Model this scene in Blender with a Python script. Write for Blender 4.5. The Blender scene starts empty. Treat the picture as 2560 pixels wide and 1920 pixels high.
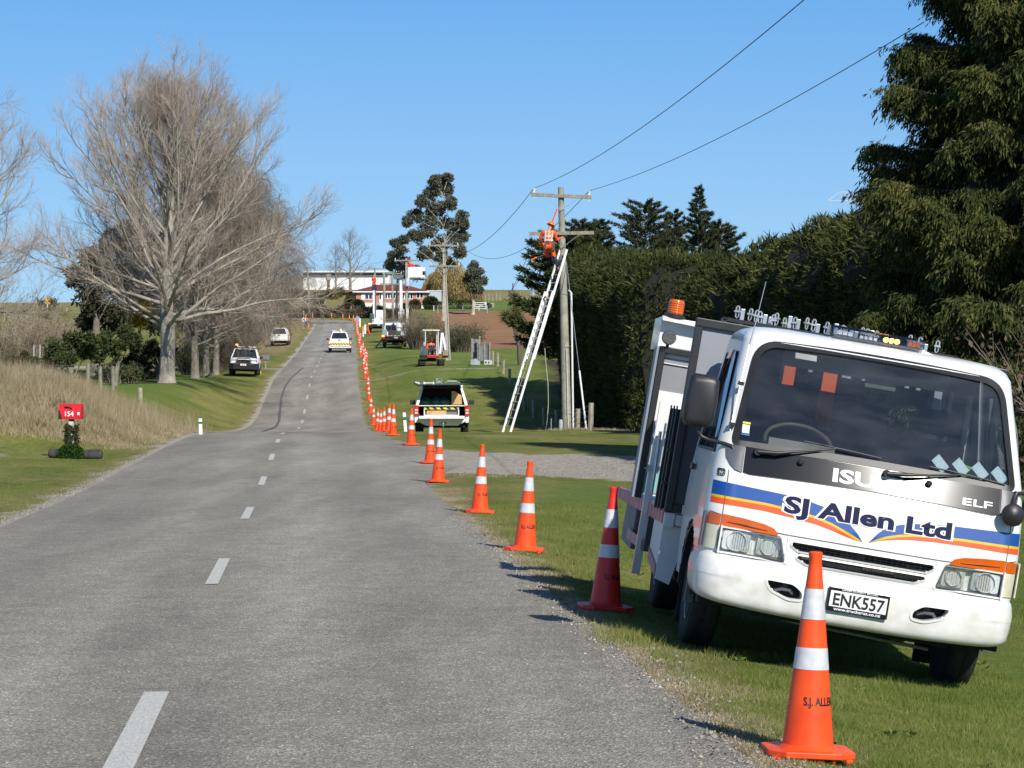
import bpy, math, random
import numpy as np
from mathutils import Vector, Matrix, Euler
R = math.radians
random.seed(7); rng = np.random.default_rng(7)
scene = bpy.context.scene
col = scene.collection

# ---------------- camera, sky, sun, exposure ----------------
EYE = 1.58; FPX = 5954.0; YH = 979.0
cam_d = bpy.data.cameras.new("camera"); cam = bpy.data.objects.new("camera", cam_d); col.objects.link(cam)
cam_d.sensor_width = 36.0; cam_d.lens = FPX/2560*36.0
cam_d.shift_y = (YH-960)/2560.0
cam_d.clip_start = 0.1; cam_d.clip_end = 4000
cam.location = (0, 0, EYE); cam.rotation_euler = (R(90), 0, 0)
scene.camera = cam
SUN_EL = R(36.5); SUN_AZ = math.atan2(.44, -.90)
world = bpy.data.worlds.new("World"); scene.world = world; world.use_nodes = True
wn = world.node_tree; bg = wn.nodes['Background']
sky = wn.nodes.new('ShaderNodeTexSky'); sky.sky_type = 'NISHITA'; sky.sun_disc = False
sky.sun_elevation = SUN_EL; sky.sun_rotation = SUN_AZ
sky.air_density = 1.0; sky.dust_density = 0.0; sky.ozone_density = 3.0; sky.altitude = 200
tint = wn.nodes.new('ShaderNodeMix'); tint.data_type = 'RGBA'; tint.blend_type = 'MULTIPLY'
tint.inputs[0].default_value = 1.0; tint.inputs[7].default_value = (0.74, 0.84, 0.98, 1)
wn.links.new(sky.outputs[0], tint.inputs[6])
evn = wn.nodes.new('ShaderNodeMix'); evn.data_type = 'RGBA'; evn.inputs[0].default_value = .62; evn.inputs[7].default_value = (1.6, 3.9, 8.6, 1)
gtc = wn.nodes.new('ShaderNodeTexCoord'); gsp = wn.nodes.new('ShaderNodeSeparateXYZ'); gmr = wn.nodes.new('ShaderNodeMapRange')
gmr.inputs[1].default_value = .18; gmr.inputs[2].default_value = .55; gmr.inputs[3].default_value = .72; gmr.inputs[4].default_value = 0
hz_ = wn.nodes.new('ShaderNodeMapRange'); hz_.inputs[1].default_value = 0; hz_.inputs[2].default_value = .17
hzc = wn.nodes.new('ShaderNodeMix'); hzc.data_type = 'RGBA'; hzc.inputs[6].default_value = (4.0, 6.9, 9.9, 1); hzc.inputs[7].default_value = (1.25, 4.2, 8.9, 1)
wn.links.new(gsp.outputs[2], hz_.inputs[0]); wn.links.new(hz_.outputs[0], hzc.inputs[0]); wn.links.new(hzc.outputs[2], evn.inputs[7])
wn.links.new(gtc.outputs['Generated'], gsp.inputs[0]); wn.links.new(gsp.outputs[2], gmr.inputs[0]); wn.links.new(gmr.outputs[0], evn.inputs[0])
wn.links.new(tint.outputs[2], evn.inputs[6]); wn.links.new(evn.outputs[2], bg.inputs[0])
bg.inputs[1].default_value = 0.088
sun_d = bpy.data.lights.new("sun", 'SUN'); sun_d.energy = 4.8; sun_d.angle = R(0.53); sun_d.color = (1.0, .95, .86)
sun = bpy.data.objects.new("sun", sun_d); col.objects.link(sun)
SV = Vector((math.sin(SUN_AZ)*math.cos(SUN_EL), math.cos(SUN_AZ)*math.cos(SUN_EL), math.sin(SUN_EL)))
sun.rotation_euler = SV.to_track_quat('Z', 'Y').to_euler()
vs = scene.view_settings; vs.view_transform = 'Standard'; vs.look = 'None'; vs.exposure = 0.2; vs.gamma = 1; vs.use_curve_mapping = False

# ---------------- helpers ----------------
def W(px, py, Z):
    return Vector(((px-1280)/FPX*Z, Z, EYE+(YH-py)/FPX*Z))
def WX(px, Z): return (px-1280)/FPX*Z

_mc = {}
def M(name, c, rough=.6, metal=0., var=.12, scale=6., bump=0., bscale=30., coat=0., emit=0., alpha=1., detail=4, spec=.5, c2=None):
    if name in _mc: return _mc[name]
    m = bpy.data.materials.new(name); m.use_nodes = True; _mc[name] = m
    nt = m.node_tree; b = nt.nodes['Principled BSDF']
    b.inputs['Roughness'].default_value = rough; b.inputs['Metallic'].default_value = metal
    b.inputs['Coat Weight'].default_value = coat; b.inputs['Coat Roughness'].default_value = .06
    b.inputs['Specular IOR Level'].default_value = spec
    tc = nt.nodes.new('ShaderNodeTexCoord')
    if var > 0:
        n = nt.nodes.new('ShaderNodeTexNoise'); n.inputs['Scale'].default_value = scale; n.inputs['Detail'].default_value = detail
        nt.links.new(tc.outputs['Object'], n.inputs['Vector'])
        r = nt.nodes.new('ShaderNodeValToRGB'); r.color_ramp.elements[0].position = .32; r.color_ramp.elements[1].position = .68
        a = [x*(1-var) for x in c]; d = [min(1, x*(1+var)) for x in c]
        if c2: a = list(c); d = list(c2)
        r.color_ramp.elements[0].color = (*a, 1); r.color_ramp.elements[1].color = (*d, 1)
        nt.links.new(n.outputs['Fac'], r.inputs[0]); nt.links.new(r.outputs[0], b.inputs['Base Color'])
    else: b.inputs['Base Color'].default_value = (*c, 1)
    if bump > 0:
        n2 = nt.nodes.new('ShaderNodeTexNoise'); n2.inputs['Scale'].default_value = bscale; n2.inputs['Detail'].default_value = 5
        bp = nt.nodes.new('ShaderNodeBump'); bp.inputs['Strength'].default_value = bump; bp.inputs['Distance'].default_value = .02
        nt.links.new(tc.outputs['Object'], n2.inputs['Vector']); nt.links.new(n2.outputs['Fac'], bp.inputs['Height']); nt.links.new(bp.outputs[0], b.inputs['Normal'])
    if emit > 0:
        b.inputs['Emission Color'].default_value = (*c, 1); b.inputs['Emission Strength'].default_value = emit
    if alpha < 1: b.inputs['Alpha'].default_value = alpha
    return m

def leafmat(name, cols, rough=.75, trans=.25, dark=None):
    if name in _mc: return _mc[name]
    m = bpy.data.materials.new(name); m.use_nodes = True; _mc[name] = m
    nt = m.node_tree; b = nt.nodes['Principled BSDF']; b.inputs['Roughness'].default_value = rough; b.inputs['Specular IOR Level'].default_value = .15
    g = nt.nodes.new('ShaderNodeNewGeometry'); r = nt.nodes.new('ShaderNodeValToRGB')
    tc = nt.nodes.new('ShaderNodeTexCoord'); n = nt.nodes.new('ShaderNodeTexNoise'); n.inputs['Scale'].default_value = .9; n.inputs['Detail'].default_value = 3
    nt.links.new(tc.outputs['Object'], n.inputs['Vector'])
    ad = nt.nodes.new('ShaderNodeMath'); ad.operation = 'MULTIPLY_ADD'; ad.inputs[1].default_value = .55
    mr = nt.nodes.new('ShaderNodeMapRange'); mr.inputs[1].default_value = .3; mr.inputs[2].default_value = .7; mr.inputs[3].default_value = 0; mr.inputs[4].default_value = .45
    nt.links.new(n.outputs['Fac'], mr.inputs[0]); nt.links.new(mr.outputs[0], ad.inputs[2])
    nt.links.new(g.outputs['Random Per Island'], ad.inputs[0]); nt.links.new(ad.outputs[0], r.inputs[0])
    els = r.color_ramp.elements
    while len(els) < len(cols): els.new(.5)
    for i, c in enumerate(cols):
        els[i].position = i/(len(cols)-1); els[i].color = (*c, 1)
    nt.links.new(r.outputs[0], b.inputs['Base Color'])
    tr = nt.nodes.new('ShaderNodeBsdfTranslucent'); nt.links.new(r.outputs[0], tr.inputs[0])
    mx = nt.nodes.new('ShaderNodeMixShader'); mx.inputs[0].default_value = trans
    nt.links.new(b.outputs[0], mx.inputs[1]); nt.links.new(tr.outputs[0], mx.inputs[2])
    nt.links.new(mx.outputs[0], nt.nodes['Material Output'].inputs['Surface'])
    return m

def tag(o, label=None, cat=None, group=None, kind=None):
    if label: o['label'] = label
    if cat: o['category'] = cat
    if group: o['group'] = group
    if kind: o['kind'] = kind
    return o
def empty(name, loc=(0, 0, 0), rot=(0, 0, 0), label=None, cat=None, group=None, scale=1.0):
    o = bpy.data.objects.new(name, None); col.objects.link(o); o.location = loc; o.rotation_euler = rot
    o.scale = (scale,)*3; o.empty_display_size = .3
    return tag(o, label, cat, group)
def link(me, name, mats=None, parent=None):
    if mats:
        for m in (mats if isinstance(mats, (list, tuple)) else [mats]): me.materials.append(m)
    o = bpy.data.objects.new(name, me); col.objects.link(o)
    if parent is not None: o.parent = parent
    return o
def npmesh(name, V, F, mats=None, parent=None, smooth=False, midx=None):
    V = np.asarray(V, dtype=np.float32); F = np.asarray(F, dtype=np.int32)
    me = bpy.data.meshes.new(name); k = F.shape[1]
    me.vertices.add(len(V)); me.vertices.foreach_set('co', V.ravel())
    me.loops.add(F.size); me.loops.foreach_set('vertex_index', F.ravel())
    me.polygons.add(len(F)); me.polygons.foreach_set('loop_start', np.arange(0, F.size, k, dtype=np.int32))
    me.polygons.foreach_set('loop_total', np.full(len(F), k, dtype=np.int32))
    if midx is not None: me.polygons.foreach_set('material_index', np.asarray(midx, dtype=np.int32))
    me.update(calc_edges=True); me.validate()
    if smooth: me.shade_smooth()
    return link(me, name, mats, parent)

class MB:
    def __init__(s): s.v = []; s.f = []; s.m = []; s.T = Matrix.Identity(4)
    def add(s, vs, fs, m=0):
        o = len(s.v); s.v += [tuple(s.T @ Vector(p)) for p in vs]; s.f += [tuple(i+o for i in f) for f in fs]; s.m += [m]*len(fs); return s
    def box(s, x0, x1, y0, y1, z0, z1, m=0):
        return s.add([(x0, y0, z0), (x1, y0, z0), (x1, y1, z0), (x0, y1, z0), (x0, y0, z1), (x1, y0, z1), (x1, y1, z1), (x0, y1, z1)],
            [(0, 3, 2, 1), (4, 5, 6, 7), (0, 1, 5, 4), (1, 2, 6, 5), (2, 3, 7, 6), (3, 0, 4, 7)], m)
    def cbox(s, c, size, rot=None, m=0):
        T = s.T; s.T = T @ Matrix.Translation(c) @ (Euler(rot).to_matrix().to_4x4() if rot else Matrix.Identity(4))
        a, b, d = [q/2 for q in size]; s.box(-a, a, -b, b, -d, d, m); s.T = T; return s
    def bar(s, p, q, w, h, m=0, up=(0, 0, 1)):
        p = Vector(p); q = Vector(q); d = q-p; L = d.length; d.normalize(); u = Vector(up)
        if abs(d.dot(u)) > .98: u = Vector((0, 1, 0))
        x = d.cross(u).normalized(); z = x.cross(d)
        vs = []
        for c in (p, q):
            for a, b in ((-1, -1), (1, -1), (1, 1), (-1, 1)): vs.append(c+x*(a*w/2)+z*(b*h/2))
        return s.add(vs, [(0, 1, 2, 3), (7, 6, 5, 4), (0, 4, 5, 1), (1, 5, 6, 2), (2, 6, 7, 3), (3, 7, 4, 0)], m)
    def tube(s, pts, r, n=8, m=0, cap=True):
        pts = [Vector(p) for p in pts]; rs = r if isinstance(r, (list, tuple)) else [r]*len(pts)
        vs = []; fs = []; px = None
        for i, p in enumerate(pts):
            d = (pts[min(i+1, len(pts)-1)]-pts[max(i-1, 0)])
            d = d.normalized() if d.length > 1e-9 else Vector((0, 0, 1))
            a = px if px is not None else (Vector((1, 0, 0)) if abs(d.x) < .8 else Vector((0, 1, 0)))
            x = (a-d*a.dot(d)).normalized(); px = x; y = d.cross(x)
            for k in range(n):
                t = 2*math.pi*k/n; vs.append(p+x*(rs[i]*math.cos(t))+y*(rs[i]*math.sin(t)))
        for i in range(len(pts)-1):
            for k in range(n): fs.append((i*n+k, i*n+(k+1) % n, (i+1)*n+(k+1) % n, (i+1)*n+k))
        if cap: fs.append(tuple(range(n-1, -1, -1))); fs.append(tuple(range((len(pts)-1)*n, len(pts)*n)))
        return s.add(vs, fs, m)
    def lathe(s, prof, n=24, m=0, c=(0, 0, 0), axis='z', cap=True):
        vs = []; fs = []
        for r, h in prof:
            for k in range(n):
                t = 2*math.pi*k/n; a, b = r*math.cos(t), r*math.sin(t)
                p = (a, b, h) if axis == 'z' else ((h, a, b) if axis == 'x' else (b, h, a))
                vs.append((p[0]+c[0], p[1]+c[1], p[2]+c[2]))
        for i in range(len(prof)-1):
            for k in range(n): fs.append((i*n+k, i*n+(k+1) % n, (i+1)*n+(k+1) % n, (i+1)*n+k))
        if cap: fs.append(tuple(range(n-1, -1, -1))); fs.append(tuple(range((len(prof)-1)*n, len(prof)*n)))
        return s.add(vs, fs, m)
    def prism(s, poly, a, b, axis='y', m=0):
        n = len(poly); vs = []
        for t in (a, b):
            for (u, w) in poly: vs.append({'y': (u, t, w), 'x': (t, u, w), 'z': (u, w, t)}[axis])
        fs = [tuple(range(n)), tuple(range(2*n-1, n-1, -1))]+[(i, i+n, (i+1) % n+n, (i+1) % n) for i in range(n)]
        return s.add(vs, fs, m)
    def loft(s, rings, m=0, cap=True, closed=True):
        n = len(rings[0]); vs = [p for r in rings for p in r]; fs = []
        for i in range(len(rings)-1):
            for k in range(n if closed else n-1): fs.append((i*n+k, i*n+(k+1) % n, (i+1)*n+(k+1) % n, (i+1)*n+k))
        if cap and closed: fs.append(tuple(range(n-1, -1, -1))); fs.append(tuple(range((len(rings)-1)*n, len(rings)*n)))
        return s.add(vs, fs, m)
    def build(s, name, mats, parent=None, smooth=None, bevel=0., seg=2, fix=True):
        me = bpy.data.meshes.new(name); me.from_pydata(s.v, [], s.f)
        if fix:
            import bmesh
            b = bmesh.new(); b.from_mesh(me)
            for f, k in zip(b.faces, s.m): f.material_index = k
            bmesh.ops.recalc_face_normals(b, faces=b.faces); b.to_mesh(me); b.free()
        else: me.polygons.foreach_set('material_index', s.m)
        if smooth:
            me.shade_smooth(); me.set_sharp_from_angle(angle=R(smooth))
        o = link(me, name, mats, parent)
        if bevel > 0:
            md = o.modifiers.new('bevel', 'BEVEL'); md.width = bevel; md.segments = seg; md.limit_method = 'ANGLE'; md.angle_limit = R(35)
            md.harden_normals = False
        return o

def text_obj(name, s, size, mat, parent, fn, bold=0., xs=1.0, align='CENTER', extrude=0., shear=0.):
    c = bpy.data.curves.new(name, 'FONT'); c.body = s; c.size = size; c.align_x = align; c.offset = bold; c.resolution_u = 3; c.shear = shear
    c.extrude = extrude
    t = bpy.data.objects.new(name+'_src', c); col.objects.link(t)
    dg = bpy.context.evaluated_depsgraph_get(); me = bpy.data.meshes.new_from_object(t.evaluated_get(dg))
    bpy.data.objects.remove(t); bpy.data.curves.remove(c)
    me.name = name
    for v in me.vertices: v.co = fn(v.co.x*xs, v.co.y, v.co.z)
    me.materials.clear()
    return link(me, name, mat, parent)

def copy_tree(o, parent=None):
    c = o.copy(); col.objects.link(c)
    if parent is not None: c.parent = parent
    for ch in list(o.children): copy_tree(ch, c)
    return c

def ss(t):
    t = np.clip(t, 0, 1); return t*t*(3-2*t)

# ---------------- terrain functions ----------------
PY = [-40, 0, 35, 40, 48, 58, 66, 75, 84, 93, 100, 108, 120, 128, 137, 147.6, 194, 211, 250, 290, 307, 330, 345, 355, 362, 375, 410, 450, 514, 560, 620, 760, 1200, 2500]
PZ = [0, 0, 0, .03, .13, .29, .355, .31, .16, .04, .02, .07, .48, 1.06, 1.69, 2.36, 4.36, 5.05, 6.85, 8.85, 9.7, 10.9, 11.7, 12.2, 12.75, 13.5, 16.0, 19.2, 23.6, 25.0, 25.3, 24, 16, 0]
CY = [-40, 0, 69.5, 95, 110, 122, 135, 150, 175, 211, 250, 280, 312, 345, 400, 2500]
CX = [2.61, -.80, -6.72, -8.6, -9.70, -10.62, -11.55, -12.65, -14.25, -16.7, -19.4, -21.4, -23.6, -25.9, -29.5, -160]
def xc(y): return np.interp(y, CY, CX)
def wr(y): return np.interp(y, [0, 40, 44, 50, 56, 62, 400], [2.65, 2.75, 3.3, 4.4, 3.5, 2.9, 2.75])
def wl(y): return np.interp(y, [0, 45, 60, 85, 400], [2.85, 2.75, 2.55, 2.25, 2.35])
def G(x, y):
    x = np.asarray(x, float); y = np.asarray(y, float)
    g = np.interp(y, PY, PZ); d = x-xc(y)
    u = -d-wl(y); r = d-wr(y)
    A = np.interp(y, [0, 53, 57, 63, 80, 100, 120, 136, 150, 190, 235, 260], [0, 0, .8, 1.55, 1.5, 1.6, 1.6, .8, .1, .2, -.3, 0])
    Wd = np.interp(y, [0, 56, 62, 80, 100, 150], [4.5, 4.5, 4.2, 6.5, 5, 4])
    g = g+A*ss(u/Wd)
    g = g-2.8*ss((-x-40)/60)*ss((y-400)/120)
    nf = 1-ss((y-22)/16)
    g = g-nf*(.139*np.clip(r-.12, 0, 2.9)*ss((r-.05)/.4) - .40*ss((r-3.4)/5))
    g = g+.62*ss(r/4.5)*ss((y-125)/25)*(1-ss((y-180)/40))
    off = ss(np.maximum(u, r)/1.2)
    g = g+off*(.035*np.sin(x*.9+y*.23)+.03*np.sin(y*.51-x*.37))*ss(y/30)
    g = g-.12*ss(r/1.2)*(1-ss((r-1.6)/2.2))*ss((y-66)/20)*(1-ss((y-300)/40))
    return g
def Gp(x, y): return Vector((x, y, float(G(x, y))))
def on(px, Z, dz=0.): x = WX(px, Z); return Vector((x, Z, float(G(x, Z))+dz))

# ---------------- ground + road ----------------
def attr(me, name, arr):
    a = me.attributes.new(name, 'FLOAT', 'POINT'); a.data.foreach_set('value', np.asarray(arr, dtype=np.float32))
ys = np.concatenate([np.arange(-30, 4, 2.), np.arange(4, 40, .5), np.arange(40, 70, .75), np.arange(70, 170, 1.5), np.arange(170, 400, 3), np.arange(400, 640, 8), np.array([640, 680, 740, 820, 950, 1200, 1700, 2500])])
dl = np.array([-700, -420, -260, -180, -130, -95, -72, -58, -48, -40, -34, -29, -25, -22, -19.5, -17, -15, -13, -11.5, -10, -8.8, -7.7, -6.7, -5.8, -5, -4.2, -3.5, -2.8, -2.2, -1.6, -1.1, -.7, -.35, 0.])
dr = -dl[::-1]
def grid(cols, ys):  # cols: function(y)-> x positions
    X = np.array([cols(y) for y in ys]); Y = np.repeat(ys[:, None], X.shape[1], 1)
    return X, Y
def gfaces(nr, nc):
    i = np.arange(nr-1)[:, None]*nc+np.arange(nc-1)[None, :]; i = i.ravel()
    return np.stack([i, i+1, i+nc+1, i+nc], 1)
def nz(x, y, s, p=0):
    return .5+.25*(np.sin(x*s+p+1.3*np.sin(y*s*.7+p))+np.sin(y*s*1.13-p*2+1.7*np.sin(x*s*.61+p)))
def ground_mat():
    m = bpy.data.materials.new('grass_ground'); m.use_nodes = True; nt = m.node_tree; b = nt.nodes['Principled BSDF']
    b.inputs['Roughness'].default_value = .95; b.inputs['Specular IOR Level'].default_value = .1
    tc = nt.nodes.new('ShaderNodeTexCoord')
    def noise(s, d=5, r=.55, sx=1., sy=1.):
        n = nt.nodes.new('ShaderNodeTexNoise'); n.inputs['Scale'].default_value = s; n.inputs['Detail'].default_value = d; n.inputs['Roughness'].default_value = r
        mp = nt.nodes.new('ShaderNodeMapping'); mp.inputs['Scale'].default_value = (sx, sy, 1)
        nt.links.new(tc.outputs['Object'], mp.inputs[0]); nt.links.new(mp.outputs[0], n.inputs['Vector']); return n.outputs['Fac']
    def ramp(fac, els):
        r = nt.nodes.new('ShaderNodeValToRGB'); e = r.color_ramp.elements
        while len(e) < len(els): e.new(.5)
        for i, (p, c) in enumerate(els): e[i].position = p; e[i].color = (*c, 1)
        nt.links.new(fac, r.inputs[0]); return r.outputs[0]
    def mix(f, a, c, bt='MIX'):
        x = nt.nodes.new('ShaderNodeMix'); x.data_type = 'RGBA'; x.blend_type = bt
        if isinstance(f, float): x.inputs[0].default_value = f
        else: nt.links.new(f, x.inputs[0])
        nt.links.new(a, x.inputs[6]); nt.links.new(c, x.inputs[7]); return x.outputs[2]
    def mask(name, s, width=.25, amp=.6):
        a = nt.nodes.new('ShaderNodeAttribute'); a.attribute_name = name
        n = noise(s, 4, .65)
        q = nt.nodes.new('ShaderNodeMath'); q.operation = 'MULTIPLY_ADD'; nt.links.new(n, q.inputs[0]); q.inputs[1].default_value = -amp*1.6; nt.links.new(a.outputs['Fac'], q.inputs[2])
        mr = nt.nodes.new('ShaderNodeMapRange'); mr.inputs[1].default_value = .5-amp*.8-width; mr.inputs[2].default_value = .5-amp*.8+width; nt.links.new(q.outputs[0], mr.inputs[0]); return mr.outputs[0]
    g1 = ramp(noise(.55, 6, .6, 1, .45), [(.3, (.11, .145, .032)), (.48, (.18, .205, .055)), (.62, (.25, .245, .085)), (.75, (.32, .28, .13))])
    fine = ramp(noise(38, 4, .75), [(.3, (.38, .38, .33)), (.5, (.95, .95, .95)), (.7, (1.55, 1.5, 1.3))])
    g = mix(1.0, g1, fine, 'MULTIPLY')
    mid = ramp(noise(5, 5, .7), [(.35, (.75, .78, .7)), (.65, (1.2, 1.17, 1.1))])
    g = mix(1.0, g, mid, 'MULTIPLY')
    dryc = ramp(noise(3., 6, .75), [(.3, (.16, .12, .05)), (.5, (.31, .235, .115)), (.7, (.42, .33, .18))])
    g = mix(mask('dry', 1.6), g, dryc)
    lush = ramp(noise(6, 5, .7), [(.3, (.095, .155, .024)), (.7, (.165, .23, .05))])
    g = mix(mask('lush', 1.2), g, lush)
    br = ramp(noise(.6, 6, .65, .35, 1.4), [(.3, (.20, .105, .055)), (.5, (.30, .165, .09)), (.72, (.35, .22, .12))])
    g = mix(mask('brown', .35, .12, .3), g, br)
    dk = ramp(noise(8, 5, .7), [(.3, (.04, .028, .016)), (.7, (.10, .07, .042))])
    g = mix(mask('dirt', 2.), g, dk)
    gv = ramp(noise(9, 8, .85), [(.3, (.19, .165, .13)), (.5, (.40, .36, .30)), (.66, (.60, .56, .49))])
    g = mix(mask('gravel', 2.4, .16, .6), g, gv)
    nt.links.new(g, b.inputs['Base Color'])
    bp = nt.nodes.new('ShaderNodeBump'); bp.inputs['Strength'].default_value = .9; bp.inputs['Distance'].default_value = .05
    nt.links.new(noise(30, 5, .7), bp.inputs['Height']); nt.links.new(bp.outputs[0], b.inputs['Normal'])
    return m
GM = ground_mat()
def masks(x, y):
    d = x-xc(y); u = -d-wl(y); r = d-wr(y)
    s = {}
    side = np.maximum(u, r)
    jag = .22*(nz(x*0+3, y, 2.1)-.5)+.16*(nz(x*0, y, 5.3, 2)-.5)
    grv = np.clip(1.0-(side-.12-jag)/.30, 0, 1)*np.where(u > r, 1, .55)
    # right gravel driveway
    yl, yh_ = 40.5+.0*x, 57.
    cen = np.interp(r, [0, 1.5, 3, 5, 9, 40], [50.0, 48.0, 46.2, 44.5, 43.0, 40])+.5*(nz(x, y, .8)-.5)
    hw = np.interp(r, [-1, 0, 1.5, 3, 5, 9, 40], [7.0, 6.0, 3.9, 4.6, 5.6, 7.0, 7])
    dv = np.clip(1.5-np.abs(y-cen)/hw*1.0, 0, 1)*(r > -.5)
    grv = np.maximum(grv, ss((1.12-np.abs(y-cen)/hw)/.22)*(r > -.5)*1.25)
    # left drives
    a = (np.abs(y-51.2-.04*(x+12)) < 1.0)*(x < -10.6)
    bnd = ss((1.3-np.abs(y-51.5))/1.0)*ss((-10.2-x)/1.2)*.78
    bnd2 = ss((1.6-np.abs(y-47.0))/1.3)*ss((-11.2-x)/1.0)*.6
    lane = ss((3.0-np.abs(y-166.))/1.5)*ss(u/.5)*1.0
    rl = ss((1.2-np.abs(y-146.-.3*r))/.9)*ss(r/.5)*ss((12-r)/3)*.6
    s['gravel'] = np.maximum.reduce([grv, bnd, bnd2, lane, rl])
    dry = ss((nz(x, y, .35)-.45)/.5)*.35
    bank = ss((y-54.5)/2.0)*(1-ss((y-78)/7))*ss((u-.1)/1.4)*1.1
    dry = np.maximum(dry, bank)
    dry = np.maximum(dry, ss((y-165)/60)*ss(u/1.5)*.62*(1-ss((u-14)/3)))
    dry = np.maximum(dry, ss((.75-np.abs(side-.4))/.7)*.5)
    dry = np.maximum(dry, ss((6-np.abs(x+6.8))/3)*ss((31-y)/6)*ss((y-12)/3)*0)
    dry = np.maximum(dry, ss((y-370)/40)*.5)
    dry = np.maximum(dry, ss((1.2-np.abs(y-27))/1.)*ss((u-2.2)/1)*.7)
    s['dry'] = dry
    s['lush'] = np.maximum(ss((r-.7)/1.2)*(1-ss((y-36)/8))*.62, ss((u-1.5)/3)*ss((y-84)/15)*(1-ss((y-135)/20))*.75)
    s['lush'] = np.maximum(s['lush'], ss((y-392)/6)*(1-ss((y-430)/20))*ss((x+18)/5)*.9)
    s['lush'] = np.maximum(s['lush'], ss((r-1)/2)*ss((y-120)/20)*(1-ss((y-230)/20))*.5)
    s['brown'] = ss((y-222)/3)*(1-ss((y-392)/2.5))*ss((x-(-13.6+(392-y)*.035))/1.0)
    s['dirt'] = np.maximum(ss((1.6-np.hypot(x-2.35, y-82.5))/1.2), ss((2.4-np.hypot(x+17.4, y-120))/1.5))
    s['dirt'] = np.maximum(s['dirt'], ss((x-(2.6+(85-y)*.02))/1.5)*ss((y-60)/6)*(1-ss((y-160)/10))*(1-ss((x-9)/3))*.9)  # dark strip paints the hedge's shade on the ground along with dead litter
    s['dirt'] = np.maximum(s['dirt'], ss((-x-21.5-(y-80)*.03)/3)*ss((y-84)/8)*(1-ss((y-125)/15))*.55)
    return s
for side_, cols_ in (('left', lambda y: xc(y)-wl(y)+dl), ('right', lambda y: xc(y)+wr(y)+dr)):
    X, Y = grid(cols_, ys); Z = G(X, Y)
    V = np.stack([X.ravel(), Y.ravel(), Z.ravel()], 1)
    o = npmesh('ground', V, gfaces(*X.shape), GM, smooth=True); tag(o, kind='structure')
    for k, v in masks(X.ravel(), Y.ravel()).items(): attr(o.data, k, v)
# under-road ground (beyond the bend the middle strip is grass too)
def asphalt():
    m = bpy.data.materials.new('chip_seal'); m.use_nodes = True; nt = m.node_tree; b = nt.nodes['Principled BSDF']
    b.inputs['Roughness'].default_value = .8; b.inputs['Specular IOR Level'].default_value = .35
    tc = nt.nodes.new('ShaderNodeTexCoord')
    def noise(s, d=4, r=.6, scl=(1, 1, 1)):
        n = nt.nodes.new('ShaderNodeTexNoise'); n.inputs['Scale'].default_value = s; n.inputs['Detail'].default_value = d; n.inputs['Roughness'].default_value = r
        mp = nt.nodes.new('ShaderNodeMapping'); mp.inputs['Scale'].default_value = scl; mp.inputs['Rotation'].default_value = (0, 0, R(-4.8))
        nt.links.new(tc.outputs['Object'], mp.inputs[0]); nt.links.new(mp.outputs[0], n.inputs['Vector']); return n.outputs['Fac']
    def ramp(fac, els):
        r = nt.nodes.new('ShaderNodeValToRGB'); e = r.color_ramp.elements
        while len(e) < len(els): e.new(.5)
        for i, (p, c) in enumerate(els): e[i].position = p; e[i].color = (c*1.17, c*1.145, c*1.09, 1)
        nt.links.new(fac, r.inputs[0]); return r.outputs[0]
    def mul(a, c):
        x = nt.nodes.new('ShaderNodeMix'); x.data_type = 'RGBA'; x.blend_type = 'MULTIPLY'; x.inputs[0].default_value = 1
        nt.links.new(a, x.inputs[6]); nt.links.new(c, x.inputs[7]); return x.outputs[2]
    vor = nt.nodes.new('ShaderNodeTexVoronoi'); vor.inputs['Scale'].default_value = 88; nt.links.new(tc.outputs['Object'], vor.inputs['Vector'])
    sep = nt.nodes.new('ShaderNodeSeparateColor'); nt.links.new(vor.outputs['Color'], sep.inputs[0])
    stones = ramp(sep.outputs[0], [(0, .085), (.35, .118), (.7, .152), (.95, .20), (1, .34)])
    c = mul(stones, ramp(noise(.8, 4, .6, (1, .16, 1)), [(.32, .76), (.68, 1.22)]))
    c = mul(c, ramp(noise(3, 5, .7), [(.3, .84), (.7, 1.16)]))
    at = nt.nodes.new('ShaderNodeAttribute'); at.attribute_name = 'track'
    c = mul(c, ramp(at.outputs['Fac'], [(0, .84), (.5, 1.05), (1, 1.30)]))
    nt.links.new(c, b.inputs['Base Color'])
    bp = nt.nodes.new('ShaderNodeBump'); bp.inputs['Strength'].default_value = .8; bp.inputs['Distance'].default_value = .012
    nt.links.new(vor.outputs['Distance'], bp.inputs['Height']); nt.links.new(bp.outputs[0], b.inputs['Normal'])
    return m
AM = asphalt()
yr = ys[ys <= 340]
tt = np.linspace(0, 1, 17)
X, Y = grid(lambda y: xc(y)-wl(y)+(wl(y)+wr(y))*tt, yr); Z = G(X, Y)+.0
o = npmesh('road', np.stack([X.ravel(), Y.ravel(), Z.ravel()], 1), gfaces(*X.shape), AM, smooth=True); tag(o, kind='structure')
dd = (X-xc(Y)).ravel(); yy = Y.ravel()
tr = .5+.35*np.exp(-((np.abs(dd)-.75)/.35)**2)+.2*np.exp(-((dd-2.3)/.4)**2)-.25*np.exp(-((dd+2.3)/.5)**2)
tr = tr+.5*np.exp(-((yy-49)/3)**2)*(dd > 0)*np.clip(dd/3, 0, 1)
attr(o.data, 'track', np.clip(tr, 0, 1))
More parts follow.
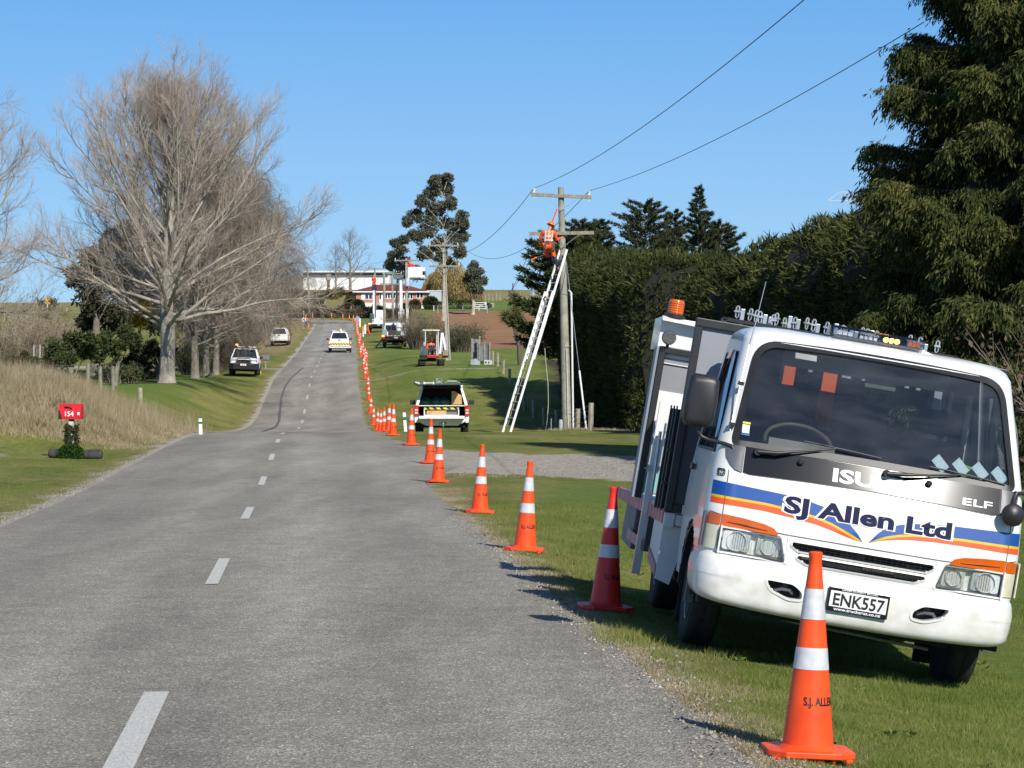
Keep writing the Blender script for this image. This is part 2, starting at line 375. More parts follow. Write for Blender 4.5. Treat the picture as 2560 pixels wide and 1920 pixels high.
# the bend at the top of the hill, a sheet just above the grass
X, Y = grid(lambda y: xc(y)-wl(y)+(wl(y)+wr(y))*tt, ys[(ys >= 337)]); 
o = npmesh('ground', np.stack([X.ravel(), Y.ravel(), G(X, Y).ravel()], 1), gfaces(*X.shape), GM, smooth=True); tag(o, kind='structure')
for k, v in masks(X.ravel(), Y.ravel()).items(): attr(o.data, k, v*(k in ('dry',)))
ctl = [(-25.6, 336), (-26.2, 344), (-27.6, 350.5), (-31.5, 355.5), (-38, 358.3), (-48, 359.5), (-58, 360)]
cp = []
for i in range(len(ctl)-1):
    for k in range(8):
        t = k/8; P = [ctl[max(i-1, 0)], ctl[i], ctl[i+1], ctl[min(i+2, len(ctl)-1)]]
        cp.append(tuple(.5*((2*P[1][j])+(-P[0][j]+P[2][j])*t+(2*P[0][j]-5*P[1][j]+4*P[2][j]-P[3][j])*t*t+(-P[0][j]+3*P[1][j]-3*P[2][j]+P[3][j])*t**3) for j in (0, 1)))
cp = np.array(cp); tg = np.gradient(cp, axis=0); tg /= np.linalg.norm(tg, axis=1)[:, None]; nm = np.stack([-tg[:, 1], tg[:, 0]], 1)
k = np.linspace(-1, 1, 13)
P = cp[:, None, :]+nm[:, None, :]*(k*3.0)[None, :, None]
X = P[..., 0]; Y = P[..., 1]
o = npmesh('road_bend', np.stack([X.ravel(), Y.ravel(), (G(X, Y)+.07).ravel()], 1), gfaces(*X.shape), AM, smooth=True); tag(o, kind='structure')
attr(o.data, 'track', np.full(X.size, .45))
# painted centre dashes and the black skid mark, thin sheets 4 mm+ above the seal
def strip(name, pts, w, mat, dz=.006):
    pts = np.array(pts, float); tg = np.gradient(pts, axis=0); tg /= np.linalg.norm(tg, axis=1)[:, None]; nm = np.stack([-tg[:, 1], tg[:, 0]], 1)
    ww = w if hasattr(w, '__len__') else np.full(len(pts), w)
    k = np.linspace(-.5, .5, 3); P = pts[:, None, :]+nm[:, None, :]*(np.asarray(ww)[:, None]*k[None, :])[..., None]
    X = P[..., 0]; Y = P[..., 1]; Zz = G(X, Y)+dz+np.maximum(Y-60, 0)*.00012
    return npmesh(name, np.stack([X.ravel(), Y.ravel(), Zz.ravel()], 1), gfaces(*X.shape), mat)
WP = M('worn_white_paint', (.50, .49, .45), .8, var=.28, scale=90, bump=.3, bscale=80)
y0 = 9.5
while y0 < 330:
    yy_ = np.linspace(y0, y0+3, 7)
    o = strip('road_marking', [(xc(q), q) for q in yy_], .13 if y0 < 12 else .105, WP); tag(o, kind='structure'); y0 += 10
SKM = M('tyre_rubber_mark', (.112, .109, .104), .8, var=.25, scale=12)
sk = []
for (px, Z) in ((722, 79), (735, 84), (757, 92), (744, 100), (725, 108), (702, 119), (699, 126), (703, 133), (712, 142), (727, 152), (742, 160)):
    pass
skp = [W(q[0], 0, q[1]) for q in ((655, 88), (668, 96), (690, 104), (698, 112), (700, 121), (703, 130), (712, 139), (726, 148), (741, 157), (757, 168))]
o = strip('skid_mark', [(p.x, p.y) for p in skp], .12, SKM, .009); tag(o, kind='structure')
skp = [(-10.0, 75), (-9.2, 73.2), (-8.2, 72.2), (-7.2, 71.5), (-6.2, 71.2), (-5.2, 71.4)]
o = strip('skid_mark', skp, .16, SKM, .009); tag(o, kind='structure')
# ---------------- vegetation ----------------
def tubes(name, P0, P1, R0, R1, n, mat, parent=None):
    P0 = np.asarray(P0, float); P1 = np.asarray(P1, float); R0 = np.asarray(R0, float); R1 = np.asarray(R1, float)
    d = P1-P0; L = np.linalg.norm(d, axis=1)+1e-9; d = d/L[:, None]
    a = np.where(np.abs(d[:, 2:3]) < .9, [[0, 0, 1.]], [[1., 0, 0]]); x = np.cross(d, a); x /= np.linalg.norm(x, axis=1)[:, None]; y = np.cross(d, x)
    t = np.arange(n)*2*np.pi/n; c = np.cos(t)[None, :, None]; s_ = np.sin(t)[None, :, None]
    A = P0[:, None]+(x[:, None]*c+y[:, None]*s_)*R0[:, None, None]; B = P1[:, None]+(x[:, None]*c+y[:, None]*s_)*R1[:, None, None]
    V = np.concatenate([A, B], 1).reshape(-1, 3); i = np.arange(len(P0))[:, None]*2*n; k = np.arange(n)[None, :]; k2 = (k+1) % n
    F = np.stack([i+k, i+k2, i+n+k2, i+n+k], -1).reshape(-1, 4)
    return npmesh(name, V, F, mat, parent, smooth=(n > 4))
BARK = M('pale_bark', (.20, .18, .15), .9, var=.3, scale=2.2, bump=.8, bscale=7, c2=(.40, .36, .30), detail=8)
BARKY = M('grey_brown_bark', (.13, .115, .095), .9, var=.3, scale=3, bump=.6, bscale=9, c2=(.25, .225, .185), detail=8)
TWIG = M('bare_twigs', (.31, .25, .205), .85, var=.3, scale=.8, c2=(.50, .42, .35))
TWIGB = M('brown_twigs', (.13, .105, .08), .85, var=.3, scale=.8, c2=(.27, .225, .175))
class Bare:
    def __init__(s, seed): s.r = random.Random(seed); s.big = []; s.tw = []
    def path(s, p, d, L, r, lvl, trop, steps, wob):
        pts = [(Vector(p), r)]; d = Vector(d).normalized()
        for i in range(steps):
            d = (d+Vector((s.r.gauss(0, wob), s.r.gauss(0, wob), s.r.gauss(0, wob)+trop))).normalized()
            rr = r*(1-.88*(i+1)/steps)+.0015
            q = pts[-1][0]+d*(L/steps); (s.big if lvl < 2 else s.tw).append((pts[-1][0], q, pts[-1][1], rr)); pts.append((q, rr))
        return pts
    def sub(s, pts, lvl, n, L, r, ang, trop, a0=.25, wob=.16):
        out = []
        for i in range(n):
            t = a0+(1-a0)*(i+s.r.random())/n; k = min(int(t*(len(pts)-1)), len(pts)-2); f = t*(len(pts)-1)-k
            p = pts[k][0].lerp(pts[k+1][0], f); d = (pts[k+1][0]-pts[k][0]).normalized()
            ax = d.cross(Vector((s.r.gauss(0, 1), s.r.gauss(0, 1), s.r.gauss(0, 1)))).normalized()
            dd = (Matrix.Rotation(R(ang)*s.r.uniform(.6, 1.25), 3, ax) @ d)
            rr = min(r*s.r.uniform(.7, 1.15), pts[k][1]*.9)
            out.append(s.path(p, dd, L*s.r.uniform(.55, 1.2)*(1.15-.5*t), rr, lvl, trop, 3 if lvl > 2 else 5, wob))
        return out
    def build(s, root, bark, twig, ntw=3):
        b = s.big; tubes('limbs', [q[0] for q in b], [q[1] for q in b], [q[2] for q in b], [q[3] for q in b], 5, bark, root)
        b = s.tw; tubes('twigs', [q[0] for q in b], [q[1] for q in b], [q[2] for q in b], [q[3] for q in b], ntw, twig, root)

def trunk(name, pts, rs, mat, parent, flare=1.6, n=14):
    mb = MB(); vs = []
    P = [Vector(p) for p in pts]; out = []; rr = []
    for i in range(len(P)-1):
        for k in range(4):
            t = k/4; out.append(P[i].lerp(P[i+1], t)); rr.append(rs[i]*(1-t)+rs[i+1]*t)
    out.append(P[-1]); rr.append(rs[-1])
    rr[0] *= flare; rr[1] *= 1+(flare-1)*.25
    mb.tube(out, rr, n, 0); o = mb.build(name, mat, parent, smooth=60)
    for v in o.data.vertices:
        a = math.atan2(v.co.y-P[0].y, v.co.x-P[0].x); f = 1+.09*math.sin(a*5+v.co.z*.3)+.05*math.sin(a*9); c = Vector((P[0].x, P[0].y, v.co.z)) if v.co.z < 3 else None
        if c is not None: v.co = c+(v.co-c)*f
    return o

def poplar(loc, label, seed, H=15.4, lean=0):
    root = empty('bare_poplar', loc, label=label, cat='tree'); B = Bare(seed)
    tp = [(0, 0, -.3), (.05, 0, 1.5), (.0, .1, 4), (.1, 0, 7.5), (.35, 0, 11), (.5, .1, 14.5), (.6, 0, H)]
    trunk('trunk', tp, [.40, .36, .31, .24, .15, .07, .02], BARK, root, 1.55)
    tpts = [(Vector(p), r) for p, r in zip(tp, [.4, .36, .31, .24, .15, .07, .02])]
    def tat(z):
        for a, b in zip(tpts, tpts[1:]):
            if a[0].z <= z <= b[0].z:
                t = (z-a[0].z)/(b[0].z-a[0].z); return a[0].lerp(b[0], t), a[1]*(1-t)+b[1]*t
        return tpts[-1]
    limbs = []
    n = 58
    for i in range(n):
        z = 2.6+(H-5.5)*((i+B.r.random()*.8)/n)**1.3
        az = i*2.39996+B.r.uniform(-.5, .5); p, r = tat(z)
        t = (z-2.6)/(H-5.5); el = R(B.r.uniform(22, 58)+t*12) if z > 4.2 else R(B.r.uniform(8, 42))
        d = Vector((math.cos(az)*math.cos(el), math.sin(az)*math.cos(el), math.sin(el)))
        L = (10.6*(1-t)**.72+1.5)*B.r.uniform(.75, 1.1)
        if z < 4.2: L *= .72
        limbs.append((B.path(p, d, L, min(r*.5, .105)*(1-.4*t)+.012, 0, .055 if z > 4.2 else .0, 9, .07), t))
    for (side, z, el, L, rr) in ((1, 4.2, 46, 8.6, .17), (-1, 5.2, 46, 8.8, .13), (-1, 6.2, 36, 8.0, .11), (1, 6.3, 54, 8.8, .13), (-1, 4.6, 20, 6.6, .10)):
        p, r = tat(z); d = Vector((side*math.cos(R(el)), B.r.uniform(-.25, .25), math.sin(R(el))))
        limbs.append((B.path(p, d, L, rr*.78, 0, .02, 10, .06), .2))
    s1 = []
    for pts, t in limbs:
        s1 += B.sub(pts, 1, 10, 2.9*(1-t*.35), .030, 36, .11, .2, .10)
    tops = B.sub(tpts, 1, 10, 2.4, .03, 35, .08, .55); s1 += tops
    s2 = []
    for pts in s1: s2 += B.sub(pts, 2, 8, 1.35, .0105, 36, .10, .15, .12)
    for pts in s2: B.sub(pts, 3, 6, .70, .0056, 36, .08, .1, .16)
    # hanging fine shoots low down
    for pts, t in limbs:
        if pts[-1][0].z < 7.5:
            h = B.sub(pts, 2, 16, 1.7, .010, 60, -.28, .3, .16)
            for q in h: B.sub(q, 3, 4, .7, .006, 35, -.2, .2, .2)
    B.build(root, BARK, TWIG)
    return root
PT = poplar(on(416.5, 120), 'tall bare pale poplar nearest the road, its trunk standing beside the lawn', 11)
# second poplar, far left edge of frame, canopy leaning into view
c = poplar(on(-235, 118), 'bare tree leaning in from the left edge of the frame', 23, 14.0)

def droopy(name, locs, H, seed, groups, labels, bark, twig, wide=4.5, n=26, drop=-.10, nsub=8, thick=.42, cat='tree', ntw=7, trunk_h=.4):
    root = empty(name, locs[0], label=labels[0], cat=cat, group=groups); B = Bare(seed)
    zs = [-.3, H*.12, H*.3, H*.5, H*.7, H*.86, H]; tp = [(B.r.uniform(-.03, .03)*z, B.r.uniform(-.03, .03)*z, z) for z in zs]; rs = [thick, thick*.85, thick*.68, thick*.48, thick*.3, thick*.14, .015]
    trunk('trunk', tp, rs, bark, root, 1.5, 12); tpts = [(Vector(p), r) for p, r in zip(tp, rs)]
    limbs = []
    for i in range(n):
        t = (i+B.r.random()*.8)/n; z = H*(.14+.8*t); k = max(j for j in range(7) if zs[j] <= z); k = min(k, 5); f = (z-zs[k])/(zs[k+1]-zs[k]); p = tpts[k][0].lerp(tpts[k+1][0], f)
        az = i*2.39996+B.r.uniform(-.4, .4); el = R(B.r.uniform(15, 50)+t*25)
        limbs.append(B.path(p, (math.cos(az)*math.cos(el), math.sin(az)*math.cos(el), math.sin(el)), (wide*(1-t)**.6+1.6)*B.r.uniform(.75, 1.15), thick*.3*(1-.6*t)+.01, 0, .02, 7, .09))
    s1 = []
    for p in limbs: s1 += B.sub(p, 1, nsub, 2.3, .03, 45, drop*.4, .2)
    s2 = []
    for p in s1: s2 += B.sub(p, 2, ntw, 1.5, .011, 40, drop*1.8, .15)
    for p in s2: B.sub(p, 3, 4, .7, .006, 40, drop*2, .15, .2)
    B.build(root, bark, twig)
    out = [root]
    for L, lab in zip(locs[1:], labels[1:]):
        c = copy_tree(root); c.location = L; c['label'] = lab; c.rotation_euler.z = B.r.uniform(0, 6); s = B.r.uniform(.88, 1.08); c.scale = (s, s, s); out.append(c)
    return out
droopy('bare_roadside_tree', [on(487, 132), on(515, 137), on(540, 152), on(582, 160), on(600, 178), on(622, 200)], 12.2, 31,
    'bare trees in a row along the left fence',
    ['thick grey trunk with hanging twigs just right of the tall poplar', 'second bare tree of the row beyond the tall poplar', 'third bare tree of the row, behind the ute with a bull bar',
     'fourth bare tree of the row, brown twigs hanging low by the fence', 'fifth bare tree of the row, near the batten fence', 'last bare tree of the row, close to the batten fence'], BARKY, TWIGB, 4.8, 36, -.2, 9, thick=.24, ntw=8)
bt = droopy('distant_bare_tree', [on(840, 492), on(876, 500)], 9.6, 77, 'bare trees before the long white shed',
    ['smaller bare tree in front of the white shed', 'taller bare tree in front of the white shed, right of the smaller one'], BARKY, TWIGB, 4.2, 16, .03, 6, .3, ntw=5)
bt[0].scale = (.85,)*3; bt[1].scale = (1.15,)*3

def leafquads(name, C, D, size, aspect, mat, parent, jit=.5, seed=1, tri=True):
    """one leaf blade per centre C pointing along D"""
    g = np.random.default_rng(seed); n = len(C); D = D/(np.linalg.norm(D, axis=1)[:, None]+1e-9)
    D = D+g.normal(0, jit, (n, 3)); D /= np.linalg.norm(D, axis=1)[:, None]
    a = g.normal(0, 1, (n, 3)); x = np.cross(D, a); x /= np.linalg.norm(x, axis=1)[:, None]
    L = (size*g.uniform(.6, 1.3, n))[:, None]; w = L*aspect*.5
    if tri:
        V = np.stack([C-x*w, C+x*w, C+D*L], 1).reshape(-1, 3); F = np.arange(3*n).reshape(-1, 3)
    else:
        V = np.stack([C, C+D*L*.5+x*w, C+D*L, C+D*L*.5-x*w], 1).reshape(-1, 3); F = np.arange(4*n).reshape(-1, 4)
    return npmesh(name, V, F, mat, parent)
def blobpts(cen, rad, n, g, shell=.5):
    d = g.normal(0, 1, (n, 3)); d /= np.linalg.norm(d, axis=1)[:, None]
    r = g.uniform(shell, 1., n)**.6
    return np.asarray(cen)+d*r[:, None]*np.asarray(rad), d
PINE = leafmat('pine_needles', [(.014, .020, .007), (.030, .040, .011), (.070, .082, .022), (.17, .165, .06)], trans=.12)
CYP = leafmat('cypress_sprays', [(.013, .022, .007), (.034, .048, .013), (.078, .090, .025), (.18, .145, .045)], trans=.12)
GUM = leafmat('gum_leaves', [(.055, .062, .04), (.12, .13, .085), (.21, .21, .15)], trans=.2)
WILL = leafmat('willow_shoots', [(.20, .14, .05), (.32, .235, .09), (.40, .31, .15)], trans=.25)
SHRUBG = leafmat('garden_shrub_leaves', [(.028, .040, .015), (.060, .078, .026), (.12, .135, .05)])
GORSE = leafmat('gorse_bush', [(.06, .06, .02), (.12, .12, .035), (.45, .32, .03)])
BROWNL = leafmat('dead_brown_leaves', [(.07, .045, .03), (.16, .11, .07), (.27, .20, .14)])
DARKI = M('light_block_core', (.012, .014, .008), .95, var=.3, scale=3)  # near-black for the solid cores added inside foliage to block light
DEADW = M('grey_dead_wood', (.25, .22, .18), .9, var=.2, scale=8)

def hedge(name, path, h, label, seed, dens=30, over=.6, tuft=.21, wid=3.2):
    """shelter hedge along path [(x,y,height,width)]; solid dark core and needle tufts over the skin"""
    g = np.random.default_rng(seed); root = empty(name, (path[0][0], path[0][1], float(G(path[0][0], path[0][1]))), label=label, cat='hedge'); O = np.array(root.location)
    P = np.array(path, float); seg = np.linalg.norm(np.diff(P[:, :2], axis=0), axis=1); cum = np.concatenate([[0], np.cumsum(seg)]); L = cum[-1]
    def at(s): return np.stack([np.interp(s, cum, P[:, j]) for j in range(4)], -1)
    def frame(s):
        a = at(np.clip(s-.5, 0, L)); b = at(np.clip(s+.5, 0, L)); t = (b-a)[..., :2]; t = t/np.linalg.norm(t, axis=-1)[..., None]; return t, np.stack([t[..., 1], -t[..., 0]], -1)
    def surf(s, v):
        # v 0..1 : left foot -> left top -> right top -> right foot
        A = at(s); t, nrm = frame(s); w = A[:, 3]; H = A[:, 2]
        per = 2*H+w; q = v*per
        lump = .35*np.sin(s*.9+q*.6+seed)+.25*np.sin(s*2.1-q*1.1)+.18*np.sin(s*4.3+q*2.3)
        off = np.where(q < H, -w/2, np.where(q < H+w, -w/2+(q-H), w/2)); z = np.where(q < H, q, np.where(q < H+w, H, per-q))
        nx = np.where(q < H, -1., np.where(q < H+w, 0, 1.)); nzv = np.where((q >= H) & (q < H+w), 1., 0.)
        bel = .5*np.sin(np.clip(z/H, 0, 1)*np.pi*.9); rnd = np.clip((z-(H-1.2))/1.2, 0, 1)**2*.7*np.abs(nx)
        o = off+nx*(bel*.6+lump*np.where(z > H-1.6, .8, .22)-rnd); zz = z+nzv*(lump*.45)-.0
        edge = np.clip(np.minimum(np.abs(off+w/2), np.abs(w/2-off))/.9, 0, 1); zz = zz-nzv*(1-edge)**2*.7
        ends = np.clip(np.minimum(s, L-s)/.8, 0, 1); o = o*(.8+.2*ends)
        x = A[:, 0]+nrm[:, 0]*o; y = A[:, 1]+nrm[:, 1]*o
        return np.stack([x, y, G(x, y)+zz+.0], 1), np.stack([nrm[:, 0]*nx, nrm[:, 1]*nx, nzv], 1)
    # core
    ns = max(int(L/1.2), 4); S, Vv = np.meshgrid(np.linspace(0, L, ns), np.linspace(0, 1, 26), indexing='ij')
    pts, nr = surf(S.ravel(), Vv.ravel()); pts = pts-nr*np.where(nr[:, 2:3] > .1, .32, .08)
    F = gfaces(ns, 26).tolist(); me = bpy.data.meshes.new('added_core')
    me.from_pydata((pts-O).tolist(), [], F+[list(range(26)), list(range((ns-1)*26, ns*26))[::-1]]); link(me, 'added_core', DARKI, root)  # solid core added to stop light passing through the tufts
    A = at(np.linspace(0, L, 50)); area = L*(2*A[:, 2].mean()+A[:, 3].mean()); n = int(area*dens)
    s = g.uniform(0, L, n); v = g.uniform(0, 1, n); c1, d1 = surf(s, v)
    # the end caps
    for e, sg in ((0, -1), (L, 1)):
        Ae = at(np.array([e]))[0]; m = int(Ae[2]*Ae[3]*dens); t, nrm = frame(np.array([e])); o_ = g.uniform(-.55, .55, m)*Ae[3]; zz = g.uniform(0, .95, m)*Ae[2]
        x = Ae[0]+nrm[0, 0]*o_+t[0, 0]*sg*(.25+.4*np.sin(o_*2+zz)); y = Ae[1]+nrm[0, 1]*o_+t[0, 1]*sg*(.25+.4*np.sin(o_*2+zz))
        c1 = np.concatenate([c1, np.stack([x, y, G(x, y)+zz], 1)]); d1 = np.concatenate([d1, np.repeat([[t[0, 0]*sg, t[0, 1]*sg, .2]], m, 0)])
    c1 = c1+d1*(g.uniform(-.25, .30, len(c1))*np.where(d1[:, 2] > .1, .7, .35))[:, None]; k = 9
    C = np.repeat(c1, k, 0)+g.normal(0, .05, (len(c1)*k, 3)); Dn = np.repeat(d1*np.where(d1[:, 2:3] > .1, .8, .5)+np.where(d1[:, 2:3] > .1, 1, .35)*np.array([[0, 0, .75]]), k, 0)
    leafquads('needles', C-O, Dn, tuft, .24, PINE, root, .7, seed)
    return root
gB = lambda x, y: float(G(x, y))
hedge('shelter_hedge', [(4.9, 126, 8.0, 4.2), (5.3, 112, 7.5, 4.2), (5.9, 98, 6.7, 4.2), (6.4, 86, 6.1, 4.0)], 0, 'far block of the tall clipped pine hedge, just right of the ladder pole', 5, 24, wid=4)
hedge('shelter_hedge', [(6.9, 73, 4.9, 3.4), (7.9, 66, 4.9, 3.6), (9.0, 57, 5.2, 3.8), (9.9, 50, 5.5, 3.8), (11.0, 41, 5.6, 3.8)], 0, 'near block of the tall pine hedge, between the far block and the big cypress', 9, 30, wid=3.4)
# lit shoulder of the hedge's far block top, further back
hedge('shelter_hedge', [(8.6, 100, 6.6, 6.0), (13, 90, 6.2, 5), (18, 83, 6.2, 5)], 0, 'back block of the pine hedge, seen as a lit strip over the near block', 15, 16)

# young pine overhanging the hedge's far end
def needle_tree(name, loc, label, H, rad, seed, mat, n=90, leaf=.3, per=90, base=.15, spiky=True, up=.2, cat='tree', shape=1., barkm=None, tr=.2):
    g = np.random.default_rng(seed); root = empty(name, loc, label=label, cat=cat)
    trunk('trunk', [(0, 0, -.3), (0, 0, H*.3), (.05*H*.1, 0, H*.65), (0, 0, H*.97)], [tr, tr*.8, tr*.5, .02], barkm or BARKY, root, 1.4, 10)
    C = []; D = []; S0 = []; S1 = []; Q0 = []; Q1 = []
    for i in range(n):
        t = base+(1-base)*((i+g.random())/n); z = H*t; az = i*2.4+g.uniform(-.5, .5); L = rad*((1-t)/(1-base))**shape*g.uniform(.65, 1.15)+.15
        d = np.array([math.cos(az), math.sin(az), up+g.normal(0, .1)]); p0 = np.array([0, 0, z]); p1 = p0+d*L; S0.append(p0); S1.append(p1); Q0.append(.03+.02*L*.5); Q1.append(.008)
        m = int(per*(.3+L/rad)); u = g.uniform(.2, 1.02, m); c = p0+d*L*u[:, None]+g.normal(0, 1, (m, 3))*np.array([.09, .09, .06])*L*(.35+.65*(1-u))[:, None]
        C.append(c); D.append(np.repeat([d+np.array([0, 0, .15])], m, 0))
    tubes('limbs', S0, S1, Q0, Q1, 5, barkm or BARKY, root)
    C = np.concatenate(C); D = np.concatenate(D); leafquads('foliage', C, D, leaf, .3, mat, root, .55, seed)
    return root
needle_tree('pine_tree', on(1412, 131), 'dark pine reaching out left behind the lineman at the hedge end', 8.8, 3.1, 41, PINE, 90, .30, 300, .2, up=.32, shape=.32)

# ---- the big drooping cypress on the right
def big_cypress(loc, label, H, rad, seed):
    g = np.random.default_rng(seed); root = empty('cypress_tree', loc, label=label, cat='tree')
    trunk('trunk', [(0, 0, -.3), (0, 0, 4), (.1, 0, 9), (0, 0, H)], [.42, .33, .2, .03], BARKY, root, 1.5)
    C = []; D = []; S0 = []; S1 = []; R0 = []; R1 = []; HC = []; HD = []
    n = 430
    for i in range(n):
        t = .03+.95*((i+g.random())/n); z = H*t; az = i*2.39996+g.uniform(-.4, .4)
        L = rad*(1-t)**.80*g.uniform(.78, 1.06)*(.75+.25*min(1, t*6))+.2
        d = np.array([math.cos(az), math.sin(az), g.uniform(.15, .95)]); p = np.array([0., 0, z]); r = .028+.012*L; steps = 9; pp = [p]
        for k in range(steps):
            d = d+np.array([g.normal(0, .07), g.normal(0, .07), -.085 if k < 6 else .10]); d /= np.linalg.norm(d)
            q = pp[-1]+d*L/steps; S0.append(pp[-1]); S1.append(q); R0.append(r*(1-k/steps)+.003); R1.append(r*(1-(k+1)/steps)+.003); pp.append(q)
        pp = np.array(pp)
        m = int(44*L); u = g.uniform(.3, 1.0, m)*steps
        for uu in u:
            k = min(int(uu), steps-1); b = pp[k]+(pp[k+1]-pp[k])*(uu-k); dn = (pp[min(k+1, steps)]-pp[max(k-1, 0)]); dn /= np.linalg.norm(dn)
            sd = np.cross(dn, [0, 0, 1.]); sd = sd/np.linalg.norm(sd)*g.choice([-1, 1])
            sp = dn*.8+sd*g.uniform(.15, .9)+np.array([0, 0, g.uniform(-.9, .1)]); sp /= np.linalg.norm(sp); Ls = g.uniform(.35, .85)*(1.2-.45*uu/steps)
            tcount = 11; a = np.linspace(.1, 1, tcount)[:, None]; drop = np.array([0, 0, -.30])*a**2*Ls
            cc = b+sp*a*Ls+drop
            C.append(cc); D.append(np.repeat([sp*.5+np.array([0, 0, -.8])], tcount, 0)+g.normal(0, .22, (tcount, 3)))
    tubes('limbs', S0, S1, R0, R1, 5, DEADW, root)
    mb = MB(); mb.lathe([(rad*.10, .2), (rad*.62, 1.0)]+[(rad*.60*(1-q)**.8, H*q) for q in np.linspace(.12, .93, 10)], 14); mb.build('added_core', DARKI, root, smooth=60)  # dark cone added inside so the sprays are not seen through
    C = np.concatenate(C); D = np.concatenate(D); C = np.repeat(C, 4, 0)+g.normal(0, .04, (len(C)*4, 3)); D = np.repeat(D, 4, 0)
    leafquads('foliage', C, D, .12, .22, CYP, root, .30, seed, tri=False)
    return root
big_cypress(on(2690, 41), 'big dark cypress with drooping sprays behind the truck, leaving the frame', 15.5, 4.4, 3)
# brown dead shrub at the right edge of the frame behind the truck
def twiggy(name, loc, label, H, rad, seed, mat, n=240, leafm=None, nl=0, cat='shrub', group=None, lean=.55, leaf=.09, zs=1.):
    g = np.random.default_rng(seed); root = empty(name, loc, label=label, cat=cat, group=group); S0 = []; S1 = []; A = []; B = []; tips = []
    for i in range(n):
        az = g.uniform(0, 6.283); r0 = rad*.45*math.sqrt(g.random()); p = np.array([math.cos(az)*r0, math.sin(az)*r0*.8, 0]); d = np.array([math.cos(az)*lean*g.random(), math.sin(az)*lean*g.random(), 1.]); d /= np.linalg.norm(d)
        L = H*g.uniform(.55, 1.05); k = 5; r = .016
        for j in range(k):
            q = p+d*L/k; S0.append(p); S1.append(q); A.append(r*(1-j/k)+.003); B.append(r*(1-(j+1)/k)+.003); tips.append(q)
            if j > 0:
                for _ in range(3):
                    dd = d+g.normal(0, .45, 3); dd /= np.linalg.norm(dd); e = p+dd*L*.24*g.uniform(.5, 1.2); S0.append(p); S1.append(e); A.append(.006); B.append(.002); tips.append(e)
            p = q; d = d+g.normal(0, .14, 3); d /= np.linalg.norm(d)
    tubes('stems', S0, S1, A, B, 3, mat, root)
    if leafm:
        t = np.array(tips); ii = g.integers(0, len(t), nl); C = t[ii]+g.normal(0, .07, (nl, 3)); leafquads('foliage', C, g.normal(0, 1, (nl, 3))+[0, 0, .6], leaf, .5, leafm, root, .4, seed, tri=False)
    return root
twiggy('dead_shrub', on(2830, 30), 'brown dead shrub showing at the right frame edge beyond the truck', 2.6, 1.7, 8, TWIGB, 200, BROWNL, 9000)
# shrubs by the field on the right of the line of cones
twiggy('roadside_shrub', on(1052, 222), 'tall twiggy brown shrub beside the tray truck', 3.4, 2.3, 51, TWIGB, 420, GORSE, 5000, leaf=.10)
twiggy('roadside_shrub', on(1008, 236), 'twiggy brown shrub behind the load of the tray truck', 3.9, 2.4, 52, TWIGB, 320, GORSE, 2500, leaf=.10)
twiggy('roadside_shrub', on(1098, 206), 'olive green shrub standing behind the excavator', 2.1, 2.0, 53, TWIGB, 320, GORSE, 9000, leaf=.12)
twiggy('roadside_shrub', on(1158, 190), 'low olive shrub between the concrete pole and the gate rails', 2.2, 2.1, 54, TWIGB, 380, SHRUBG, 7000, leaf=.12)

# leafy trees from clumps
def clump_tree(name, loc, label, H, clumps, mat, barkm, leaf, per, seed, cat='tree', group=None, tr=.3, asp=.45, jit=.9):
    g = np.random.default_rng(seed); root = empty(name, loc, label=label, cat=cat, group=group)
    top = max(c[2] for c in clumps); trunk('trunk', [(0, 0, -.5), (.1, 0, H*.25), (.2, 0, H*.5), (.2, 0, H*.7)], [tr, tr*.75, tr*.45, .03], barkm, root, 1.5, 10)
    C = []; D = []; S0 = []; S1 = []; A = []; B = []
    for (x, y, z, r) in clumps:
        b = np.array([.15, 0, max(z-r*1.7-abs(x)*.5, H*.15)]); S0.append(b); S1.append(np.array([x, y, z])); A.append(tr*.16); B.append(.02)
        nsub = 14
        for k in range(nsub):
            d = g.normal(0, 1, 3); d /= np.linalg.norm(d); cc = np.array([x, y, z])+d*r*np.array([.75, .75, .7])*g.uniform(.5, 1); S0.append(np.array([x, y, z])); S1.append(cc); A.append(.03); B.append(.01)
            p, dd = blobpts(cc, np.array([.42, .42, .30])*r*g.uniform(.7, 1.2), per//nsub, g, .2); C.append(p); D.append(dd+[0, 0, -.2])
    tubes('limbs', S0, S1, A, B, 5, barkm, root)
    C = np.concatenate(C); D = np.concatenate(D); leafquads('foliage', C, D, leaf, asp, mat, root, jit, seed, tri=False)
    return root
def px_clumps(pxs, Z, base, g):  # outline blobs measured against the tree's own base
    out = []
    for (px, py, pr) in pxs:
        p = W(px, py, Z); out.append((p.x-base.x, g.uniform(-1.5, 1.5), p.z-base.z, pr/FPX*Z))
    return out
GUMB = M('gum_bark', (.42, .36, .28), .85, var=.25, scale=1.5)
b = on(1108, 350); g_ = np.random.default_rng(4)
clump_tree('gum_tree', b, 'tall dark gum tree behind the concrete power pole', 18, px_clumps([(1095, 455, 22), (1080, 480, 24), (1112, 470, 26), (1055, 505, 20), (1040, 540, 26), (1020, 555, 16), (1090, 520, 28), (1125, 510, 26), (1150, 545, 24), (1160, 560, 14), (1120, 560, 30), (1075, 570, 30), (1045, 590, 26), (1135, 600, 30), (1095, 610, 30), (1150, 630, 20), (1060, 630, 24), (1150, 590, 22), (1088, 455, 18), (1120, 445, 14), (1100, 640, 22), (1120, 655, 18), (1078, 545, 20), (1010, 600, 14)], 350, b, g_), GUM, GUMB, .36, 1700, 61, tr=.3)
b = on(990, 365)
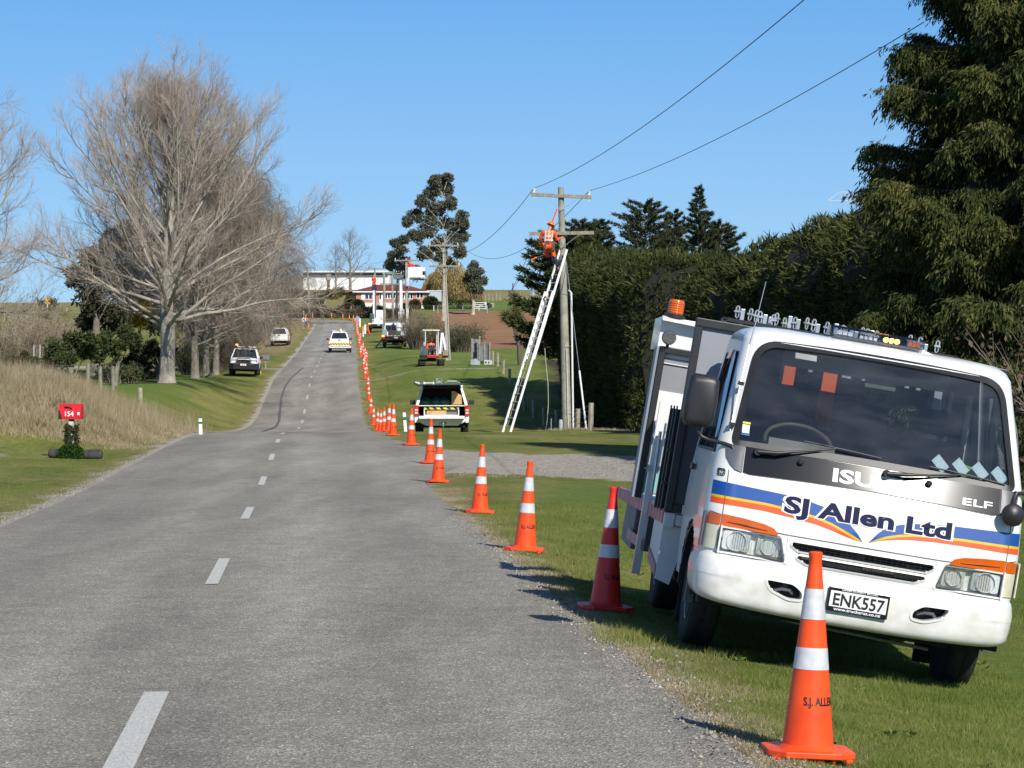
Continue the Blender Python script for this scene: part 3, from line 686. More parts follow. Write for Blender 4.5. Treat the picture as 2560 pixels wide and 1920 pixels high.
clump_tree('gum_tree', b, 'shorter gum tree left of the tall one, behind the raised bucket', 12, px_clumps([(990, 608, 16), (1003, 628, 18), (985, 640, 20), (1008, 655, 20), (975, 665, 16), (1000, 680, 24), (1030, 670, 20), (1045, 690, 22)], 365, b, g_), GUM, GUMB, .36, 1100, 62, tr=.25)
b = on(1182, 380)
clump_tree('gum_tree', b, 'small rounded gum tree standing alone on the green paddock', 8.5, px_clumps([(1185, 662, 14), (1175, 680, 16), (1196, 678, 16), (1168, 700, 12), (1190, 705, 20), (1207, 700, 13), (1178, 722, 14), (1198, 724, 12)], 380, b, g_), GUM, GUMB, .34, 950, 63, tr=.3)
# willow with yellow-brown shoots below the gums
for (px, Z, H, rd, lab, sd) in ((1125, 440, 8.0, 3.5, 'golden brown willow with hanging shoots behind the concrete pole', 71), (1090, 445, 5.0, 2.6, 'lower golden willow right of the raised bucket', 72), (1164, 436, 5.2, 3.0, 'small golden willow beside the lone gum tree', 73)):
    g = np.random.default_rng(sd); root = empty('willow_tree', on(px, Z), label=lab, cat='tree')
    trunk('trunk', [(0, 0, -.3), (0, 0, 1.5), (.2, 0, H*.6), (.1, 0, H*.9)], [.35, .3, .16, .05], BARKY, root, 1.3, 8)
    n = 5200; a = g.uniform(0, 6.28, n); rr = rd*np.sqrt(g.random(n)); z = (H*np.sqrt(np.clip(1-(rr/rd/1.08)**2, 0, 1)))*g.uniform(.25, 1.02, n)+.2
    C = np.stack([rr*np.cos(a), rr*np.sin(a), z], 1); leafquads('foliage', C, np.stack([np.cos(a)*.3, np.sin(a)*.3, -np.ones(n)], 1), 1.0, .1, WILL, root, .25, sd)
MAC = leafmat('macrocarpa_foliage', [(.022, .030, .015), (.050, .060, .028), (.095, .10, .05)], trans=.15)
# macrocarpas behind the hedge
for i, (px, Z, py, rd, lab, sh) in enumerate(((1450, 230, 555, 3.4, 'low dark macrocarpa at the left behind the pine hedge', .35), (1500, 235, 552, 2.6, 'small dark macrocarpa between the low one and the broad one', .5), (1612, 225, 508, 4.2, 'broad dark macrocarpa behind the middle of the hedge', .38),
        (1685, 240, 530, 2.6, 'dark macrocarpa squeezed between the broad one and the spire', .5), (1748, 215, 468, 3.6, 'spire topped dark macrocarpa behind the hedge', 1.1), (1800, 220, 560, 3.0, 'dark macrocarpa lowest on the right behind the hedge', .4))):
    b = on(px, Z); H = EYE+(YH-py)/FPX*Z-b.z
    needle_tree('macrocarpa_tree', b, lab, H, rd, 80+i, MAC, 80, .34, 260, .35, up=.35, shape=sh, tr=.3)
# dark evergreens behind the poplar row and in the garden on the left
EG = leafmat('dark_evergreen', [(.025, .028, .016), (.05, .052, .028), (.09, .088, .05)], trans=.15)
for (px, Z, blobs, lab, sd, mt, lf) in (
    (235, 150, [(235, 640, 45), (275, 600, 45), (330, 590, 55), (200, 690, 40), (255, 700, 55), (320, 670, 60), (380, 620, 55), (390, 690, 50), (300, 740, 50), (230, 750, 40), (270, 790, 46), (330, 790, 46), (220, 800, 34), (370, 740, 46), (410, 660, 46), (420, 730, 46), (400, 800, 40)], 'dark evergreen behind the tall poplar on its left', 91, EG, .34),
    (548, 200, [(552, 440, 22), (545, 480, 36), (560, 520, 46), (530, 560, 50), (585, 570, 44), (560, 620, 60), (610, 640, 50), (520, 660, 50), (590, 700, 60), (545, 740, 60), (640, 690, 34), (640, 730, 30), (500, 740, 50), (600, 780, 46), (560, 790, 46), (500, 800, 46), (640, 780, 36), (575, 640, 50), (620, 590, 36)], 'tall brownish evergreen rising behind the bare row', 92, BROWNL, .36),
    (470, 185, [(470, 560, 40), (440, 620, 50), (480, 660, 55), (430, 700, 50), (500, 740, 45), (455, 770, 40), (430, 780, 40), (480, 800, 40)], 'dark evergreen directly behind the tall poplar', 93, EG, .34),
    (170, 108, [(150, 870, 34), (185, 850, 34), (215, 880, 30), (130, 900, 22), (175, 900, 30), (230, 850, 24)], 'rounded dark garden tree left of the poplar trunk', 94, SHRUBG, .2),
    (285, 112, [(270, 855, 30), (300, 870, 30), (330, 850, 28), (255, 890, 22), (305, 830, 22)], 'green garden tree close left of the poplar trunk', 95, SHRUBG, .2),
    (395, 126, [(380, 870, 26), (350, 880, 24), (330, 905, 20), (400, 890, 24), (290, 910, 18), (370, 910, 20), (430, 880, 18)], 'dark low garden tree directly behind the poplar trunk', 98, EG, .22),
    (60, 112, [(50, 905, 20), (85, 905, 20), (20, 900, 16), (115, 915, 18), (65, 890, 14)], 'low clipped garden shrub above the red farm cart', 96, SHRUBG, .16),
    (340, 128, [(335, 770, 26), (370, 780, 24), (350, 800, 24)], 'flowering yellow gorse bush behind the poplar', 97, leafmat('yellow_flowers', [(.14, .12, .03), (.4, .28, .03), (.6, .42, .04)]), .2)):
    b = on(px, Z); cl = px_clumps(blobs, Z, b, g_)
    clump_tree('garden_tree' if Z < 130 else 'evergreen_tree', b, lab, max(2.5, max(c[2] for c in cl)), cl, mt, BARKY, lf, 900 if Z > 130 else 700, sd, tr=.16 if Z < 130 else .35)
# dark understorey along the left fence under the poplar row
for i, (px, Z, H, rd) in enumerate(((560, 160, 2.6, 2.2), (600, 178, 2.2, 2.0), (520, 148, 2.0, 1.8), (400, 131, 1.1, 2.4), (330, 118, 1.0, 2.0))):
    twiggy('understorey_shrub', on(px-34, Z), ['dark shrub under the fourth bare tree', 'dark shrub at the far end of the bare row', 'dark low shrub beside the ute with a bull bar', 'low dark bush behind the poplar trunk', 'low dark bush left of the poplar trunk'][i], H, rd, 120+i, TWIGB, 140, SHRUBG, 3500, leaf=.14)
for i, (px, Z, H, rd, lab) in enumerate(((585, 172, 4.6, 2.6, 'tall leafless thicket under the middle of the bare row'), (545, 158, 3.6, 2.2, 'leafless thicket behind the paling fence'))):
    twiggy('leafless_thicket', on(px-10, Z), lab, H, rd, 170+i, TWIGB, 420, BROWNL, 1500, leaf=.14, lean=.8)
# left-edge pale brown willow shrubs on the slope
twiggy('hillside_willow', on(45, 165), 'pale brown leafless willow bush at the left edge below the hill', 5.2, 4.8, 131, TWIG, 420, leafmat('olive_buds', [(.14, .12, .05), (.26, .20, .08), (.3, .24, .12)]), 9000, leaf=.12, lean=1.2)
twiggy('hillside_willow', on(130, 175), 'smaller brown willow bush right of the pale one on the slope', 3.8, 2.8, 132, TWIGB, 260, leafmat('olive_buds', []), 5000, leaf=.12, lean=1.0)
# hillside scrub between the bend and the shed
k = 0
for (px, Z, H, rd, mt, lab) in ((706, 425, 2.4, 2.4, GORSE, 'gorse bush on the bank left of the thin far pole'), (775, 430, 2.2, 2.2, GORSE, 'gorse bush on the bank right of the thin far pole'), (795, 420, 2.3, 1.9, SHRUBG, 'dark green bush on the bank above the bend'),
        (668, 440, 2.4, 3.0, BROWNL, 'brown scrub bush at the left of the bank'), (735, 455, 1.8, 2.8, BROWNL, 'brown scrub bush high on the bank'), (830, 445, 2.0, 2.6, GORSE, 'gorse bush left of the brick house'), (845, 455, 1.9, 1.8, BROWNL, 'brown scrub bush left of the brick house'),
        (118, 395, 2.2, 2.4, SHRUBG, 'dark bush on the hill left of the diamond sign')):
    k += 1; twiggy('hillside_bush', on(px, Z), lab, H, rd, 140+k, TWIGB, 70, mt, 1800, leaf=.3)
# hedge bank at the outside of the bend
g = np.random.default_rng(5); root = empty('roadside_hedge', Gp(-24, 366), label='low brown trimmed hedge along the outside of the bend', cat='hedge')
n = 30000; s = g.uniform(0, 1, n); x = -56+s*40.5; y = 364.4+.5*np.sin(x*.3)+g.normal(0, .45, n)+.02*(x+24); h = 1.45+.25*np.sin(x*.8)+.2*np.sin(x*2.1); z = g.uniform(0.02, 1, n)**.8*h
C = np.stack([x, y, G(x, y)+z], 1)-np.array(root.location); leafquads('foliage', C, g.normal(0, 1, (n, 3))+[0, 0, .4], .36, .4, leafmat('hedge_brown', [(.05, .04, .022), (.15, .12, .07), (.26, .20, .12)]), root, .5, 6)
cx_ = np.linspace(-56, -15.5, 40); MBc = MB()
MBc.loft([[tuple(Vector((x, 364.6+.5*math.sin(x*.3)+.02*(x+24)+dy, gB(x, 365)+zz))-root.location) for dy, zz in ((-.3, -.3), (.3, -.3), (.25, .95), (-.25, .95))] for x in cx_]); MBc.build('added_core', DARKI, root)
# house garden shrubs
for (px, Z, w, h, mt, lab) in ((873, 404, 1.2, 1.9, SHRUBG, 'dark clipped bush at the left corner of the brick house'), (893, 402, 1.8, 1.5, SHRUBG, 'round green bush before the left end of the brick house'), (1037, 403, 1.5, 1.5, BROWNL, 'reddish brown bush against the brick house wall'), (1077, 402, 2.0, 2.1, SHRUBG, 'large round green bush at the right end of the brick house'),
        (1010, 400, 1.0, .9, SHRUBG, 'small green bush behind the boom truck'), (1150, 405, 9.0, 1.2, SHRUBG, 'long dark clipped hedge right of the brick house'), (868, 400, 1.6, 1.0, BROWNL, 'pinkish brown shrub beside the dark corner bush')):
    g = np.random.default_rng(int(px)); b = on(px, Z); root = empty('garden_bush', b, label=lab, cat='bush'); n = 2600
    p, d = blobpts((0, 0, h*.5), (w/1.6, w/2 if w < 5 else 1.0, h*.52), n, g, .6); leafquads('foliage', p, d, .3, .6, mt, root, .5, int(px), tri=False)
    mb = MB(); mb.lathe([(.05*w, 0), (.36*w if w < 5 else .6, .1), (.38*w if w < 5 else .6, h*.5), (.1, h*.85)], 8); mb.build('added_core', DARKI, root)
# long dry grass on the left bank
def blades(name, X, Y, L, wd, mat, lean, seed, kindlab=None, sink=.02):
    g = np.random.default_rng(seed); n = len(X); Z0 = G(X, Y)-sink; a = g.uniform(0, 6.283, n); az = g.uniform(0, 6.283, n)
    w = wd*g.uniform(.6, 1.3, n); l = L*g.uniform(.5, 1.25, n); dx = np.cos(a)*w/2; dy = np.sin(a)*w/2*.5
    lx = np.cos(az)*lean*l*g.uniform(.2, 1, n); ly = np.sin(az)*lean*l*g.uniform(.2, 1, n)
    b0 = np.stack([X-dx, Y-dy, Z0], 1); b1 = np.stack([X+dx, Y+dy, Z0], 1); t = np.stack([X+lx, Y+ly, Z0+l*np.sqrt(np.clip(1-lean**2*.5, .2, 1))], 1)
    V = np.stack([b0, b1, t], 1).reshape(-1, 3); o = npmesh(name, V, np.arange(3*n).reshape(-1, 3), mat); tag(o, kind='stuff', label=kindlab, cat='grass'); return o
DRYG = leafmat('dry_grass_blades', [(.14, .14, .055), (.29, .235, .13), (.42, .345, .23), (.53, .46, .34)], trans=.3)
GRN = leafmat('green_grass_blades', [(.075, .105, .02), (.13, .17, .035), (.21, .235, .06), (.38, .32, .14)], trans=.3)
g = np.random.default_rng(12); n = 150000; Y = g.uniform(54.5, 77, n); X = xc(Y)-wl(Y)-.25-np.abs(g.normal(0, 1, n))*0-g.uniform(0, 1, n)*14.5
keep = (X > -19) & (g.random(n) < ss((Y-54)/1.5)*(.25+.75*ss((-X-8.0)/1.2))); X, Y = X[keep], Y[keep]; u = -(X-xc(Y))-wl(Y)
Lb = np.clip(.09+.34*ss(u/3.0), .08, .45)*(.35+1.1*nz(X, Y, 1.9))*np.where(Y < 57, .6, 1)
blades('dry_grass', X, Y, Lb, .022, DRYG, .75, 13, 'long dry grass on the roadside bank behind the red letterbox')
# seed heads and taller stalks
n = 9000; Y = g.uniform(60, 76, n); X = -9.6-g.uniform(0, 1, n)*9; blades('dry_stalks', X, Y, np.full(n, .72), .010, DRYG, .35, 14, 'thin tall dry stalks standing above the bank grass')
# left foreground fringe
n = 26000; Y = g.uniform(24, 53, n); X = xc(Y)-wl(Y)-.15-g.uniform(0, 1, n)**1.3*5; blades('verge_grass', X, Y, np.full(n, .045), .02, GRN, .6, 15, 'short green grass of the left verge')
# right verge near the camera
n = 420000; Y = 8.2+26*g.random(n)**1.7; X = xc(Y)+wr(Y)+.10+.10*np.abs(g.normal(0, 1, n))+g.random(n)**1.15*np.minimum(2+Y*.24, 6.5)
r = X-xc(Y)-wr(Y); Lb = (.020+.034*nz(X, Y, 2.7, 1)+.045*ss((nz(X, Y, 7.1, 3)-.72)/.15))*ss(r/.25+.25)
blades('verge_grass', X, Y, Lb, .0048+.0*Y, GRN, .8, 16, 'mown green grass of the right verge around the truck and cones', .004)
n = 60000; Y = 8.2+30*g.random(n)**1.6; X = xc(Y)+wr(Y)+.02+.25*np.abs(g.normal(0, 1, n)); blades('dry_grass', X, Y, .022+.02*nz(X, Y, 5), .005, DRYG, .95, 17, 'dry brownish grass fringe along the right edge of the seal', .004)
n = 1600; Y = 15.3+g.normal(0, .3, n); X = .74+g.normal(0, .10, n)-.05*(Y-15.3); blades('grass_tuft', X, Y, np.full(n, .10), .006, GRN, .8, 18, 'taller tuft of grass at the seal edge in front of the truck')
n = 5000; Y = g.uniform(40, 70, n); X = g.uniform(1.6, 3.6, n)+.0; Yb = 82.3+g.normal(0, .8, n); Xb = 2.5+g.normal(0, .55, n); blades('dry_grass', Xb, Yb, np.full(n, .16), .03, DRYG, .9, 19, 'dry grass mound at the foot of the ladder pole')

# loose chips along both seal edges, a few broad-leaved weeds in the verge
def chips(name, n, f, lab, size, seed):
    g = np.random.default_rng(seed); X, Y = f(g, n); sz = size*g.uniform(.4, 1.3, n); Zc = G(X, Y)+.004; V = []
    b = g.uniform(-.5, .5, (n, 4, 3)); b += np.array([[.7, 0, 0], [-.4, .6, 0], [-.4, -.6, 0], [0, 0, .7]]); V = b*sz[:, None, None]+np.stack([X, Y, Zc], 1)[:, None, :]
    i = np.arange(n)[:, None]*4; F = np.concatenate([i+[0, 1, 3], i+[1, 2, 3], i+[2, 0, 3]], 0); o = npmesh(name, V.reshape(-1, 3), F, leafmat('stone_chips', [(.14, .125, .105), (.34, .30, .25), (.56, .51, .43)], trans=0)); tag(o, lab, 'gravel', kind='stuff')
chips('loose_chips', 5200, lambda g, n: (lambda Y: (xc(Y)+wr(Y)+g.normal(.06, .13, n), Y))(8.5+22*g.random(n)**1.6), 'loose stone chips along the right edge of the seal', .011, 41)
chips('loose_chips', 1500, lambda g, n: (lambda Y: (xc(Y)-wl(Y)-np.abs(g.normal(.05, .16, n)), Y))(24+28*g.random(n)), 'loose stone chips along the left edge of the seal', .014, 42)
chips('driveway_gravel', 3000, lambda g, n: (lambda r, y: (xc(y)+wr(y)+r, y))(g.uniform(.2, 9, n), np.interp(g.random(n), [0, 1], [42, 50])), 'coarse loose gravel on the side driveway', .018, 43)
g = np.random.default_rng(44)
Cw = []; Dw = []
for i in range(70):
    Y = 9+16*g.random(); X = float(xc(Y)+wr(Y))+.3+g.random()*3.6; m = g.integers(7, 13); a = g.uniform(0, 6.28, m); Cw.append(np.repeat([[X, Y, gB(X, Y)+.008]], m, 0)); Dw.append(np.stack([np.cos(a), np.sin(a), .35+.3*g.random(m)], 1))
o = leafquads('verge_weeds', np.concatenate(Cw), np.concatenate(Dw), .05, .34, leafmat('weed_leaves', [(.10, .15, .03), (.15, .21, .045), (.22, .26, .07)]), None, .1, 45, tri=False); tag(o, 'flat broad leaved weeds dotted through the right verge', 'weeds', kind='stuff')
# ---------------- materials for vehicles ----------------
WHITE = M('white_paint', (.70, .69, .655), .30, scale=2.2, coat=.5, c2=(.80, .80, .785), detail=9)
WHITED = M('dusty_white_paint', (.70, .70, .68), .45, var=.10, scale=2.5, c2=(.80, .80, .78))
BLACKP = M('black_plastic', (.022, .022, .024), .42, var=.15, scale=9, bump=.05, bscale=300)
BLACKG = M('gloss_black_panel', (.012, .012, .015), .17, var=.2, scale=3, coat=0, spec=.42)
GREYP = M('grey_plastic', (.10, .105, .12), .4, var=.1)
GREYPANEL = M('grey_sheet_panel', (.25, .265, .30), .6, var=.05, scale=3)
RUBBER = M('tyre_rubber', (.018, .018, .018), .8, var=.3, scale=20, bump=.3, bscale=40)
STEEL = M('galvanised_steel', (.50, .53, .57), .38, .75, var=.12, scale=14)
CHROME = M('bright_reflector', (.80, .80, .80), .28, .45, var=.12, scale=60)
BLUE = M('blue_stripe_vinyl', (.004, .065, .30), .45, var=.04, coat=.1)
YEL = M('yellow_stripe_vinyl', (.62, .42, .006), .4, var=.04, coat=.1)
ORG = M('orange_stripe_vinyl', (.75, .085, .005), .4, var=.04, coat=.1)
NAVY = M('navy_lettering', (.006, .009, .05), .6, var=0, spec=.2)
WHITET = M('white_lettering', (.82, .82, .82), .35, var=0)
SILVT = M('silver_lettering', (.62, .64, .66), .3, var=0)
BLACKT = M('black_lettering', (.012, .012, .014), .5, var=0)
AMBER = M('amber_lens', (.58, .10, .003), .15, var=.15, scale=8, coat=.5)
AMBERL = M('amber_light_lit', (1.0, .42, .03), .3, var=0, emit=2.2)
CLEARL = M('clear_lamp_cover', (.62, .60, .46), .2, var=.12, scale=9, coat=.4)
DARK = M('dark_underbody', (.012, .012, .013), .85, var=.4, scale=9)
REDT = M('red_reflective_tape', (.55, .03, .035), .4, var=.15, scale=15)
WHT = M('white_reflective_tape', (.48, .49, .51), .4, scale=16, c2=(.68, .69, .72), detail=10)
TEAL = M('teal_panel', (.22, .45, .42), .5, var=.04)
BEIGE = M('beige_trim', (.30, .29, .25), .7, var=.1)
SEATM = M('dark_seat_fabric', (.05, .05, .055), .9, var=.2)
REDP = M('red_paint', (.42, .012, .012), .35, var=.12, scale=5, coat=.3)
ORANGEP = M('safety_orange_plastic', (.72, .062, .010), .45, scale=7, spec=.35, c2=(.92, .098, .014), detail=10)
PAPER = M('pale_blue_card', (.55, .72, .82), .6, var=.2, scale=60, c2=(.82, .86, .9))
def glassmat(name, tintc, refl=.9, f0=.06):
    m = bpy.data.materials.new(name); m.use_nodes = True; nt = m.node_tree; nt.nodes.remove(nt.nodes['Principled BSDF'])
    t = nt.nodes.new('ShaderNodeBsdfTransparent'); t.inputs[0].default_value = (*tintc, 1)
    g = nt.nodes.new('ShaderNodeBsdfGlossy'); g.inputs['Roughness'].default_value = .02; g.inputs[0].default_value = (refl,)*3+(1,)
    fr = nt.nodes.new('ShaderNodeFresnel'); fr.inputs[0].default_value = 1.5
    ad = nt.nodes.new('ShaderNodeMath'); ad.operation = 'ADD'; ad.inputs[1].default_value = f0; nt.links.new(fr.outputs[0], ad.inputs[0])
    mx = nt.nodes.new('ShaderNodeMixShader'); nt.links.new(ad.outputs[0], mx.inputs[0]); nt.links.new(t.outputs[0], mx.inputs[1]); nt.links.new(g.outputs[0], mx.inputs[2])
    nt.links.new(mx.outputs[0], nt.nodes['Material Output'].inputs['Surface']); return m
def dust_haze(m, amt):
    nt = m.node_tree; out = nt.nodes['Material Output']; src = out.inputs['Surface'].links[0].from_socket; d = nt.nodes.new('ShaderNodeBsdfDiffuse'); d.inputs[0].default_value = (.62, .64, .66, 1)
    tc = nt.nodes.new('ShaderNodeTexCoord'); n = nt.nodes.new('ShaderNodeTexNoise'); n.inputs['Scale'].default_value = 2.4; n.inputs['Detail'].default_value = 7; n.inputs['Distortion'].default_value = .8; mp = nt.nodes.new('ShaderNodeMapping'); mp.inputs['Scale'].default_value = (.8, 1, 2.4)
    mr = nt.nodes.new('ShaderNodeMapRange'); mr.inputs[1].default_value = .38; mr.inputs[2].default_value = .72; mr.inputs[3].default_value = amt*.25; mr.inputs[4].default_value = amt
    x = nt.nodes.new('ShaderNodeMixShader'); L = nt.links.new; L(tc.outputs['Object'], mp.inputs[0]); L(mp.outputs[0], n.inputs['Vector']); L(n.outputs['Fac'], mr.inputs[0]); L(mr.outputs[0], x.inputs[0]); L(src, x.inputs[1]); L(d.outputs[0], x.inputs[2]); L(x.outputs[0], out.inputs['Surface'])
GLASS = glassmat('tinted_windscreen_glass', (.60, .65, .66), f0=.075); dust_haze(GLASS, .05)  # pale streaky film stands in for hazy reflections as well as dust
LENS = glassmat('clear_lens', (.92, .93, .90), f0=.10)
DGLASS = M('dark_window_glass', (.02, .024, .03), .06, var=.2, scale=2, coat=1.)
CLEAR = glassmat('clear_plastic_cover', (.80, .82, .84), f0=.08)

def wheel(name, c, rad, wid, parent, side, rimr=.58, rimm=None, nholes=6):
    """tyre with rim child, axle along x"""
    mb = MB(); h = wid/2
    mb.lathe([(rad*rimr, -h*.85), (rad*.86, -h), (rad*.96, -h*.86), (rad, -h*.6), (rad, -.01), (rad*.985, 0), (rad, .01), (rad, h*.6), (rad*.96, h*.86), (rad*.86, h), (rad*rimr, h*.85)], 32, c=c, axis='x')
    t = mb.build(name, RUBBER, parent, smooth=40)
    mb = MB(); s = side
    mb.lathe([(rad*rimr*1.0, s*h*.9), (rad*rimr*.92, s*h*.7), (rad*rimr*.8, s*h*.45), (rad*.3, s*h*.75), (rad*.16, s*h*.95), (.001, s*h*.97)], 24, c=c, axis='x', cap=False)
    for k in range(nholes):
        a = 2*math.pi*k/nholes; mb.cbox((c[0]+s*h*.62, c[1]+math.cos(a)*rad*.4, c[2]+math.sin(a)*rad*.4), (.02, rad*.1, rad*.1), m=1)
    mb.build('rim', [rimm or STEEL, DARK], t, smooth=40); return t

# ---------------- the service truck in the foreground ----------------
def euler_mat(r, p, y):
    cr, sr, cp, sp, cy, sy = math.cos(r), math.sin(r), math.cos(p), math.sin(p), math.cos(y), math.sin(y)
    Ry = Matrix(((cr, 0, sr), (0, 1, 0), (-sr, 0, cr))); Rx = Matrix(((1, 0, 0), (0, cp, -sp), (0, sp, cp))); Rz = Matrix(((cy, -sy, 0), (sy, cy, 0), (0, 0, 1)))
    return (Rz @ Rx @ Ry).to_4x4()
TM = Matrix.Translation((2.0013, 14.5213, -.2903)) @ euler_mat(R(9.556), R(.243), R(.669))
TR = empty('service_truck', label='white service truck with blue and orange stripes, tilted on the grass verge', cat='truck'); TR.matrix_world = TM
ZR = [.50, .78, 1.0, 1.24, 1.42, 2.10, 2.15, 2.185, 2.205]; YF = [.06, .035, .04, .085, .1475, .565, .64, .74, .95]; WR = [.965, .98, .985, .978, .962, .868, .845, .80, .66]
def yf(z): return float(np.interp(z, ZR, YF))
def wf(z): return float(np.interp(z, ZR, WR))
RC = .15
def bulge(x): return .055*(x/.85)**2
def FY(x, z):
    w = wf(z); a = abs(x)
    if a <= w-RC: return yf(z)+bulge(x)
    q = min(a-(w-RC), RC*.995); return yf(z)+bulge(w-RC)+RC-math.sqrt(RC*RC-q*q)
def inpoly(x, z, P):
    c = False; j = len(P)-1
    for i in range(len(P)):
        if (P[i][1] > z) != (P[j][1] > z) and x < (P[j][0]-P[i][0])*(z-P[i][1])/(P[j][1]-P[i][1])+P[i][0]: c = not c
        j = i
    return c
def roundpoly(P, rs, n=6):
    out = []; N = len(P)
    for i in range(N):
        a = Vector(P[i-1]); b = Vector(P[i]); c = Vector(P[(i+1) % N]); r = rs[i] if isinstance(rs, (list, tuple)) else rs
        u = (a-b).normalized(); v = (c-b).normalized(); r1 = min(r, (a-b).length*.49, (c-b).length*.49)
        for k in range(n+1):
            t = k/n; out.append(tuple((1-t)**2*(b+u*r1)+2*t*(1-t)*b+t*t*(b+v*r1)))
    return out
def densify(P, d=.04):
    out = []
    for i in range(len(P)):
        a = Vector(P[i]); b = Vector(P[(i+1) % len(P)]); n = max(1, int((b-a).length/d))
        out += [tuple(a.lerp(b, k/n)) for k in range(n)]
    return out
def scalep(P, s, c=None):
    c = c or (sum(p[0] for p in P)/len(P), sum(p[1] for p in P)/len(P)); return [(c[0]+(p[0]-c[0])*s, c[1]+(p[1]-c[1])*s) for p in P]
def insetp(P, d):
    out = []; N = len(P); ar = sum(P[i-1][0]*P[i][1]-P[i][0]*P[i-1][1] for i in range(N)); sg = 1 if ar > 0 else -1
    for i in range(N):
        a = Vector(P[i-1]); c = Vector(P[(i+1) % N]); t = (c-a).normalized(); out.append((P[i][0]-t.y*d*sg, P[i][1]+t.x*d*sg))
    return out
def mirrorp(P): return [(-x, z) for x, z in P][::-1]
WSO = densify(roundpoly([(-.90, 1.405), (.90, 1.405), (.80, 2.095), (-.80, 2.095)], [.07, .07, .15, .15], 8))
WSO = [(x, z+(.028*(1-(x/.85)**2) if z > 1.8 else .018*(1-(x/.9)**2))) for x, z in WSO]
WSI = insetp(WSO, .042)
SLOT1 = densify(roundpoly([(-.40, .836), (.40, .836), (.45, .868), (.438, .897), (-.438, .897), (-.45, .868)], .012, 3))
SLOT2 = densify(roundpoly([(-.335, .764), (.335, .764), (.405, .795), (.395, .820), (-.395, .820), (-.405, .795)], .012, 3))
HLP = densify(roundpoly([(-.875, .768), (-.472, .762), (-.515, .902), (-.875, .908)], .012, 3))
HLR = mirrorp(HLP)
def ring_at(z):
    w = wf(z); P = []
    for y in np.linspace(1.65, yf(z)+bulge(w-RC)+RC, 26)[:-1]: P.append((-w, float(y), z))
    for k in range(9):
        a = math.pi/2*k/8; P.append((-(w-RC)-RC*math.cos(a), yf(z)+bulge(w-RC)+RC-RC*math.sin(a), z))
    nx = 84
    for k in range(1, nx): x = -(w-RC)+2*(w-RC)*k/nx; P.append((x, yf(z)+bulge(x), z))
    for k in range(8, -1, -1):
        a = math.pi/2*k/8; P.append(((w-RC)+RC*math.cos(a), yf(z)+bulge(w-RC)+RC-RC*math.sin(a), z))
    for y in np.linspace(1.65, yf(z)+bulge(w-RC)+RC, 26)[:-1][::-1]: P.append((w, float(y), z))
    return P
zs = list(np.arange(.50, 2.10, .0205))+[2.10, 2.125, 2.15, 2.17, 2.185, 2.197, 2.205]
rings = [ring_at(float(z)) for z in zs]
SWIN = [(.36, 1.36), (1.42, 1.36), (1.42, 2.0), (.80, 2.0)]
holes = [insetp(WSO, .016), SLOT1, SLOT2, HLP, HLR]
mb = MB(); n = len(rings[0]); vs_ = [p for r in rings for p in r]; fs = []
for i in range(len(rings)-1):
    for k in range(n-1):
        q = [rings[i][k], rings[i][k+1], rings[i+1][k+1], rings[i+1][k]]; cx = sum(p[0] for p in q)/4; cy = sum(p[1] for p in q)/4; cz = sum(p[2] for p in q)/4
        side = abs(cx) > wf(cz)-.004
        if not side and any(inpoly(cx, cz, h) for h in holes): continue
        if side and inpoly(cy, cz, SWIN): continue
        if cz < .88 and abs(cx) > wf(cz)-.12 and math.hypot(cy-.95, cz-.42) < .47: continue
        fs.append((i*n+k, i*n+k+1, (i+1)*n+k+1, (i+1)*n+k))
fs.append(tuple(range((len(rings)-1)*n, len(rings)*n)))
mb.add(vs_, fs); cab = mb.build('cab_shell', WHITE, TR, smooth=35, fix=False)
# cab rear wall with window opening, lining
mb = MB()
for (a0, a1) in (((-.965, .8), (-.95, 1.42), (-.855, 2.10), (-.80, 2.18), (-.47, 2.18), (-.47, .8)), ((.62, .8), (.62, 2.18), (.80, 2.18), (.855, 2.10), (.95, 1.42), (.965, .8))), : mb.prism(a0, 1.63, 1.65, axis='y'); mb.prism(a1, 1.63, 1.65, axis='y')
for (x0, x1, z0, z1) in ((-.47, .62, .8, 1.62), (-.47, .62, 1.99, 2.18)): mb.box(x0, x1, 1.63, 1.65, z0, z1)
mb.build('cab_rear_wall', WHITED, TR)
mb = MB(); mb.box(-.9, .9, .3, 1.6, 1.0, 1.04); mb.box(-.74, .74, .86, 1.6, 2.125, 2.14); mb.box(-.94, -.92, .25, 1.6, 1.0, 1.33, 0); mb.box(.92, .94, .25, 1.6, 1.0, 1.33, 0); mb.box(-.85, -.5, 1.585, 1.61, 1.0, 2.1); mb.box(.65, .85, 1.585, 1.61, 1.0, 2.1); mb.box(-.5, .65, 1.585, 1.61, 1.0, 1.6)
mb.build('cab_lining', M('dark_trim', (.035, .035, .038), .9, var=.2), TR)
def outline_ring(name, P, d, mat, dy=-.004, inset=None, th=None):
    Q = inset or insetp(P, d); mb = MB(); vs2 = []; fs2 = []; N = len(P)
    for (x, z) in P: vs2.append((x, FY(x, z)+dy, z))
    for (x, z) in Q: vs2.append((x, FY(x, z)+dy-.006, z))
    for (x, z) in Q: vs2.append((x, FY(x, z)+dy+.02, z))
    for i in range(N): j = (i+1) % N; fs2 += [(i, j, N+j, N+i), (N+i, N+j, 2*N+j, 2*N+i)]
    mb.add(vs2, fs2); return mb.build(name, mat, TR, smooth=60)
outline_ring('windscreen_seal', WSO, .042, BLACKP)
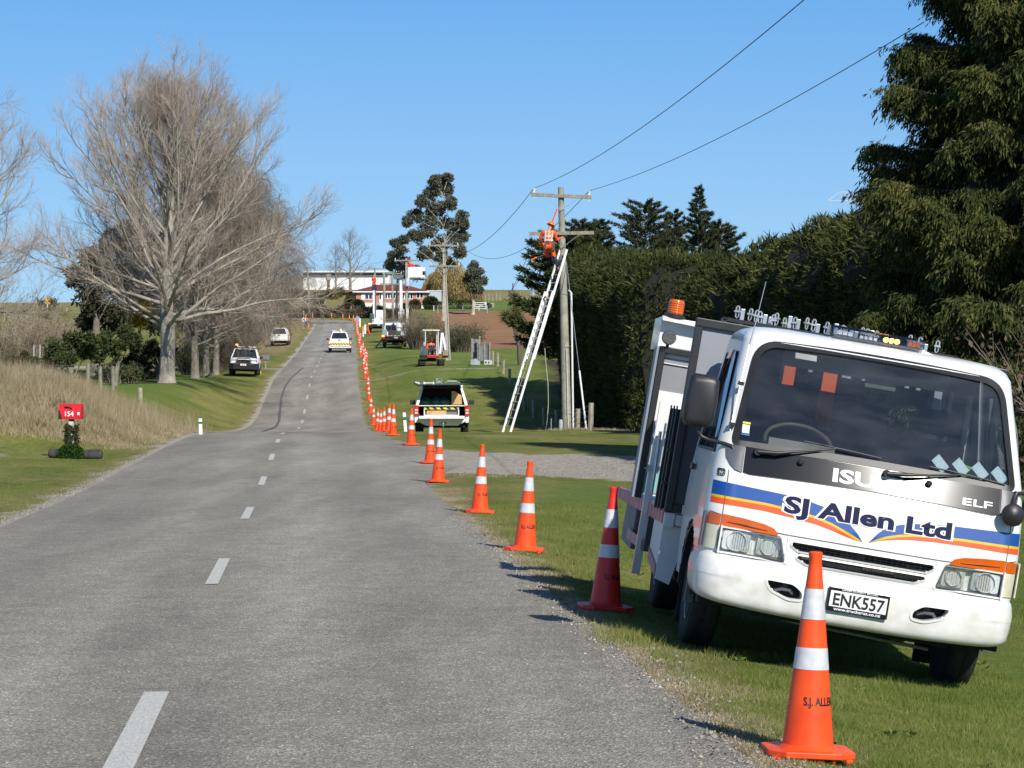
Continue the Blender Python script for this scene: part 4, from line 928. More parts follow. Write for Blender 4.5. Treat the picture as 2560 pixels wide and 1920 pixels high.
def patch_fill(name, P, mat, dy, parent=None, nr=10, fn=None):
    c = (sum(p[0] for p in P)/len(P), sum(p[1] for p in P)/len(P)); f = fn or FY; vs2 = []; fs2 = []; N = len(P)
    for r in range(nr):
        s = 1-r/nr
        for (x, z) in P: X = c[0]+(x-c[0])*s; Zz = c[1]+(z-c[1])*s; vs2.append((X, f(X, Zz)+dy, Zz))
    vs2.append((c[0], f(*c)+dy, c[1]))
    for r in range(nr-1):
        for i in range(N): j = (i+1) % N; fs2.append((r*N+i, r*N+j, (r+1)*N+j, (r+1)*N+i))
    for i in range(N): fs2.append(((nr-1)*N+i, (nr-1)*N+(i+1) % N, nr*N))
    mb = MB(); mb.add(vs2, fs2); return mb.build(name, mat, parent or TR, smooth=70)
ws = patch_fill('windscreen', insetp(WSO, .035), GLASS, .006)
def sband(name, xs, zlo, zhi, x0, x1, mat, dy, nx=90, parent=None, nzr=3):
    mb = MB(); rows = []
    for k in range(nx+1):
        x = x0+(x1-x0)*k/nx; a = float(np.interp(x, xs, zlo)); b = float(np.interp(x, xs, zhi))
        rows.append([(x, FY(x, a+(b-a)*t/nzr)+dy, a+(b-a)*t/nzr) for t in range(nzr+1)])
    mb.loft(rows, closed=False, cap=False); return mb.build(name, mat, parent or TR, smooth=70)
# black nose panel, grey mirror-base corners
px_ = [-.80, -.76, -.4, 0, .4, .76, .80]; pn = sband('nose_panel', px_, [1.262, 1.254, 1.268, 1.275, 1.268, 1.254, 1.262], [1.418]*7, -.80, .80, BLACKG, -.007, parent=TR, nzr=6)
sband('nose_panel_seam', px_, [1.257, 1.249, 1.263, 1.270, 1.263, 1.249, 1.257], [1.266, 1.258, 1.272, 1.279, 1.272, 1.258, 1.266], -.80, .80, BLACKP, -.004)
for s in (-1, 1):
    P = densify([(-.922, 1.415), (-.805, 1.415), (-.805, 1.258), (-.85, 1.268), (-.885, 1.298), (-.912, 1.34)], .02)
    P = P if s < 0 else mirrorp(P); patch_fill('mirror_base', P, GREYP, -.012, nr=4)
# stripes
LX = [-.985, -.64, -.51, -.46, -.24, -.22, -.12, -.10, -.025]; 
def zi(x, t): return np.interp(x, [p[0] for p in t], [p[1] for p in t])
def stripe_set(tops, ybs, obs, x0, x1):
    xs = np.linspace(x0, x1, 60); bt = zi(xs, tops); bb = np.minimum(zi(xs, ybs), bt); ob = np.minimum(zi(xs, obs), bb); yb = np.maximum(bb-.0155, ob)
    sband('blue_stripe', xs, bb, bt, x0, x1, BLUE, -.0025); sband('yellow_stripe', xs, yb, bb, x0, x1, YEL, -.0025, nzr=1); sband('orange_stripe', xs, ob, yb, x0, x1, ORG, -.0025)
stripe_set([(-.97, 1.185), (-.51, 1.166), (-.36, 1.148), (-.24, 1.124), (-.17, 1.095), (-.12, 1.062), (-.06, 1.01), (-.02, .963)], [(-.97, 1.098), (-.64, 1.098), (-.46, 1.087), (-.32, 1.068), (-.22, 1.044), (-.12, 1.006), (-.06, .982), (-.02, .962)], [(-.97, 1.048), (-.64, 1.048), (-.46, 1.035), (-.32, 1.02), (-.22, 1.002), (-.12, .976), (-.06, .965), (-.02, .961)], -.965, -.02)
stripe_set([(.02, .963), (.045, 1.0), (.07, 1.032), (.12, 1.072), (.19, 1.10), (.28, 1.122), (.5, 1.146), (.97, 1.165)], [(.02, .962), (.07, .995), (.12, 1.018), (.19, 1.04), (.28, 1.058), (.42, 1.072), (.6, 1.08), (.97, 1.085)], [(.02, .961), (.07, .982), (.12, .996), (.19, 1.01), (.28, 1.022), (.42, 1.032), (.6, 1.036), (.97, 1.035)], .02, .965)
def decal(name, s, size, cx, base, mat, dy, bold=0, xs=1., shear=0., width=None, parent=None):
    if width:
        c = bpy.data.curves.new('m', 'FONT'); c.body = s; c.size = size; c.offset = bold; t = bpy.data.objects.new('m', c); col.objects.link(t); bpy.context.view_layer.update(); w0 = t.dimensions.x
        bpy.data.objects.remove(t); bpy.data.curves.remove(c); xs = width/max(w0, 1e-6)
    return text_obj(name, s, size, mat, parent or TR, lambda x, y, z: Vector((cx+x, FY(cx+x, base+y)+dy, base+y)), bold, xs, 'CENTER', 0, shear)
decal('lettering_outline', 'SJ Allen Ltd', .137, .0, 1.066, WHITET, -.0045, .0115, width=1.07)
decal('lettering', 'SJ Allen Ltd', .137, .0, 1.066, NAVY, -.0065, .0052, width=1.04)
decal('maker_lettering', 'ISUZU', .112, .01, 1.298, SILVT, -.0095, .0035, width=.53)
decal('model_lettering', 'ELF', .060, .655, 1.288, SILVT, -.0095, .0008, width=.19)
for s in (-1, 1):
    P = densify(roundpoly([(s*.952, 1.215), (s*.905, 1.215), (s*.905, 1.262), (s*.952, 1.262)], .012, 4), .01); 
    if s > 0: P = P[::-1]
    outline_ring('number_badge', P, .004, BLACKT, -.002)
    decal('badge_lettering', 'S23', .042, s*.929, 1.224, BLACKT, -.003, .0012, width=.034)
# panel seams on the nose
for x in (-.885, .885):
    mb = MB(); mb.loft([[(x-.0022, FY(x, z)-.0035, z), (x+.0022, FY(x, z)-.0035, z)] for z in np.linspace(.99, 1.26, 12)], closed=False, cap=False); mb.build('panel_seam', BLACKT, TR)
sband('lower_seam', [-.97, -.55, -.50, .50, .55, .97], [.992, .928, .925, .925, .928, .992], [.996, .932, .929, .929, .932, .996], -.96, .96, BLACKT, -.0032, nzr=1)
# grille slots: lip, mesh and dark backing
for P in (SLOT1, SLOT2):
    outline_ring('grille_lip', insetp(P, -.006), .012, WHITE, -.004)
mb = MB()
for z in (.780, .795, .810, .85, .865, .88): mb.box(-.46, .46, .085, .088, z-.0014, z+.0014)
for x in np.arange(-.44, .45, .035): mb.box(x-.001, x+.001, .089, .092, .76, .90)
mb.build('grille_mesh', GREYP, TR)
mb = MB(); mb.box(-.62, .62, .13, .34, .40, .935); mb.box(-.94, .94, .2, .34, .42, .76); mb.box(-.88, .88, .125, .15, .735, .765)
for x, z, w in ((-.3, .80, .12), (.12, .79, .2), (.33, .85, .1), (-.05, .86, .15)): mb.box(x-w/2, x+w/2, .115, .13, z-.02, z+.02, 1)
mb.build('radiator_core', [DARK, M('rusty_radiator', (.06, .045, .035), .8, var=.4, scale=20)], TR)
for i in range(13): mb = MB(); mb.lathe([(.007, .10), (.007, .122)], 8, c=(-.84+i*.14, 0, .752), axis='y'); mb.build('bumper_bolt', STEEL, TR)
# headlights
for s in (-1, 1):
    P = HLP if s < 0 else HLR; fx = lambda x: s*abs(x)
    h = MB(); h.box(min(fx(.89), fx(.46)), max(fx(.89), fx(.46)), .112, .125, .75, .92); h.box(min(fx(.885), fx(.875)), max(fx(.885), fx(.875)), .05, .17, .75, .92); h.box(min(fx(.455), fx(.47)), max(fx(.455), fx(.47)), .05, .17, .75, .92); h.box(min(fx(.88), fx(.47)), max(fx(.88), fx(.47)), .06, .17, .752, .762); h.box(min(fx(.88), fx(.47)), max(fx(.88), fx(.47)), .07, .17, .906, .915)
    ho = h.build('headlight', M('lamp_housing', (.74, .75, .72), .45, .0, var=.12, scale=30), TR)
    for cx, rr in ((.775, .066), (.575, .055)):
        b2 = MB(); b2.prism(roundpoly([(fx(cx-rr*1.3), .778), (fx(cx+rr*1.3), .778), (fx(cx+rr*1.3), .894), (fx(cx-rr*1.3), .894)], .02, 3), .084, .108, axis='y'); b2.lathe([(rr*.90, .070), (rr*.98, .082), (rr*.72, .098), (rr*.25, .108), (.012, .110)], 24, c=(fx(cx), 0, .835), axis='y', cap=False); b2.lathe([(.012, .108), (.012, .09), (.001, .085)], 10, c=(fx(cx), 0, .835), axis='y')
        b2.build('reflector', CHROME, ho, smooth=40)
    patch_fill('lens', insetp(P, .002), LENS, -.002, ho, nr=3)
    rb = MB()
    for k in range(26):
        x = .50+.37*k/25
        if x > .70 or k % 2: rb.box(fx(x)-.0012, fx(x)+.0012, FY(x, .83)-.001, FY(x, .83)+.001, .785, .885)
    rb.build('lens_ribs', CLEAR, ho)
    outline_ring('lamp_trim', insetp(P, -.006), .010, GREYP, -.003)
    # amber indicator brow and wrap-round corner lamp
    xs = [.535, .56, .62, .75, .885]; lo = [.911, .912, .913, .915, .916]; hi = [.922, .950, .968, .982, .989]
    xs2 = [s*q for q in xs]; ordr = np.argsort(xs2); X2 = np.array(xs2)[ordr]; L2 = np.array(lo)[ordr]; H2 = np.array(hi)[ordr]
    am = sband('amber_indicator', X2, L2, H2, X2[0], X2[-1], AMBER, -.010, 30)
    mb = MB(); P2 = [(s*.60, FY(.60, .93)-.013, .932), (s*.72, FY(.72, .935)-.014, .942), (s*.85, FY(.85, .94)-.013, .946)]; mb.tube(P2, [.002, .006, .002], 6); mb.build('lens_groove', M('dark_amber', (.28, .045, .002), .3, var=0), am)
    xs = np.array([.892, .967]); X3 = np.sort(s*xs)
    sband('amber_corner_lamp', X3, [.918]*2, [.984]*2, X3[0], X3[1], AMBER, -.010, 12)
    sband('clear_corner_lamp', X3, [.768]*2, [.914]*2, X3[0], X3[1], CLEARL, -.010, 12)
    mb = MB(); mb.box(*sorted((s*.988, s*.98)), .155, .26, .77, .985); mb.build('side_lamp', CLEARL if s > 0 else GREYP, TR)
# bumper as a swept, rounded section with fog-lamp openings
def bump_path(n=96):
    P = []
    for k in range(n+1):
        t = -1+2*k/n; a = abs(t)
        if a < .80: x = t/.80*.80; y = -.045+.05*(x/.8)**2; nx, ny = x*.12, -1
        else:
            q = (a-.80)/.20
            if q < .6: th = q/.6*math.pi/2; x = math.copysign(.80+.185*math.sin(th), t); y = .005+.185*(1-math.cos(th)); nx, ny = math.copysign(math.sin(th), t), -math.cos(th)
            else: x = math.copysign(.985, t); y = .19+(q-.6)/.4*.42; nx, ny = math.copysign(1, t), 0
        l = math.hypot(nx, ny); P.append((x, y, nx/l, ny/l))
    return P
BS = [(.432, -.10), (.428, -.05), (.442, -.02), (.47, -.004), (.50, .0), (.53, .003), (.55, .005), (.57, .006), (.59, .007), (.61, .008), (.63, .008), (.65, .007), (.67, .004), (.70, -.002), (.725, -.012), (.738, -.028), (.742, -.06)]
def drp(x): return .035*(abs(x)/.98)**3
FOG = densify(roundpoly([(-.575, .648), (-.40, .645), (-.335, .60), (-.335, .552), (-.42, .545), (-.54, .585)], .03, 4), .02)
FOGR = mirrorp(FOG)
bp_ = bump_path(); vs2 = []; fs2 = []
for (z, o) in BS:
    for (x, y, nx, ny) in bp_: vs2.append((x+nx*o, y+ny*o, z+drp(x)*(1 if z < .6 else .2)))
N = len(bp_)
for i in range(len(BS)-1):
    for k in range(N-1):
        q = [vs2[i*N+k], vs2[i*N+k+1], vs2[(i+1)*N+k+1], vs2[(i+1)*N+k]]; cx = sum(p[0] for p in q)/4; cz = sum(p[2] for p in q)/4
        if inpoly(cx, cz, FOG) or inpoly(cx, cz, FOGR): continue
        fs2.append((i*N+k, i*N+k+1, (i+1)*N+k+1, (i+1)*N+k))
mb = MB(); mb.add(vs2, fs2); bump = mb.build('front_bumper', M('road_grimed_white_paint', (.62, .60, .55), .36, scale=9, c2=(.80, .80, .78), detail=12, coat=.3), TR, smooth=40, fix=False)
BFY = lambda x, z: -.052+.05*(x/.8)**2
for P in (FOG, FOGR):
    Q = insetp(P, -.010); q2 = insetp(P, .006); mb = MB(); v3 = [(x, BFY(x, z)-.003, z) for x, z in Q]+[(x, BFY(x, z)-.006, z) for x, z in q2]+[(x, .06, z) for x, z in q2]; K = len(P); f3 = []
    for i in range(K): j = (i+1) % K; f3 += [(i, j, K+j, K+i), (K+i, K+j, 2*K+j, 2*K+i)]
    mb.add(v3, f3); mb.build('fog_lamp_recess', WHITE, bump, smooth=60)
    cx = sum(p[0] for p in P)/K; mb = MB(); mb.box(cx-.16, cx+.16, .055, .065, .53, .67); mb.build('recess_backing', DARK, bump)
    mb = MB(); mb.tube([(cx-.06, .03, .585), (cx-.02, 0, .60), (cx+.03, .0, .60), (cx+.05, .03, .58)], .011, 8); mb.tube([(cx, .01, .605), (cx, .05, .62)], .02, 8); mb.build('tow_hook', GREYP, bump, smooth=40)
# number plate
pl = MB(); pl.box(-.190, .188, -.072, -.060, .522, .672); plo = pl.build('number_plate', BLACKG, TR, bevel=.006)
pl = MB(); pl.box(-.176, .174, -.0745, -.0725, .551, .648); pl.build('plate_face', M('plate_white', (.80, .80, .80), .4, var=.03), plo, bevel=.001)
def flat(name, s, size, cx, base, mat, y, bold, width, parent):
    c = bpy.data.curves.new('m', 'FONT'); c.body = s; c.size = size; c.offset = bold; t = bpy.data.objects.new('m', c); col.objects.link(t); bpy.context.view_layer.update(); w0 = t.dimensions.x
    bpy.data.objects.remove(t); bpy.data.curves.remove(c)
    return text_obj(name, s, size, mat, parent, lambda x, yy, z: Vector((cx+x, y, base+yy)), bold, width/w0)
flat('plate_lettering', 'ENK557', .103, -.001, .563, BLACKT, -.0765, .0022, .315, plo)
flat('frame_lettering', 'GRAEME RICHARDT MOTORS', .019, 0, .655, WHITET, -.074, .0004, .22, plo)
flat('frame_lettering', 'www.trucksrus.co.nz', .026, 0, .531, WHITET, -.074, .0006, .29, plo)
# wipers, nozzles
for s, piv, ae, b0, b1 in ((-1, (-.73, 1.398), (-.24, 1.498), (-.45, 1.508), (.03, 1.482)), (1, (.07, 1.398), (.56, 1.47), (.34, 1.482), (.82, 1.45))):
    mb = MB(); F = lambda p, d: (p[0], FY(p[0], p[1])+d, p[1])
    mb.lathe([(.022, 0), (.022, .05)], 12, c=(piv[0], FY(*piv)-.05, piv[1]), axis='y'); mb.tube([F(piv, -.045), F((piv[0]*.75+ae[0]*.25, piv[1]+.012), -.05), F(((piv[0]+ae[0])/2, (piv[1]+ae[1])/2-.008), -.04), F(ae, -.03)], [.015, .012, .007, .005], 8)
    mb.tube([F(b0, -.016), F(((b0[0]+b1[0])/2, (b0[1]+b1[1])/2+.004), -.02), F(b1, -.016)], .006, 6); mb.tube([F((b0[0]*.8+b1[0]*.2, b0[1]*.8+b1[1]*.2+.003), -.026), F(ae, -.034), F((b0[0]*.25+b1[0]*.75, b0[1]*.25+b1[1]*.75+.003), -.026)], .005, 6)
    mb.build('wiper', BLACKP, TR, smooth=50)
    nx_ = piv[0]+.27; mb = MB(); mb.lathe([(.010, 0), (.020, .008), (.020, .02), (.012, .03)], 10, c=(nx_, FY(nx_, 1.38)-.036, 1.38), axis='y'); mb.build('washer_nozzle', BLACKP, TR, smooth=40)
# mirrors, antenna
for s in (-1, 1):
    mb = MB(); pr = [(-.095, -.145), (-.075, -.165), (.075, -.165), (.095, -.14), (.102, .0), (.092, .135), (.07, .16), (-.07, .16), (-.092, .135), (-.102, .0)]
    rg = []
    for y, sc in ((-.055, .72), (-.045, .88), (-.02, .98), (.02, 1.0), (.05, .97)): rg.append([(s*1.115+a*sc*(1), .25+y, 1.655+b*sc) for a, b in pr])
    mb.loft(rg); mo = mb.build('door_mirror', BLACKP, TR, smooth=50)
    mb = MB(); mb.tube([(s*1.10, .27, 1.50), (s*1.10, .27, 1.462), (s*1.075, .27, 1.432), (s*1.03, .26, 1.42), (s*.93, .235, 1.412), (s*.885, .20, 1.405), (s*.87, .20, 1.38)], .0125, 10); mb.build('mirror_arm', BLACKP, TR, smooth=50)
mb = MB(); mb.lathe([(.001, -.02), (.06, -.01), (.072, .01), (.05, .05), (.01, .06)], 20, c=(.868, FY(.86, 1.3)-.11, 1.275), axis='y'); mb.tube([(.87, FY(.86, 1.3)-.06, 1.30), (.885, .18, 1.37), (.90, .2, 1.415)], .016, 8); mb.build('blind_spot_mirror', BLACKP, TR, smooth=50)
mb = MB(); mb.tube([(-.905, .28, 1.50), (-.87, .42, 1.88), (-.852, .50, 2.05), (-.835, .5, 2.2), (-.815, .5, 2.46)], [.005, .0045, .004, .003, .002], 6); mb.build('radio_aerial', STEEL, TR)
for z, y in ((1.54, .275), (1.80, .40)): mb = MB(); mb.cbox((-.90+(z-1.54)*.1, y, z), (.035, .05, .022), (0, .1, 0)); mb.build('aerial_clip', BLACKP, TR)
# side windows and door lines (both sides), blue-tinted deflector on the driver's window
for s in (-1, 1):
    mb = MB(); v = [(s*(wf(z)-.012), y, z) for y, z in SWIN]; mb.add(v, [(0, 1, 2, 3)]); mb.build('side_window', DGLASS if s < 0 else GLASS, TR)
    mb = MB(); loop = SWIN+[SWIN[0]]
    mb.tube([(s*(wf(z)+.002), y, z) for y, z in loop], .012, 6); mb.build('window_seal', BLACKP, TR, smooth=40)
    mb = MB(); mb.loft([[(s*(wf(1.5)+.012), .40, 1.45), (s*(wf(1.5)+.022), .47, 1.44)], [(s*(wf(1.75)+.014), .58, 1.78), (s*(wf(1.75)+.03), .65, 1.76)], [(s*(wf(1.98)+.014), .79, 2.01), (s*(wf(1.98)+.03), .84, 1.96)], [(s*(wf(2.)+.014), 1.2, 2.03), (s*(wf(2.)+.03), 1.2, 1.96)]], closed=False, cap=False); mb.build('window_deflector', M('blue_tinted_acrylic', (.02, .035, .13), .08, var=0, coat=.8), TR, smooth=60)
    for y in (.34, 1.48): mb = MB(); mb.add([(s*(wf(z)+.0015), y+dy, z) for z in (.66, 1.3) for dy in (-.003, .003)], [(0, 1, 3, 2)]); mb.build('door_seam', BLACKT, TR)
    mb = MB(); mb.cbox((s*1.0, 1.36, 1.22), (.02, .14, .04)); mb.build('door_handle', BLACKP, TR, bevel=.005)
# windscreen stickers
def stick(name, x, z, w, h, mat): return sband(name, [x-w/2, x+w/2], [z-h/2]*2, [z+h/2]*2, x-w/2, x+w/2, mat, .0035, 3)
stick('inspection_sticker', -.812, 1.525, .045, .052, M('white_sticker', (.62, .72, .66), .5, var=.1, scale=90)); stick('inspection_sticker', -.812, 1.562, .052, .012, M('yellow_sticker', (.60, .62, .04), .5, var=0)); stick('inspection_sticker', -.812, 1.490, .052, .010, M('blue_sticker', (.02, .10, .42), .5, var=0)); stick('toll_tag', -.715, 2.068, .085, .011, M('pale_teal_sticker', (.45, .68, .66), .5, var=0)); stick('toll_tag', -.48, 2.035, .135, .036, M('clear_holder', (.22, .23, .22), .5, var=.2))
# interior: dash, wheel, seats, mirror
mb = MB(); mb.prism([(.22, 1.33), (.30, 1.43), (.48, 1.44), (.62, 1.36), (.66, 1.05), (.26, 1.05)], -.9, .9, axis='x'); mb.build('dashboard', BEIGE, TR, smooth=40)
mb = MB(); mb.prism([(.40, 1.42), (.44, 1.50), (.56, 1.49), (.6, 1.42)], -.64, -.22, axis='x'); mb.build('instrument_hood', BEIGE, TR, smooth=40)
mb = MB(); pts = [(-.43+.215*math.cos(a), .62+.215*math.sin(a)*.75, 1.485+.215*math.sin(a)*.55) for a in np.linspace(0, 2*math.pi, 33)]; mb.tube(pts, .014, 8, cap=False); mb.bar((-.60, .62, 1.485), (-.26, .62, 1.485), .04, .02); mb.build('steering_wheel', M('worn_wheel_rim', (.13, .12, .09), .5, var=.1), TR, smooth=60)
for x, w in ((-.45, .46), (.08, .40), (.55, .44)):
    mb = MB(); mb.box(x-w/2, x+w/2, 1.32, 1.48, 1.12, 1.66); mb.box(x-.11, x+.11, 1.38, 1.46, 1.69, 1.86); mb.box(x-w/2, x+w/2, .85, 1.4, 1.10, 1.22); mb.build('seat', SEATM, TR, bevel=.03)
mb = MB(); mb.box(-.06, .14, .70, .73, 1.915, 1.975); mb.tube([(.04, .70, 1.975), (.05, .64, 2.05)], .008, 6); mb.build('rear_view_mirror', M('mirror_back', (.20, .20, .18), .5, var=.1), TR, bevel=.01)
mb = MB(); mb.tube([(.79, 1.5, 1.5), (.79, 1.52, 2.0)], .02, 8); mb.tube([(.66, 1.5, 1.4), (.66, 1.52, 2.0)], .014, 8); mb.build('grab_rail', WHITED, TR)
mb = MB()
for a, b in ((-.35, 1.78), (-.05, 1.80)): mb.box(a-.05, a+.05, 2.35, 2.38, 1.5, 2.05)
mb.build('load_strap', M('orange_webbing', (.55, .09, .02), .8, var=.1), TR)
# four cards standing on the dash: separate things resting in the truck
for i, (x, z, lab) in enumerate(((.41, 1.512, 'leftmost'), (.54, 1.512, 'second from left'), (.665, 1.508, 'third from left'), (.79, 1.50, 'rightmost'))):
    mb = MB(); h = .058
    P = [(x-h*.95, z+.01), (x-.01, z+h), (x+h*1.0, z-.012), (x+.012, z-h)]
    mb.add([(a, FY(a, b)+.022, b) for a, b in P]+[(a, FY(a, b)+.024, b) for a, b in P], [(0, 1, 2, 3), (7, 6, 5, 4), (0, 4, 5, 1), (1, 5, 6, 2), (2, 6, 7, 3), (3, 7, 4, 0)])
    o = mb.build('dashboard_card', PAPER); o.matrix_world = TM; tag(o, lab+' of the four pale blue cards behind the truck windscreen', 'card', 'cards on the truck dashboard')
mb = MB(); mb.tube([(.58, .33, 1.44), (.60, .34, 1.50), (.66, .36, 1.49), (.70, .35, 1.45)], [.02, .035, .03, .015], 8); o = mb.build('glove', M('lime_glove', (.25, .75, .05), .7, var=.2)); o.matrix_world = TM; tag(o, 'lime green glove lying between the cards on the dash', 'glove')
# roof light bar
lb = MB(); lb.prism([(-.30, 2.212), (-.27, 2.205), (.25, 2.205), (.28, 2.212), (.27, 2.218), (-.29, 2.218)], .80, 1.0, axis='y'); lbo = lb.build('light_bar', GREYP, TR)
lb = MB(); lb.loft([[(x, y, z) for y, z in ((.79, 2.219), (.80, 2.25), (.83, 2.278), (.97, 2.278), (1.0, 2.25), (1.01, 2.219))] for x in (-.315, -.27, .25, .295)]); lb.build('clear_cover', CLEAR, lbo, smooth=30)
lb = MB()
for k in range(3): lb.box(-.27+k*.035, -.24+k*.035, .83, .85, 2.225, 2.25)
for k in range(4): lb.box(-.12+k*.03, -.10+k*.03, .84, .86, 2.222, 2.24)
lb.build('led_block', CHROME, lbo)
lb = MB()
for k in range(3): lb.lathe([(.016, .80), (.016, .83)], 12, c=(.045+k*.036, 0, 2.238), axis='y')
lb.build('lit_amber_led', M('lit_amber', (1., .50, .08), .4, var=0, emit=6), lbo)
lb = MB()
for k in range(3): lb.box(.20+k*.025, .22+k*.025, .84, .86, 2.225, 2.255)
lb.build('amber_led', AMBER, lbo)
lb = MB(); lb.prism([(-.35, 2.19), (.40, 2.185), (.30, 2.214), (-.25, 2.214)], .84, .96, axis='y'); lb.build('light_bar_base', WHITE, TR)
# running gear
for nm, c, s in (('front_wheel', (-.835, .95, .455), -1), ('front_wheel', (.835, .95, .455), 1), ('rear_wheel', (-.86, 3.4, .455), -1), ('rear_wheel', (.86, 3.4, .455), 1), ('rear_wheel', (-.62, 3.4, .455), -1), ('rear_wheel', (.62, 3.4, .455), 1)): wheel(nm, c, .375, .20, TR, s, .55)
mb = MB(); mb.box(-.42, -.34, .3, 5.4, .55, .72); mb.box(.34, .42, .3, 5.4, .55, .72); mb.box(-.3, .3, .35, 1.5, .42, .95); mb.box(-.7, .7, .9, 1.0, .40, .48); mb.box(-.6, .6, 3.3, 3.5, .38, .52); mb.box(-.9, -.45, 1.7, 2.6, .38, .78); mb.box(.45, .9, 1.7, 2.8, .38, .78); mb.tube([(-.35, .6, .37), (.6, .6, .335)], .012, 8, 1); mb.tube([(0, 1.5, .5), (0, 3.4, .5)], .05, 8); mb.box(-.9, .9, 1.55, 1.66, .5, 1.0)
mb.build('chassis', [DARK, STEEL], TR)
for s in (-1, 1):
    mb = MB(); mb.tube([(s*.86, .95+.43*math.cos(a), .44+.43*math.sin(a)) for a in np.linspace(.1, 3.04, 12)], .03, 6); mb.prism([(.95+.44*math.cos(a), .44+.44*math.sin(a)) for a in np.linspace(0, math.pi, 14)]+[(.95+.41*math.cos(a), .44+.41*math.sin(a)) for a in np.linspace(math.pi, 0, 14)], s*.70, s*.97, axis='x'); mb.build('wheel_arch_liner', BLACKP, TR, smooth=30)
    mb = MB(); mb.box(*sorted((s*.95, s*.66)), 1.36, 1.38, .18, .5); mb.build('mud_flap', RUBBER, TR)
    mb = MB(); mb.box(*sorted((s*.985, s*.93)), .56, .60, .38, .72, 0); mb.build('step_bracket', GREYP, TR, bevel=.004)
# service body behind the cab, running slightly out to the left
def sx(y): return -1.085-.0377*(y-1.95)
mb = MB(); mb.add([(sx(1.95)+.02, 1.95, .80), (1.08, 1.95, .80), (1.16, 5.3, .80), (sx(5.3)+.02, 5.3, .80), (sx(1.95)+.02, 1.95, .865), (1.08, 1.95, .865), (1.16, 5.3, .865), (sx(5.3)+.02, 5.3, .865)], [(0, 3, 2, 1), (4, 5, 6, 7), (0, 1, 5, 4), (1, 2, 6, 5), (2, 3, 7, 6), (3, 0, 4, 7)]); mb.build('deck', GREYP, TR)
mb = MB()
ysl = np.linspace(1.95, 5.3, 40)
for i in range(39): mb.add([(sx(ysl[i])-.004, ysl[i], .782), (sx(ysl[i+1])-.004, ysl[i+1], .782), (sx(ysl[i+1])-.004, ysl[i+1], .872), (sx(ysl[i])-.004, ysl[i], .872), (sx(ysl[i])+.02, ysl[i], .782), (sx(ysl[i+1])+.02, ysl[i+1], .782), (sx(ysl[i+1])+.02, ysl[i+1], .872), (sx(ysl[i])+.02, ysl[i], .872)], [(0, 1, 2, 3), (4, 7, 6, 5), (3, 2, 6, 7), (0, 4, 5, 1)], i % 2)
mb.add([(-1.087, 1.946, .782), (-1.02, 1.946, .782), (-1.02, 1.946, .872), (-1.087, 1.946, .872)], [(0, 1, 2, 3)], 1); mb.build('reflective_rail', [M('faded_red_tape', (.55, .10, .12), .5, var=.35, scale=12), M('faded_pink_tape', (.50, .22, .25), .5, var=.35, scale=12)], TR)
mb = MB(); mb.box(-1.085, -1.005, 1.90, 1.96, .765, .865); mb.box(-1.005, -.90, 1.91, 1.96, .78, .86); mb.build('deck_corner', WHITED, TR, bevel=.01)
mb = MB(); mb.add([(-1.075, 1.95, .40), (-.97, 1.95, .37), (-.90, 1.95, .77), (-1.078, 1.95, .78), (-1.10, 2.5, .50), (-.95, 2.5, .40), (-.90, 2.5, .77), (-1.10, 2.5, .78)], [(0, 1, 2, 3), (0, 3, 7, 4), (4, 7, 6, 5), (1, 5, 6, 2)]); mb.build('side_skirt', WHITED, TR)
mb = MB(); mb.add([(-1.080, 1.955, .41), (-1.106, 2.5, .50), (-1.106, 2.5, .58), (-1.083, 1.955, .49)], [(0, 1, 2, 3)]); mb.add([(-1.13, 2.9, .52), (-1.16, 4.2, .52), (-1.16, 4.2, .60), (-1.13, 2.9, .60)], [(0, 1, 2, 3)]); mb.build('skirt_tape', M('faded_pink_tape', ()), TR)
mb = MB(); mb.box(-1.13, -.6, 4.0, 5.2, .45, .78); mb.build('rear_locker', M('painted_shade_grey', (.16, .17, .18), .6, var=.1), TR, bevel=.01)  # grey darkened to paint the shade below the deck
# front frame with grey panel
mb = MB(); mb.box(-1.09, -1.035, 1.90, 1.96, .87, 2.215); mb.box(-1.09, 1.09, 1.895, 1.965, 2.165, 2.225); mb.box(1.035, 1.09, 1.90, 1.96, .87, 2.215); mb.box(-1.035, -.97, 1.90, 1.94, .87, .93); mb.box(-1.035, 1.035, 1.90, 1.94, 1.50, 1.52); mb.build('headboard_frame', BLACKP, TR, bevel=.006)
mb = MB(); mb.box(-1.035, -.47, 1.925, 1.935, 1.52, 2.165); mb.box(.62, 1.035, 1.925, 1.935, .93, 2.165); mb.box(-.47, .62, 1.925, 1.935, 2.0, 2.165); mb.build('headboard_panel', GREYPANEL, TR)
mb = MB(); mb.box(-1.035, 1.035, 1.925, 1.935, .93, 1.50); mb.build('lower_headboard', M('painted_cab_shade', (.07, .075, .085), .6, var=.1), TR)  # dark colour paints the cab's shade onto the lower panel
mb = MB()
for k, x in enumerate((-1.105, -1.118, -1.132)): mb.box(x-.008, x-.0, 2.02+.09*k, 2.07+.09*k, .87, 1.60+.0*k)
mb.box(-1.125, -1.04, 2.30, 2.32, .87, 1.58); mb.box(-1.13, -1.09, 2.0, 2.03, 1.28, 1.30); mb.box(-1.13, -1.09, 2.0, 2.03, 1.05, 1.07); mb.build('rod_rack', BLACKP, TR)
mb = MB(); mb.lathe([(.11, 0), (.12, .02), (.12, .40), (.11, .42)], 20, c=(-.93, 2.25, .98)); mb.build('red_canister', REDP, TR, smooth=40)
